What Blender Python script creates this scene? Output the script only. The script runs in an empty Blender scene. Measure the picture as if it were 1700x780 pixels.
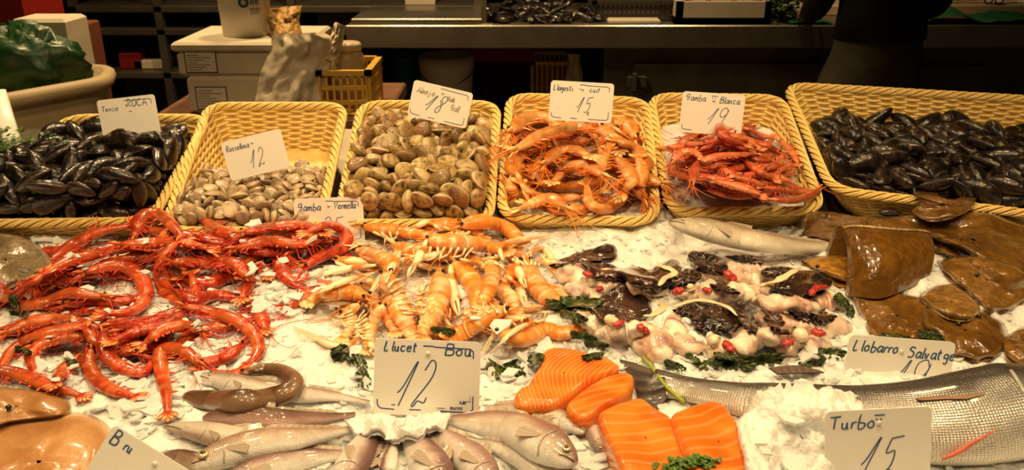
import bpy, math, random, zlib
import numpy as np
from mathutils import Vector, Matrix, Quaternion
R = math.radians
S = bpy.context.scene
COL = S.collection
# ---------------------------------------------------------------- camera
CAM = np.array([0.0, 0.0, 1.574]); PITCH = R(22.0); FPX = 1400.0; PCX, PCY = 850.0, 390.0
cam = bpy.data.cameras.new('camera'); camo = bpy.data.objects.new('camera', cam); COL.objects.link(camo)
camo.location = CAM; camo.rotation_euler = (math.pi/2 - PITCH, 0, 0)
cam.sensor_width = 36; cam.lens = 36*FPX/1700; cam.clip_start = .02; cam.clip_end = 60
S.camera = camo
cam.dof.use_dof = True; cam.dof.focus_distance = 1.45; cam.dof.aperture_fstop = 9.0
# ---------------------------------------------------------------- exposure, world, lamps
S.view_settings.view_transform = 'Standard'; S.view_settings.look = 'None'
S.view_settings.gamma = 1; S.view_settings.use_curve_mapping = False
S.view_settings.exposure = 1.22
wd = bpy.data.worlds.new('market_hall'); S.world = wd; wd.use_nodes = True
wd.node_tree.nodes['Background'].inputs[0].default_value = (1.0, .62, .28, 1)
wd.node_tree.nodes['Background'].inputs[1].default_value = .012
WARM = (1.0, .69, .33)
def lamp(x, y, z, power, size=.07, angle=115, aim=(0, 0, -1), color=WARM, blend=.7):
    l = bpy.data.lights.new('lamp_or_fill_light', 'SPOT'); l.energy = power; l.color = color
    l.shadow_soft_size = size; l.spot_size = R(angle); l.spot_blend = blend
    o = bpy.data.objects.new('lamp_or_fill_light', l); COL.objects.link(o); o.location = (x, y, z)
    o.rotation_euler = Vector(aim).to_track_quat('-Z', 'Y').to_euler()
    return o
for lx, ly, lp in [(-1.15, .95, 11), (-.4, .85, 17), (.4, .85, 19), (1.2, .95, 11), (-.8, 1.6, 7), (.1, 1.6, 11), (.95, 1.6, 8)]:
    lamp(lx, ly, 2.35, lp, aim=(0, .18 if ly < 1 else 0, -1), angle=104)
for lx in (-.8, .0, .8): lamp(lx, .15, 2.45, 8, aim=(0, .62, -1), angle=75)      # unseen fill spots added on the customers' side to brighten the tags
lamp(-1.3, 2.9, 2.9, 58, size=.1, angle=120)            # dim lamps over the work area behind the stall
lamp(-.6, 3.4, 2.9, 60, size=.1, angle=110)
lamp(.9, 3.7, 2.8, 34, size=.1, angle=100)
lamp(2.9, 5.6, 2.6, 70, size=.1, angle=90)

# ---------------------------------------------------------------- photo frame to place helpers
FW = np.array([0, math.cos(PITCH), -math.sin(PITCH)]); UPV = np.array([0, math.sin(PITCH), math.cos(PITCH)]); RT = np.array([1.0, 0, 0])
def ray(px, py):
    u = (px-PCX)/FPX; v = -(py-PCY)/FPX
    return FW + u*RT + v*UPV
def W(px, py, z):                       # point at height z
    d = ray(px, py); return CAM + d*((z-CAM[2])/d[2])
def D(px, py, y):                       # point at depth y
    d = ray(px, py); return CAM + d*((y-CAM[1])/d[1])
def PL(px, py, p0, n):                  # point on a plane
    d = ray(px, py); return CAM + d*(np.dot(p0-CAM, n)/np.dot(d, n))
Z0 = .90                                # level of the ice
# ---------------------------------------------------------------- mesh helpers
def link(name, me, mat=None, parent=None, smooth=True):
    o = bpy.data.objects.new(name, me); COL.objects.link(o)
    if mat is not None and not me.materials: me.materials.append(mat)
    if smooth: me.polygons.foreach_set('use_smooth', [True]*len(me.polygons))
    if parent: o.parent = parent
    return o
class MB:
    def __init__(s): s.v = []; s.f = []; s.c = []; s.n = 0
    def add(s, v, f, c=None):
        v = np.asarray(v, float).reshape(-1, 3); s.v.append(v)
        s.f += [tuple(i+s.n for i in q) for q in f]
        if c is None: c = (1, 1, 1)
        c = np.asarray(c, float)
        if c.ndim == 1: c = np.tile(c, (len(v), 1))
        s.c.append(c); s.n += len(v)
    def mesh(s, name):
        me = bpy.data.meshes.new(name); V = np.concatenate(s.v)
        me.from_pydata(V.tolist(), [], s.f)
        ca = me.color_attributes.new('tint', 'FLOAT_COLOR', 'POINT')
        C = np.concatenate(s.c); C = np.hstack([C, np.ones((len(C), 1))])
        ca.data.foreach_set('color', C.ravel()); me.update()
        return me
    def obj(s, name, mat=None, parent=None, smooth=True, origin=None):
        if origin is not None:
            s.v = [v-np.asarray(origin) for v in s.v]
        o = link(name, s.mesh(name), mat, parent, smooth)
        if origin is not None: o.location = origin
        return o
    def box(s, lo, hi, c=None):
        x0, y0, z0 = lo; x1, y1, z1 = hi
        v = [(x0,y0,z0),(x1,y0,z0),(x1,y1,z0),(x0,y1,z0),(x0,y0,z1),(x1,y0,z1),(x1,y1,z1),(x0,y1,z1)]
        s.add(v, [(0,3,2,1),(4,5,6,7),(0,1,5,4),(1,2,6,5),(2,3,7,6),(3,0,4,7)], c)
    def grid(s, P, c=None, closed_u=False):                     # P: n x m x 3
        P = np.asarray(P); n, m = P.shape[:2]; f = []
        mm = m if closed_u else m-1
        for i in range(n-1):
            for j in range(mm):
                k = (j+1) % m; f.append((i*m+j, i*m+k, (i+1)*m+k, (i+1)*m+j))
        if c is not None:
            c = np.asarray(c, float)
            if c.ndim == 3: c = c.reshape(-1, 3)
        s.add(P.reshape(-1, 3), f, c)
    def tube(s, pts, rad, seg=6, c=None, cap=True, up=None, wide=None):
        pts = np.asarray(pts, float); n = len(pts); rad = np.broadcast_to(np.asarray(rad, float), (n,)).copy()
        P = sweep(pts, rad if wide is None else np.broadcast_to(np.asarray(wide, float), (n,)), rad, seg, up)
        if c is not None:
            c = np.asarray(c, float)
            if c.ndim == 2: c = np.repeat(c[:, None, :], seg, 1)
        base = s.n; s.grid(P, c, True)
        if cap: s.f.append(tuple(base+i for i in range(seg))[::-1]); s.f.append(tuple(base+(n-1)*seg+i for i in range(seg)))
def frames(pts, up=None):
    pts = np.asarray(pts, float); t = np.gradient(pts, axis=0); t /= np.linalg.norm(t, axis=1)[:, None]+1e-12
    u = np.array([0, 0, 1.0]) if up is None else np.asarray(up, float)
    if u.ndim == 1: u = np.tile(u, (len(pts), 1))
    sd = np.cross(t, u); ln = np.linalg.norm(sd, axis=1)
    bad = ln < .08
    if bad.any(): sd[bad] = np.cross(t[bad], np.array([.3, .9, .2])); ln = np.linalg.norm(sd, axis=1)
    sd /= ln[:, None]; nn = np.cross(sd, t)
    return t, sd, nn
def sweep(pts, w, h, seg, up=None):     # rings n x seg x 3; w along side, h along up
    t, sd, nn = frames(pts, up); a = np.linspace(0, 2*math.pi, seg, endpoint=False)
    return pts[:, None, :] + np.asarray(w)[:, None, None]*np.cos(a)[None, :, None]*sd[:, None, :] + np.asarray(h)[:, None, None]*np.sin(a)[None, :, None]*nn[:, None, :]
def crom(P, n):                         # smooth curve through P, n points evenly spaced
    P = np.asarray(P, float)
    if len(P) == 2: Q = P
    else:
        E = np.vstack([2*P[0]-P[1], P, 2*P[-1]-P[-2]]); out = []
        for i in range(1, len(E)-2):
            for q in np.linspace(0, 1, 12, endpoint=False):
                a, b, c, d = E[i-1:i+3]
                out.append(.5*((2*b)+(-a+c)*q+(2*a-5*b+4*c-d)*q*q+(-a+3*b-3*c+d)*q**3))
        out.append(P[-1]); Q = np.array(out)
    L = np.r_[0, np.cumsum(np.linalg.norm(np.diff(Q, axis=0), axis=1))]
    s = np.linspace(0, L[-1], n)
    return np.stack([np.interp(s, L, Q[:, k]) for k in range(Q.shape[1])], 1)
def prof(t, pts):                       # interpolate (t, value) pairs smoothly
    x = [p[0] for p in pts]; y = [p[1] for p in pts]
    return np.interp(t, x, y)
def tag(o, label=None, cat=None, group=None, kind=None):
    if label: o['label'] = label
    if cat: o['category'] = cat
    if group: o['group'] = group
    if kind: o['kind'] = kind
    return o
def empty(name, loc=(0, 0, 0), rot=(0, 0, 0)):
    o = bpy.data.objects.new(name, None); COL.objects.link(o); o.location = loc; o.rotation_euler = rot
    o.empty_display_size = .02; return o
def settle(root):                       # put the empty at its thing's base, keep the parts where they are
    lo = np.array([1e9]*3); hi = -lo
    ch = [c for c in root.children]
    for c in ch:
        if c.type != 'MESH' or not c.data.vertices: continue
        v = np.empty(len(c.data.vertices)*3); c.data.vertices.foreach_get('co', v); v = v.reshape(-1, 3)
        lo = np.minimum(lo, v.min(0)); hi = np.maximum(hi, v.max(0))
    b = Vector(((lo[0]+hi[0])/2, (lo[1]+hi[1])/2, lo[2])); root.location = b
    for c in ch: c.location = -b
# ---------------------------------------------------------------- materials
MATS = {}
def mat(name, col=(.8, .8, .8), rough=.5, metal=0, tint=False, noise=0, nscale=30, ncol=None, bump=0, bscale=60, coat=0, sss=0, trans=0,
        rnd=0, spec=.5, sheen=0, extra=None, emit=0, ior=1.45, alpha=1):
    if name in MATS: return MATS[name]
    m = bpy.data.materials.new(name); m.use_nodes = True; nt = m.node_tree; b = nt.nodes['Principled BSDF']; N = nt.nodes.new; L = nt.links.new
    b.inputs['Roughness'].default_value = rough; b.inputs['Metallic'].default_value = metal
    b.inputs['Coat Weight'].default_value = coat; b.inputs['Coat Roughness'].default_value = .08
    b.inputs['Specular IOR Level'].default_value = spec; b.inputs['IOR'].default_value = ior
    b.inputs['Transmission Weight'].default_value = trans; b.inputs['Alpha'].default_value = alpha
    if sss:
        b.inputs['Subsurface Weight'].default_value = sss; b.inputs['Subsurface Scale'].default_value = .01
        b.inputs['Subsurface Radius'].default_value = (1, .5, .3)
    def rgb(c):
        n = N('ShaderNodeRGB'); n.outputs[0].default_value = (*c, 1); return n.outputs[0]
    cur = rgb(col)
    tc = N('ShaderNodeTexCoord')
    def mix(a, bb, fac, mode='MIX'):
        x = N('ShaderNodeMix'); x.data_type = 'RGBA'; x.blend_type = mode
        if isinstance(fac, float) or isinstance(fac, int): x.inputs[0].default_value = fac
        else: L(fac, x.inputs[0])
        L(a, x.inputs[6]); L(bb, x.inputs[7]); return x.outputs[2]
    def nz(scale, detail=3, lo=.4, hi=.6):
        n = N('ShaderNodeTexNoise'); n.inputs['Scale'].default_value = scale; n.inputs['Detail'].default_value = detail
        L(tc.outputs['Object'], n.inputs['Vector'])
        r = N('ShaderNodeMapRange'); L(n.outputs[0], r.inputs[0]); r.inputs[1].default_value = lo; r.inputs[2].default_value = hi
        return n.outputs[0], r.outputs[0]
    if tint:
        at = N('ShaderNodeAttribute'); at.attribute_name = 'tint'; cur = mix(cur, at.outputs['Color'], 1.0, 'MULTIPLY')
    if rnd:
        oi = N('ShaderNodeObjectInfo'); hs = N('ShaderNodeHueSaturation'); L(cur, hs.inputs['Color'])
        mr = N('ShaderNodeMapRange'); L(oi.outputs['Random'], mr.inputs[0]); mr.inputs[3].default_value = 1-rnd; mr.inputs[4].default_value = 1+rnd
        L(mr.outputs[0], hs.inputs['Value'])
        mh = N('ShaderNodeMath'); mh.operation = 'MULTIPLY'; L(oi.outputs['Random'], mh.inputs[0]); mh.inputs[1].default_value = 7.31
        fr = N('ShaderNodeMath'); fr.operation = 'FRACT'; L(mh.outputs[0], fr.inputs[0])
        m2 = N('ShaderNodeMapRange'); L(fr.outputs[0], m2.inputs[0]); m2.inputs[3].default_value = .5-rnd*.05; m2.inputs[4].default_value = .5+rnd*.05
        L(m2.outputs[0], hs.inputs['Hue']); cur = hs.outputs[0]
    if noise:
        _, f = nz(nscale); cc = rgb(ncol or tuple(x*.5 for x in col))
        mm = N('ShaderNodeMath'); mm.operation = 'MULTIPLY'; L(f, mm.inputs[0]); mm.inputs[1].default_value = noise
        cur = mix(cur, cc, mm.outputs[0])
    if extra: cur = extra(nt, b, cur, tc, mix, nz, rgb)
    if isinstance(cur, bpy.types.NodeSocket): L(cur, b.inputs['Base Color'])
    if bump:
        n, _ = nz(bscale, 4); bp = N('ShaderNodeBump'); bp.inputs['Strength'].default_value = bump; bp.inputs['Distance'].default_value = .004
        L(n, bp.inputs['Height']); L(bp.outputs[0], b.inputs['Normal'])
    if emit:
        b.inputs['Emission Strength'].default_value = emit; b.inputs['Emission Color'].default_value = (*col, 1)
    MATS[name] = m; return m
# ---------------------------------------------------------------- height field of everything lying on the stall
HX0, HX1, HY0, HY1, HS = -1.7, 1.7, .6, 2.3, .003
HNX, HNY = int((HX1-HX0)/HS)+1, int((HY1-HY0)/HS)+1
HM = np.full((HNX, HNY), Z0)
def hget(x, y):
    i = np.clip(((np.asarray(x)-HX0)/HS).round().astype(int), 0, HNX-1); j = np.clip(((np.asarray(y)-HY0)/HS).round().astype(int), 0, HNY-1)
    return HM[i, j]
def stamp(pts, rad, hr=None):           # add a laid tube to the height field
    pts = np.asarray(pts); rad = np.broadcast_to(np.asarray(rad, float), (len(pts),))
    hr = rad if hr is None else np.broadcast_to(np.asarray(hr, float), (len(pts),))
    L = np.linalg.norm(np.diff(pts, axis=0), axis=1).sum() if len(pts) > 1 else 0
    n = max(2, int(L/.004)); q = np.linspace(0, len(pts)-1, n); k = np.arange(len(pts))
    for a in range(n):
        p = [np.interp(q[a], k, pts[:, c]) for c in range(3)]; r = float(np.interp(q[a], k, rad)); h = float(np.interp(q[a], k, hr))
        if r <= 0: continue
        i0, i1 = int((p[0]-r-HX0)/HS), int((p[0]+r-HX0)/HS)+2; j0, j1 = int((p[1]-r-HY0)/HS), int((p[1]+r-HY0)/HS)+2
        if i0 < 0 or j0 < 0 or i1 > HNX or j1 > HNY: continue
        gx = HX0+HS*np.arange(i0, i1)[:, None]-p[0]; gy = HY0+HS*np.arange(j0, j1)[None, :]-p[1]
        d2 = (gx*gx+gy*gy)/(r*r); top = np.where(d2 < 1, p[2]+h*np.sqrt(np.clip(1-d2, 0, 1)), -9)
        HM[i0:i1, j0:j1] = np.maximum(HM[i0:i1, j0:j1], top)
def land(px, py, r, sink=.85, dz=0.0):           # first height, coming down the sight line, at which a ball of radius r rests
    d = ray(px, py); zs = np.arange(Z0+.26, Z0-.06, -.002)
    t = (zs-CAM[2])/d[2]; X = CAM[0]+d[0]*t; Y = CAM[1]+d[1]*t
    H = hget(X, Y)
    for ox, oy in ((.6, 0), (-.6, 0), (0, .6), (0, -.6)): H = np.maximum(H, hget(X+ox*r, Y+oy*r)-.35*r)
    k = np.nonzero(zs <= H+r*sink+dz)[0]
    k = k[0] if len(k) else len(zs)-1
    return np.array([X[k], Y[k], zs[k]])
def drape(pp, rad, n=24, soft=3, sink=.85, dz=0.0):       # lay a line drawn through photo points onto the pile
    pp = crom(pp, n); rad = np.broadcast_to(np.asarray(rad, float), (n,))
    z = np.array([land(pp[i, 0], pp[i, 1], rad[i], sink, dz)[2] for i in range(n)])
    e = np.array([z[max(0, i-soft):i+soft+1].max() for i in range(n)])
    k = np.ones(2*soft+1)/(2*soft+1); e = np.convolve(np.pad(e, soft, mode='edge'), k, 'valid')
    k = np.ones(soft+1)/(soft+1)
    return np.array([W(pp[i, 0], pp[i, 1], e[i]) for i in range(n)])
def rng(*a): return random.Random(zlib.crc32(repr(a).encode()))
def srgb(*c): return tuple((x/255/12.92 if x/255 <= .04045 else ((x/255+.055)/1.055)**2.4) for x in c)
# ================================================================ THE SETTING
def blotch(scale, c2, amt, lo=.45, hi=.6):
    def f(nt, b, cur, tc, mix, nz, rgb):
        _, m = nz(scale, 5, lo, hi)
        mm = nt.nodes.new('ShaderNodeMath'); mm.operation = 'MULTIPLY'; nt.links.new(m, mm.inputs[0]); mm.inputs[1].default_value = amt
        return mix(cur, rgb(c2), mm.outputs[0])
    return f
m_floor = mat('wet_concrete', (.10, .085, .07), .45, noise=.6, nscale=4, ncol=(.05, .04, .03))
m_wall = mat('dark_painted_wall', (.07, .055, .04), .7, noise=.4, nscale=2)
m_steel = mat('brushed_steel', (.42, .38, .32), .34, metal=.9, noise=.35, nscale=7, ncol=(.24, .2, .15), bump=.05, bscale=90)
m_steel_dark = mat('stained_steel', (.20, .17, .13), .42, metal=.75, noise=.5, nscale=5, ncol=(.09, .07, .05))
def struct(name, mb, m, smooth=False):
    o = mb.obj(name, m, smooth=smooth); o['kind'] = 'structure'; return o
b = MB(); b.box((-5, -1.5, -.1), (6, 9, 0)); struct('floor', b, m_floor)
b = MB(); b.box((-5, 6.9, 0), (6, 7.0, 3.6)); struct('wall_back', b, m_wall)
b = MB(); b.box((-5.1, -1.5, 0), (-5, 7, 3.6)); struct('wall_left', b, m_wall)
b = MB(); b.box((6, -1.5, 0), (6.1, 7, 3.6)); struct('wall_right', b, m_wall)
b = MB(); b.box((-5.1, -1.5, 3.6), (6.1, 7, 3.7)); struct('ceiling', b, m_wall)
# display stall: front tray and a stepped, tilted shelf for the baskets
TILT = R(18); RP0 = np.array([0, 1.676, .945]); RN = np.array([0, -math.sin(TILT), math.cos(TILT)]); RS = np.array([0, math.cos(TILT), math.sin(TILT)])
SD = .098                                # depth of a basket below its rim
b = MB(); b.box((-1.75, .62, .70), (1.85, 1.80, .76))
b.box((-1.75, .60, .70), (1.85, .62, .90)); b.box((-1.77, .60, .70), (-1.75, 2.25, .9)); b.box((1.85, .60, .70), (1.87, 2.25, .9))
b.box((-1.75, .66, 0), (1.85, 1.9, .70))
def RPt(x, s, d=0): return RP0 + np.array([x, 0, 0]) + RS*s + RN*d
P = np.array([[RPt(x, s, -SD-.012+o) for x in (-1.75, 1.85)] for s, o in ((-.12, 0), (.50, 0))])
Q = P - np.array([0, 0, .03])
b.grid(P); b.grid(Q[::-1]); b.grid(np.array([P[1], Q[1]])); b.grid(np.array([Q[0], P[0]]))
stall = b.obj('display_stall', m_steel_dark, smooth=False); tag(stall, 'steel display stall holding the ice bed with a tilted shelf under the baskets', 'market stall')

# ice bed: crushed ice heaped over the tray
rs = np.random.RandomState(7)
def vnoise(x, y, f, seed):
    r = np.random.RandomState(seed); G = r.rand(256, 256)
    xf, yf = x*f, y*f; i = np.floor(xf).astype(int); j = np.floor(yf).astype(int); u = xf-i; v = yf-j; u = u*u*(3-2*u); v = v*v*(3-2*v)
    g = lambda a, c: G[a % 256, c % 256]
    return (g(i, j)*(1-u)+g(i+1, j)*u)*(1-v)+(g(i, j+1)*(1-u)+g(i+1, j+1)*u)*v
MOUNDS = [(430, 480, .16, .020), (560, 590, .14, .018), (1000, 385, .16, .030), (1060, 365, .12, .02), (760, 470, .18, .03), (300, 430, .2, .025), (1200, 480, .18, .022),
          (1550, 430, .25, .03), (1290, 650, .13, .03), (720, 700, .09, .012), (920, 370, .1, .02), (420, 730, .16, .0), (1270, 740, .10, .035), (600, 640, .10, .012)]
def ice_h(x, y):
    h = Z0 - .010 + .020*(vnoise(x, y, 9, 1)-.5) + .014*(vnoise(x, y, 24, 2)-.5) + .009*(vnoise(x, y, 60, 3)-.5)
    for px, py, r, a in MOUNDS:
        c = W(px, py, Z0); h = h + a*np.exp(-((x-c[0])**2+(y-c[1])**2)/(r*r*.6))
    h = h + np.clip((y-1.60)/.08, 0, 1)*.004
    return h - np.clip((y-1.80)/.1, 0, 1)*.2
nx, ny = 620, 240
gx = np.linspace(-1.72, 1.82, nx); gy = np.linspace(.64, 1.84, ny); GX, GY = np.meshgrid(gx, gy, indexing='ij')
GZ = ice_h(GX, GY) + .0035*(vnoise(GX, GY, 140, 4)-.5)
ice = MB(); ice.grid(np.stack([GX, GY, GZ], 2)[:, ::-1])
hx = HX0+HS*np.arange(HNX); hy = HY0+HS*np.arange(HNY); A, B = np.meshgrid(hx, hy, indexing='ij'); HM = ice_h(A, B)
def ice_extra(nt, b, cur, tc, mix, nz, rgb):
    _, m = nz(38, 4, .35, .7); return mix(cur, rgb((.80, .82, .84)), m)
m_ice = mat('crushed_ice', (.93, .94, .95), .22, sss=.25, extra=ice_extra, bump=.9, bscale=170, spec=.6)
m_flake = mat('ice_flake', (.98, .99, 1.0), .16, trans=.3, sss=.2, bump=.5, bscale=90, spec=.6, ior=1.22)
ICEOBJ = ice.obj('crushed_ice', m_ice); tag(ICEOBJ, 'bed of crushed white ice spread over the whole stall', 'ice', kind='stuff')
FL = MB()
def flake(p, s, rr, mb=None):
    k = rr.randint(4, 6); a0 = rr.random()*6.28
    ring = [(math.cos(a0+2*math.pi*i/k+rr.uniform(-.35, .35))*s*rr.uniform(.6, 1.1), math.sin(a0+2*math.pi*i/k+rr.uniform(-.3, .3))*s*rr.uniform(.5, 1)) for i in range(k)]
    th = s*rr.uniform(.14, .34)
    q = Quaternion((rr.gauss(0, 1), rr.gauss(0, 1), 0) if rr.random() < .85 else (1, .3, 0), rr.uniform(0, .75)).to_matrix()
    v = [q @ Vector((x, y, z)) for z, sc in ((-th/2, .92), (th/2, 1)) for x, y in [(x*sc, y*sc) for x, y in ring]]
    v = [(a.x+p[0], a.y+p[1], a.z+p[2]) for a in v]
    f = [tuple(range(k))[::-1], tuple(range(k, 2*k))]+[(i, (i+1) % k, k+(i+1) % k, k+i) for i in range(k)]
    (mb or FL).add(v, f)
def flakes_px(n, x0, x1, y0, y1, s0, s1, seed, force=False):
    rr = rng('fl', seed)
    for _ in range(n):
        px, py = rr.uniform(x0, x1), rr.uniform(y0, y1); p = W(px, py, Z0)
        z = float(hget(p[0], p[1])); p = W(px, py, z); s = rr.uniform(s0, s1)
        if max(float(hget(p[0]+a_, p[1]+b_)-ice_h(p[0]+a_, p[1]+b_)) for a_, b_ in ((0, 0), (.012, 0), (-.012, 0), (0, .012), (0, -.012))) > .008 and not force and rr.random() < .9: continue
        flake((p[0], p[1], float(hget(p[0], p[1]))+s*.15), s, rr)
rr = rng('scatter')
for _ in range(5200):
    x, y = rr.uniform(-1.5, 1.6), rr.uniform(.78, 1.72)
    flake((x, y, float(hget(x, y))+.001), rr.uniform(.004, .011)*(1.2 if rr.random() < .2 else 1), rr)
for q in [(90, 390, 520, 430, 520, .012, .022), (110, 40, 440, 400, 640, .012, .024), (60, 160, 420, 600, 740, .010, .022), (60, 540, 640, 380, 520, .01, .02),
          (70, 800, 1010, 590, 780, .010, .022), (120, 1080, 1440, 530, 640, .008, .018), (50, 860, 960, 560, 640, .01, .018), (50, 1020, 1100, 560, 620, .008, .014), (90, 560, 900, 560, 700, .008, .018)]:
    flakes_px(*q, q)
# ================================================================ WICKER BASKETS
def wick_extra(nt, b, cur, tc, mix, nz, rgb):
    _, m = nz(55, 3, .35, .65); mm = nt.nodes.new('ShaderNodeMath'); mm.operation = 'MULTIPLY'; nt.links.new(m, mm.inputs[0]); mm.inputs[1].default_value = .5
    return mix(cur, rgb((.70, .45, .13)), mm.outputs[0])
m_wick = mat('yellow_wicker', (.90, .68, .25), .42, tint=True, extra=wick_extra, bump=.25, bscale=200)
def rquad(C, rc, n, scale=1.0):
    C = np.array(C, float); c0 = C.mean(0); C = c0+(C-c0)*scale; pts = []
    for i in range(4):
        p, a, b = C[i], C[i-1], C[(i+1) % 4]
        A = p+(a-p)/np.linalg.norm(a-p)*rc; B = p+(b-p)/np.linalg.norm(b-p)*rc
        for t in np.linspace(0, 1, 14): pts.append(A*(1-t)**2+2*p*t*(1-t)+B*t*t)
    pts = np.array(pts+[pts[0]]); L = np.r_[0, np.cumsum(np.linalg.norm(np.diff(pts, axis=0), axis=1))]
    s = np.linspace(0, L[-1], n, endpoint=False)
    return np.stack([np.interp(s, L, pts[:, k]) for k in range(2)], 1), L[-1]
def rim_xy(px, py):
    p = PL(px, py, RP0, RN); q = p-RP0; return (q[0], float(np.dot(q, RS)))
BASKETS = [  # photo corners of the rim: back-left, back-right, front-right, front-left
    ('b1', [(112, 196), (346, 196), (250, 368), (-70, 372)], 'yellow wicker basket heaped with black mussels, leftmost of the row', .055),
    ('b2', [(346, 176), (573, 176), (528, 384), (272, 384)], 'yellow wicker basket of small grey clams, its woven back showing', .055),
    ('b3', [(600, 173), (826, 173), (812, 371), (560, 371)], 'yellow wicker basket brimming with large brown striped clams', .06),
    ('b4', [(846, 160), (1074, 168), (1090, 368), (832, 362)], 'yellow wicker basket of cooked orange prawns', .06),
    ('b5', [(1080, 160), (1298, 163), (1366, 350), (1112, 352)], 'yellow wicker basket of small raw pink shrimp on ice', .06),
    ('b6', [(1304, 142), (1800, 170), (1960, 385), (1380, 316)], 'wide yellow wicker basket of black mussels at the right end', .06)]
BQ = {}
def lin(C, q):                                   # bilinear point in the rim quad: q=(0..1 left-right, 0..1 back-front)
    C = np.array(C); u, v = q
    return (C[0]*(1-u)+C[1]*u)*(1-v)+(C[3]*(1-u)+C[2]*u)*v
def P3(loop, d):                                 # rim-plane coords to world, d up the plane's normal
    loop = np.asarray(loop); d = np.broadcast_to(d, (len(loop),))
    return RP0[None]+loop[:, :1]*np.array([1.0, 0, 0])+loop[:, 1:2]*RS[None]+d[:, None]*RN[None]
def taper(d): return 1-.20*(d/SD)
for key, pc, lab, rc in BASKETS:
    C = [rim_xy(*p) for p in pc]; BQ[key] = (C, rc)
    root = empty('wicker_basket'); tag(root, lab, 'basket', 'wicker baskets')
    per = rquad(C, rc, 200)[1]; ns = int(round(per/.068))*2; m = ns*8
    wall = MB(); nl = 16; k = np.arange(m)
    for j in range(nl):
        d = .004+(SD-.004)*j/(nl-1)
        lp, _ = rquad(C, rc, m, taper(d)); nx_ = np.roll(lp, -1, 0)-np.roll(lp, 1, 0); nrm = np.stack([nx_[:, 1], -nx_[:, 0]], 1); nrm /= np.linalg.norm(nrm, axis=1)[:, None]
        ph = np.sin(2*np.pi*k/16+(math.pi if j % 2 else 0)); ph = np.sign(ph)*np.abs(ph)**.7
        lp = lp+nrm*(ph*.0036)[:, None]
        pts = P3(lp, -d); r = np.full(m, .0036)
        P = sweep(pts, r, r, 6, np.tile(RN, (m, 1)))
        wall.grid(np.concatenate([P, P[:1]]), None, True)
    for d0, d1 in ((.002, SD),):
        wall.grid(np.array([P3(np.concatenate([q_, q_[:1]]), -dd) for dd in (d0, d1) for q_ in (rquad(C, rc, 120, taper(dd)*1.002)[0],)])[::-1], (.55, .5, .45))
    wall.obj('woven_wall', m_wick, root)
    st = MB()
    for i in range(ns):
        top = rquad(C, rc, ns, 1)[0][i]; bot = rquad(C, rc, ns, taper(SD))[0][i]
        st.tube(np.array([P3([top], -.002)[0], P3([bot], -SD)[0]]), .0022, 6)
    st.obj('upright_stakes', m_wick, root)
    fl = MB(); lp, _ = rquad(C, rc, 80, taper(SD)); c0 = lp.mean(0)
    rings = [P3(c0+(lp-c0)*s, -SD+.0015*math.sin(i*2.2)) for i, s in enumerate(np.linspace(.02, 1, 26))]
    fl.grid(np.array(rings), None, True); fl.obj('woven_base', m_wick, root)
    rim = MB(); m2 = ns*12; lp, _ = rquad(C, rc, m2, 1.0); nx_ = np.roll(lp, -1, 0)-np.roll(lp, 1, 0); nrm = np.stack([nx_[:, 1], -nx_[:, 0]], 1); nrm /= np.linalg.norm(nrm, axis=1)[:, None]
    K = 4; turns = round(per/.105); kk = np.arange(m2)/m2*2*np.pi*turns
    for q in range(K):
        a = kk+2*np.pi*q/K; base = P3(lp, 0.0); N3 = nrm[:, :1]*np.array([1.0, 0, 0])+nrm[:, 1:2]*RS[None]
        pts = base+N3*(.0086*np.cos(a))[:, None]+RN[None]*(.0078*np.sin(a))[:, None]
        for off in (-.0022, .0022):
            o = N3*(off*-np.sin(a))[:, None]+RN[None]*(off*np.cos(a))[:, None]
            P = sweep(pts+o, np.full(m2, .0025), np.full(m2, .0025), 6, np.tile(RN, (m2, 1)))
            rim.grid(np.concatenate([P, P[:1]]), None, True)
    cp = P3(lp, 0.0); cp = sweep(cp, np.full(m2, .0068), np.full(m2, .0062), 8, np.tile(RN, (m2, 1))); rim.grid(np.concatenate([cp, cp[:1]]), (.5, .42, .32), True)  # core tinted darker, painting in the shade of the gaps between strands
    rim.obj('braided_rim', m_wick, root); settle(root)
    lp, _ = rquad(C, rc, 160, 1.0); stamp(np.concatenate([P3(lp, 0), P3(lp[:1], 0)]), .012)
# height field inside the baskets
PXG = np.stack([A, B], 2)
sg = (B-RP0[1])/RS[1]; RIMZ = RP0[2]+sg*RS[2]
def inside(C, sc=.93):
    C = np.array(C); c0 = C.mean(0); C = c0+(C-c0)*sc; m = np.ones_like(A, bool)
    for i in range(4):
        p, q = C[i], C[(i+1) % 4]; cr = (q[0]-p[0])*(sg-p[1])-(q[1]-p[1])*(A-p[0]); m &= cr <= 0
    return m
MASK = {k: inside(v[0]) for k, v in BQ.items()}
FILL = {'b1': -.005, 'b2': -.045, 'b3': 0.0, 'b4': -.062, 'b5': -.052, 'b6': -.03}
for k, m in MASK.items():
    g = RIMZ+FILL[k]*math.cos(TILT)
    if k in ('b4', 'b5'): g = g+.010*(vnoise(A, B, 40, 9)-.5)+.004*(vnoise(A, B, 110, 8)-.5)
    if k == 'b5': g = g-.02*np.clip((sg-.12)/.25, 0, 1)+.014
    if k == 'b4': g = g-.01*np.clip((sg-.12)/.25, 0, 1)
    HM[m] = g[m]
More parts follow.
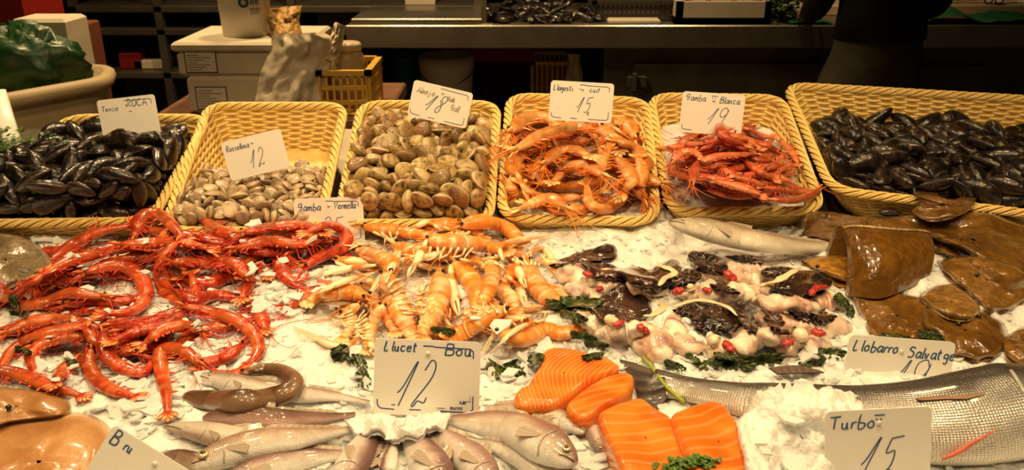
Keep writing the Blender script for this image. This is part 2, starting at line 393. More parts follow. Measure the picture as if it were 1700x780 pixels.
for k, lab in (('b4', 'crushed ice under the cooked prawns in the basket'), ('b5', 'crushed ice under the small pink shrimp in the basket')):
    C, rc = BQ[k]; mb = MB(); lp, _ = rquad(C, rc, 72, taper(.05)*.985); c0 = lp.mean(0); rows = []
    for s in np.linspace(.02, 1, 34):
        q = P3(c0+(lp-c0)*s, 0); q[:, 2] = hget(q[:, 0], q[:, 1])
        q2 = P3(c0+(lp-c0)*min(s, .93), 0)
        if s > .9: q[:, 2] = hget(q2[:, 0], q2[:, 1])+(q[:, 1]-q2[:, 1])*math.tan(TILT)
        rows.append(q)
    mb.grid(np.array(rows)[:, ::-1], None, True); o = mb.obj('ice_in_basket', m_ice); tag(o, lab, 'ice', kind='stuff')
# ================================================================ PRICE TAGS
m_card = mat('white_plastic_card', (.86, .84, .80), .35, coat=.15)
m_ink = mat('blue_felt_pen', srgb(52, 84, 128), .6)
m_print = mat('printed_navy', srgb(52, 56, 125), .6)
m_faint = mat('faded_felt_pen', srgb(165, 160, 150), .7)
m_clip = mat('clear_clip', (.8, .78, .7), .25)
GL = {  # single strokes, x to the right, y up; cap height 1, x height .55
'A': ['0,0 .3,1 .6,0', '.1,.35 .5,.35'], 'B': ['0,0 .1,1', '.1,1 .45,.95 .45,.65 .07,.53 .5,.45 .45,.05 0,0'], 'C': ['.5,.85 .3,1 .05,.7 .02,.3 .2,0 .5,.12'],
'G': ['.5,.85 .25,1 .0,.7 .1,.45 .35,.55 .4,.75 .42,.35 .3,.1 .1,.1'], 'H': ['0,0 .06,1', '.4,0 .46,1', '0,.5 .42,.5'], 'K': ['0,0 .05,1', '.45,1 .06,.5 .5,0'],
'L': ['.1,1 0,0 .3,.05'], 'O': ['.3,1 .02,.6 .15,0 .5,.2 .5,.8 .3,1'], 'R': ['0,0 .08,1 .45,.95 .4,.6 .08,.5 .55,0'], 'S': ['.5,.9 .2,1 .05,.75 .4,.5 .4,.15 .15,0 0,.1'],
'T': ['0,.95 .6,1', '.3,1 .24,0'], 'V': ['.0,1 .15,0 .5,1'], 'a': ['.4,.5 .15,.55 .0,.2 .15,0 .38,.3 .42,.55', '.4,.5 .38,.05 .5,0'], 'b': ['.1,1 .02,0 .3,.0 .4,.35 .1,.45'],
'c': ['.35,.5 .12,.55 .0,.25 .12,0 .36,.08'], 'e': ['.0,.3 .34,.34 .25,.55 .05,.45 .02,.1 .2,0 .38,.1'], 'g': ['.38,.5 .1,.5 .05,.15 .35,.2 .38,.5 .32,-.35 .05,-.3'],
'h': ['.08,1 0,0 .08,.4 .3,.5 .32,0'], 'i': ['.06,.5 .03,0 .12,.02', '.1,.75 .12,.8'], 'j': ['.2,.5 .1,-.35 -.05,-.25', '.22,.75 .24,.8'], 'k': ['.08,1 0,0', '.3,.5 .04,.22 .35,0'], 'l': ['.1,1 .03,.1 .14,0'],
'm': ['0,.5 0,0', '0,.35 .18,.52 .2,0', '.2,.35 .4,.52 .42,0 .5,.02'], 'n': ['.02,.5 0,0', '0,.35 .2,.52 .26,.3 .26,0 .36,.02'], 'o': ['.2,.55 .0,.3 .12,0 .34,.15 .3,.5 .18,.55'],
'p': ['.05,.5 -.02,-.4', '.03,.4 .25,.55 .35,.25 .15,0 0,.1'], 'r': ['.03,.5 0,0', '.02,.3 .15,.5 .3,.48'], 's': ['.3,.5 .1,.55 .05,.35 .28,.2 .2,0 0,.05'], 't': ['.14,.9 .08,.1 .22,0', '-.02,.6 .3,.62'],
'u': ['.02,.5 .03,.08 .22,.02 .3,.5', '.3,.5 .32,.03 .4,.0'], 'v': ['0,.5 .12,0 .3,.5'], 'd': ['.3,.5 .05,.45 .05,.05 .28,.1 .4,1'],
'1': ['-.12,.28 .02,.42 .3,1 .06,0'], '2': ['.08,.78 .22,1 .42,.9 .4,.6 .0,.06 .06,.0 .16,.12 .4,.08 .44,.2'], '3': ['.0,.85 .25,1 .42,.75 .2,.52 .42,.3 .2,0 0,.1'], '5': ['.14,.92 .55,.97', '.14,.92 .1,.55 .38,.6 .42,.25 .2,0 .0,.05'],
'8': ['.02,.75 .25,.4 .25,.05 .08,.0 .05,.25 .38,.7 .32,1 .12,.98 .12,.75 .3,.55'], '9': ['.45,.8 .3,1 .04,.9 .02,.6 .2,.45 .42,.6 .48,.9 .42,.4 .3,-.05'], '€': ['.32,.4 .15,.45 .03,.25 .1,.0 .32,.02', '-.05,.25 .22,.26'],
'-': ['0,.3 .25,.32'], '=': ['0,.5 .2,.5', '0,.35 .2,.35'], '~': ['0,.35 .1,.45 .2,.3 .3,.4'], "'": ['.05,1.1 .12,1.2'], '.': ['.05,0 .07,.03'], ' ': []}
ADV = {'m': .56, ' ': .3, 'i': .2, 'l': .2, '1': .5, 'r': .34, '-': .35, "'": .12}
def write(mb, text, x, y, h, sl=.12, w=1.0, t=.0009, z=.0012):
    cx = x
    for ch in text:
        for st in GL.get(ch, []):
            p = np.array([[float(a) for a in q.split(',')] for q in st.split()])
            p = crom(p, max(6, 5*len(p))) if len(p) > 2 and ch not in 'AHKTV' else p
            q = np.stack([cx+(p[:, 0]+sl*p[:, 1])*h*w*.9, y+p[:, 1]*h, np.full(len(p), z)], 1)
            mb.tube(q, t*.35, 4, wide=t)
        cx += ADV.get(ch, .50 if ch.islower() else .62)*h*w
    return cx
def bars(mb, segs, t=.0012, z=.0011):
    for x0, y0, x1, y1 in segs:
        dx, dy = x1-x0, y1-y0; l = math.hypot(dx, dy); nx_, ny_ = -dy/l*t/2, dx/l*t/2
        v = [(x0+nx_, y0+ny_), (x0-nx_, y0-ny_), (x1-nx_, y1-ny_), (x1+nx_, y1+ny_)]
        mb.add([(a, b, z-.0004) for a, b in v]+[(a, b, z+.0002) for a, b in v], [(4, 5, 6, 7), (0, 3, 2, 1), (0, 1, 5, 4), (1, 2, 6, 5), (2, 3, 7, 6), (3, 0, 4, 7)])
def price_tag(label, tl, tr, bl, y0, lean, texts, frame='', faint=(), stake=True):
    """tl, tr, bl: photo corners; y0: depth of the top edge; texts: (string, x, y, height[, slant, width, pen]) in card units, y down from the top"""
    p0 = D(*tl, y0); n = np.array([0, -math.cos(R(lean)), math.sin(R(lean))])
    TL, TR, BL = PL(*tl, p0, n), PL(*tr, p0, n), PL(*bl, p0, n)
    ex = TR-TL; w = np.linalg.norm(ex); ex /= w; ey = (TL-BL); ey -= ex*np.dot(ey, ex); h = np.linalg.norm(ey); ey /= h; ez = np.cross(ex, ey)
    root = empty('price_tag'); tag(root, label, 'price tag', 'handwritten price tags')
    M = Matrix(((ex[0], ey[0], ez[0], TL[0]), (ex[1], ey[1], ez[1], TL[1]), (ex[2], ey[2], ez[2], TL[2]), (0, 0, 0, 1)))
    root.matrix_world = M
    r = .055*w; ring = []
    for cx, cy, a0 in ((r, -r, 90), (r, -h+r, 180), (w-r, -h+r, 270), (w-r, -r, 0)):
        for a in np.linspace(a0, a0+90, 7): ring.append((cx+r*math.cos(R(a)), cy+r*math.sin(R(a))))
    m = len(ring); mb = MB()
    mb.add([(x, y, -.0009) for x, y in ring]+[(x, y, .0009) for x, y in ring], [tuple(range(m))[::-1], tuple(range(m, 2*m))]+[(i, (i+1) % m, m+(i+1) % m, m+i) for i in range(m)])
    mb.obj('card', m_card, root, smooth=False)
    ink = MB(); fa = MB()
    for t in texts:
        s, x, y, hh = t[:4]; sl = t[4] if len(t) > 4 else .12; ww = t[5] if len(t) > 5 else 1; pen = (t[6] if len(t) > 6 else .0011)*.72
        write(ink, s, x*w, -y*h, hh*h, sl, ww, pen*w/.148)
    if ink.n: ink.obj('handwriting', m_ink, root)
    for t in faint: write(fa, t[0], t[1]*w, -t[2]*h, t[3]*h, .12, t[4] if len(t) > 4 else 1, .0009)
    if fa.n: fa.obj('faded_handwriting', m_faint, root)
    pr = MB(); k = .05*w; q = []
    if 't' in frame: q += [(.46*w, -.075*h, .56*w, -.075*h), (.56*w, -.085*h, .90*w, -.095*h), (.90*w, -.095*h, .93*w, -.13*h), (.93*w, -.13*h, .93*w, -.22*h)]
    if 'm' in frame: q += [(.46*w, -.075*h, .56*w, -.075*h), (.475*w, -.12*h, .50*w, -.15*h), (.50*w, -.15*h, .53*w, -.12*h)]
    if 'l' in frame: q += [(.035*w, -.80*h, .04*w, -.88*h), (.04*w, -.88*h, .07*w, -.92*h), (.07*w, -.92*h, .2*w, -.93*h)]
    if 'r' in frame: q += [(.94*w, -.72*h, .94*w, -.90*h), (.94*w, -.90*h, .91*w, -.935*h), (.91*w, -.935*h, .62*w, -.93*h), (.34*w, -.925*h, .45*w, -.925*h)]
    if q: bars(pr, q, .010*w)
    if 'e' in frame:
        write(pr, 'euros', .73*w, -.90*h, .055*h, 0, 1.3, .0005); write(pr, 'kilo', .82*w, -.825*h, .045*h, 0, 1.3, .0005)
        bars(pr, [(.85*w, -.79*h, .915*w, -.79*h), (.915*w, -.79*h, .915*w, -.72*h), (.6*w, -.89*h, .68*w, -.89*h)], .004*w)
    if pr.n: pr.obj('printed_border', m_print, root, smooth=False)
    cb = MB(); cb.add([(.505*w+.0035*math.cos(a)*s, -.17*h+.0035*math.sin(a)*s, z) for z, s in ((0, 1), (.003, .9)) for a in np.linspace(0, 6.28, 9)[:-1]], [tuple(range(8, 16))]+[(i, (i+1) % 8, 8+(i+1) % 8, 8+i) for i in range(8)])
    cb.obj('clip', m_clip, root)
    if stake:
        sk = MB(); sk.box((.47*w, -h-.012, -.0035), (.53*w, -.15*h, -.0012)); sk.obj('stake', m_clip, root, smooth=False)
    return root
price_tag('white price tag reading ROCA in the leftmost mussel basket', (160, 167), (256, 156), (181, 232), 1.93, 12, [('Tencio', .06, .30, .13, .1, 1.2), ('ROCA', .50, .24, .17, .1, 1.25, .0014), ('~', .52, .38, .06, 0, 5)], 't')
price_tag('tilted white price tag reading 12 in the small clam basket', (366, 237), (465, 213), (371, 304), 1.78, 14, [('Rossellona', .06, .27, .14, .15, .95, .0012), ('12', .40, .80, .46, .2, .75)], '')
price_tag('slanting white price tag reading 18 in the large clam basket', (688, 132), (786, 155), (671, 190), 1.86, 10, [('18', .27, .74, .47, .35, 1.05, .0013)], 'tlr', faint=[('Almeja', .08, .32, .16, 1.1), ('Gall', .68, .60, .17, 1.0), ('Galli', .60, .36, .12)])
price_tag('white price tag reading 15€ above the cooked prawns', (915, 133), (1020, 139), (912, 199), 1.83, 10, [('Llagosti', .05, .24, .14, .05, 1.0, .0013), ('-', .45, .21, .1, 0, 1.6), ('cuit', .62, .24, .12, .1, 1.4), ('15', .44, .76, .40, .3, .8), ('€', .60, .82, .16, .1, 1.2)], 'tlr')
price_tag('white price tag reading 19 above the small pink shrimp', (1134, 151), (1238, 158), (1128, 219), 1.83, 10, [('Gamba', .06, .21, .15, .1, 1.25), ('Blanca', .60, .23, .15, .1, 1.2, .0013), ('19', .44, .76, .42, .4, .95)], 'ml')
price_tag('white price tag reading 35 behind the heap of red shrimp', (487, 330), (602, 326), (484, 405), 1.655, 14, [('Gamba', .06, .27, .16, .1, 1.2, .0014), ('Vermella', .58, .25, .15, .15, .95, .0013), ('35', .40, .80, .38, .2, .95)], 'tr')
price_tag('large white price tag reading 12 among the silver hake', (622, 561), (799, 568), (616, 686), 1.015, 14, [('Llucet', .095, .155, .125, .1, 1.25, .0015), ('Bou', .665, .185, .15, .05, 1.5, .0015), ('12', .22, .88, .62, .50, .62, .0013), ('-', .17, .90, .1, 0, 2.2)], 'tlre')
price_tag('white price tag reading Llobarro Salvatge behind the big sea bass', (1411, 555), (1587, 568), (1408, 680), 1.12, 12, [('Llobarro', .05, .20, .14, .1, 1.2, .0015), ('Salvatge', .57, .24, .14, .1, 1.15, .0015), ('19', .46, .70, .44, .3, .9)], '')
price_tag('shaded price tag reading 15€ in front of the big sea bass', (1370, 683), (1547, 674), (1362, 812), .87, 12, [('Turbo', .04, .23, .16, .05, 1.45, .0016), ("'", .315, .22, .14), ('15', .34, .84, .50, .45, .75, .0014), ('€', .58, .86, .17, .1, 1.2)], 'm')
price_tag('bent-over price tag lettered Bru at the lower left corner', (190, 704), (345, 800), (150, 815), .86, 25, [('B', .05, .26, .23, .0, 1.0, .0016), ('ru', .19, .24, .17, .0, 1.0, .0014)], '', stake=False)
# ================================================================ SHELLS
def mussel_mesh(name, L=.085, seed=0, gape=0.0):
    r = np.random.RandomState(seed); n = 22; sg_ = 18; t = np.linspace(0, 1, n); x = (t-.5)*L
    w = L*.235*prof(t, [(0, .12), (.04, .30), (.15, .55), (.35, .84), (.6, 1.0), (.78, .95), (.9, .72), (.96, .48), (1, .12)])*(1+.05*r.randn())
    h = L*.175*prof(t, [(0, .15), (.04, .38), (.15, .75), (.35, 1.0), (.6, .93), (.8, .66), (.92, .38), (1, .08)])*(1+.05*r.randn())
    yc = L*.075*np.sin(t*math.pi)*1.0 - L*.03*t
    a = np.linspace(0, 2*math.pi, sg_, endpoint=False); ca, sa = np.cos(a), np.sin(a)
    Y = yc[:, None]+w[:, None]*ca[None]; Zz = h[:, None]*np.sign(sa)[None]*np.abs(sa)[None]**1.15
    ridge = 1+.018*np.sin(t*46+r.rand()*6)[:, None]
    P = np.stack([np.repeat(x[:, None], sg_, 1), Y*ridge, Zz*ridge], 2)
    if gape: P[:, :, 2] += np.sign(sa)[None]*gape*L*np.clip(t-.25, 0, 1)[:, None]
    nb = vnoise(P[:, :, 0]*1+seed, P[:, :, 1]+seed*.3+1, 90, seed+5)
    band = .5+.5*np.sin(t*30+r.rand()*5)[:, None]
    base = np.array([.007, .006, .007]); brown = np.array([.045, .023, .011]); crust = np.array([.30, .25, .17])
    k = np.clip(nb*1.5-.55, 0, 1)*r.uniform(.3, 1.0); c = base+(brown-base)*np.clip(k+.15*band, 0, 1)[:, :, None]
    if r.rand() < .55: kk = np.clip((nb-.80)*9, 0, .9)*(P[:, :, 2] > 0); c = c*(1-kk[:, :, None])+crust*kk[:, :, None]
    seam = (np.abs(sa) < .2)[None, :, None]*np.ones((n, 1, 1)); c = np.where(seam > 0, np.array([.06, .045, .035]), c)
    mb = MB(); mb.tube(P[:, 0], .001, 3, None) if 0 else mb.grid(P, c, True)
    mb.f.append(tuple(range(sg_))[::-1]); mb.f.append(tuple((n-1)*sg_+i for i in range(sg_)))
    return mb.mesh(name)
def clam_mesh(name, L=.05, seed=0, style='big', flat=.30):
    r = np.random.RandomState(seed+50); m = 30; K = 13; th = np.linspace(0, 2*math.pi, m, endpoint=False)
    ox = L/2*np.cos(th)*(1+.05*np.cos(th)); oy = L*.39*np.sin(th)*(1+.10*np.sin(th))
    ox = ox+L*.02*np.sin(th); pk = np.exp(-((th-math.pi/2-.25)/.35)**2); oy = oy+L*.035*pk
    rows = []; cols = []
    ub = np.array([-.06*L, .33*L])
    for sgn in (1, -1):
        for k in range(K):
            q = 1-(k/(K-1)); rho = q**.75
            z = sgn*L*flat*.62*(1-rho**2.3)**.62+sgn*.0006*(k > 0)
            x = ux = ub[0]*(1-rho)*.9+ox*rho; y = ub[1]*(1-rho)*.62+oy*rho
            rib = .0005*math.sin(rho*60)*(0 < k < K-1)
            rows.append((sgn, k, np.stack([x, y, np.full(m, z+sgn*rib)], 1), rho))
    top = [q for q in rows if q[0] == 1]; bot = [q for q in rows if q[0] == -1][::-1]
    # order: centre of the top valve .. rim .. centre of the bottom valve
    seq = top[::-1]+bot[::-1]; P = np.array([q[2] for q in seq]); rho = np.array([q[3] for q in seq])
    s2 = seed*.37+2
    if style == 'big':
        pal = [((.46, .28, .09), (.06, .03, .014)), ((.60, .42, .17), (.14, .07, .03)), ((.34, .19, .07), (.05, .028, .015)), ((.66, .49, .24), (.22, .11, .05))][seed % 4]
        ray_ = .5+.5*np.sin(th*r.randint(5, 9)+r.rand()*6)+.0; nb = vnoise(P[:, :, 0]+s2, P[:, :, 1]+s2+P[:, :, 2], 110, seed+9)
        k = np.clip((ray_[None]*.5+nb)*1.5-.8, 0, 1)*r.uniform(.35, 1); con = .12*np.sin(rho*40)[:, None]
        c = np.array(pal[0])*(1-k[:, :, None])+np.array(pal[1])*k[:, :, None]; c = c*(.84+con[:, :, None])
    else:
        base = [(.44, .31, .19), (.50, .37, .23), (.37, .26, .17), (.55, .42, .28)][seed % 4]
        nb = vnoise(P[:, :, 0]+s2, P[:, :, 1]+s2+P[:, :, 2], 120, seed+9); c = np.array(base)*(.5+.75*nb[:, :, None])*(1+.22*np.sin(rho*34)[:, None, None])
    edge = (rho > .985)[:, None, None]; c = np.where(edge, np.array([.55, .42, .24]), c)
    mb = MB(); mb.grid(P, c, True); n = len(P)
    mb.f.append(tuple(range(m))[::-1]); mb.f.append(tuple((n-1)*m+i for i in range(m)))
    return mb.mesh(name)
KINDS = {'b1': ('mussel', 8), 'b2': ('small', 6), 'b3': ('big', 8), 'b6': ('mussel', 8)}
def shell_variants(kind):
    if kind == 'mussel': return [mussel_mesh('mussel', .076+.0032*i, i, .05 if i == 5 else 0) for i in range(8)]
    if kind == 'small': return [clam_mesh('small_clam', .034+.0013*i, i, 'small', .27) for i in range(6)]
    return [clam_mesh('large_clam', .045+.0016*i, i+20, 'big', .36) for i in range(8)]
BAKED = {}
BAKED['b1'] = [
4,-2112,3379,1852,19,-5,-5,98,
5,-1999,3377,1859,37,85,-37,-5,
1,-1813,3398,1858,88,7,1,47,
7,-1605,3965,2053,58,-4,-39,71,
4,-1615,3727,1963,88,29,10,38,
7,-1582,3647,1940,61,30,-8,-72,
6,-1593,3452,1876,49,26,2,-83,
1,-2204,3416,1867,92,9,7,38,
4,-2065,3403,1889,71,-18,0,68,
3,-1768,3432,1891,91,15,30,-25,
3,-1620,3895,2062,82,53,1,21,
3,-1558,3664,2006,62,3,16,77,
4,-1608,3492,1934,46,-2,-3,-89,
7,-1669,3389,1875,91,27,-16,26,
3,-2169,3372,1892,90,6,0,43,
2,-2017,3404,1911,40,-21,12,-88,
0,-1785,3370,1887,12,7,13,-98,
4,-1575,3841,2031,47,70,47,27,
7,-1605,3614,1989,38,0,4,92,
4,-1687,3352,1915,16,8,-26,95,
2,-2121,3327,1929,14,-3,12,98,
6,-1890,4011,2093,25,4,13,-96,
5,-1954,3598,2005,97,6,14,20,
4,-1936,3409,1896,53,-57,60,-17,
1,-1866,3337,1912,3,-49,-55,68,
2,-1557,3782,2066,41,-47,-77,-16,
4,-1679,3658,2020,99,6,-8,-11,
7,-1631,3353,1977,46,-18,24,84,
7,-2009,3963,2103,87,48,-4,8,
4,-2194,3365,1946,97,9,2,20,
5,-1849,3887,2069,54,68,-28,-42,
5,-1970,3906,2071,26,0,21,-94,
7,-1911,3315,1954,5,-16,61,77,
4,-1716,3912,2090,80,7,7,-59,
5,-1859,3431,1903,15,-26,-31,90,
3,-1603,3846,2084,26,15,16,-94,
4,-1674,3747,2036,88,9,10,46,
4,-1599,3532,2000,30,8,-17,94,
7,-1593,3407,1979,44,-19,-47,-74,
6,-2099,3865,2055,4,-38,-91,-16,
7,-2157,3303,1988,17,-22,37,89,
3,-2040,3776,2054,6,13,80,58,
3,-1972,3482,2026,96,18,9,-17,
3,-1981,3348,1932,31,17,-59,-72,
4,-1794,3974,2049,13,37,85,34,
7,-1761,3763,2059,34,-16,13,92,
5,-1797,3589,2019,76,41,26,42,
3,-1838,3367,1940,0,5,52,85,
3,-1684,3990,2070,92,9,-24,30,
1,-1588,3761,2015,48,-8,-13,-87,
1,-1641,3589,2043,99,6,5,-11,
2,-1605,3468,1994,17,-19,-49,-83,
6,-1657,3413,2034,4,-35,4,94,
0,-2153,3827,2057,72,-51,-23,-41,
6,-2135,3581,2032,11,18,-20,96,
2,-2150,3438,2010,88,-41,22,-14,
2,-2163,3359,1995,95,-4,27,17,
6,-2068,3894,2101,29,31,43,80,
1,-1872,3568,2032,55,16,-23,-79,
2,-2059,3417,2015,90,40,6,-14,
7,-1798,3711,2038,22,95,-18,12,
6,-1784,3520,2029,92,24,27,18,
1,-1757,3350,1966,36,-3,7,-93,
3,-1547,3703,2068,27,72,-41,-50,
2,-1603,3690,2058,48,7,12,87,
7,-1683,3631,2077,98,-8,-16,-13,
0,-1669,3311,2016,23,-30,-10,92,
5,-2161,3875,2102,78,28,13,54,
1,-2172,3716,2055,38,24,52,73,
2,-2095,3542,2066,87,25,36,21,
5,-2142,3485,2049,79,-37,6,48,
5,-2100,3345,2000,19,41,34,82,
6,-1989,3693,2085,95,-2,5,32,
5,-1972,3650,2052,40,14,-24,-87,
6,-1905,3605,2050,47,41,-52,-58,
6,-1963,3412,2042,2,-22,-29,-93,
2,-1937,3354,1998,67,72,11,12,
1,-1765,3822,2086,20,-19,-92,-27,
7,-1783,3710,2104,72,67,-19,0,
3,-1854,3388,2055,64,-38,-38,55,
3,-1744,3343,2016,41,-5,35,84,
0,-1564,3580,2066,81,-28,39,-34,
7,-1654,3726,2103,46,-7,28,84,
0,-1686,3534,2067,38,43,77,29,
7,-1634,3479,2059,43,9,-40,-80,
5,-1636,3330,2057,4,7,56,83,
3,-1899,3897,2114,19,52,64,53,
4,-2057,3482,2055,70,47,21,-50,
3,-2227,3510,2044,50,-70,-47,-19,
0,-2084,3383,2044,2,27,67,69,
7,-1903,3677,2096,35,72,54,26,
0,-1963,3802,2059,31,8,42,85,
5,-1983,3557,2088,6,27,-13,-95,
5,-1904,3484,2068,75,10,40,-52,
0,-2024,3359,1982,13,56,-41,-71,
0,-1829,3785,2093,43,90,-6,0,
6,-1834,3643,2080,5,76,-65,8,
2,-1737,3580,2060,46,31,53,64,
4,-1806,3375,2057,28,61,65,35,
3,-1791,3310,2011,46,86,-22,-7,
1,-1697,3818,2100,6,-92,-39,3,
1,-1606,3763,2085,5,38,40,84,
2,-1556,3463,2035,32,-62,-64,33,
6,-1730,3415,2076,78,16,5,60,
0,-1571,3347,1998,75,17,64,-8,
0,-2115,3740,2097,32,3,-8,-94,
3,-2095,3684,2075,7,-92,-38,8,
7,-2176,3617,2096,57,-14,-15,79,
5,-2230,3448,2048,63,54,-1,56,
6,-2208,3383,2048,71,56,-18,38,
4,-1913,3839,2054,10,-13,-73,-67,
2,-2044,3606,2072,69,32,-57,-31,
4,-1988,3331,2044,14,95,5,27,
4,-1915,3291,2028,6,-2,-34,-94,
]
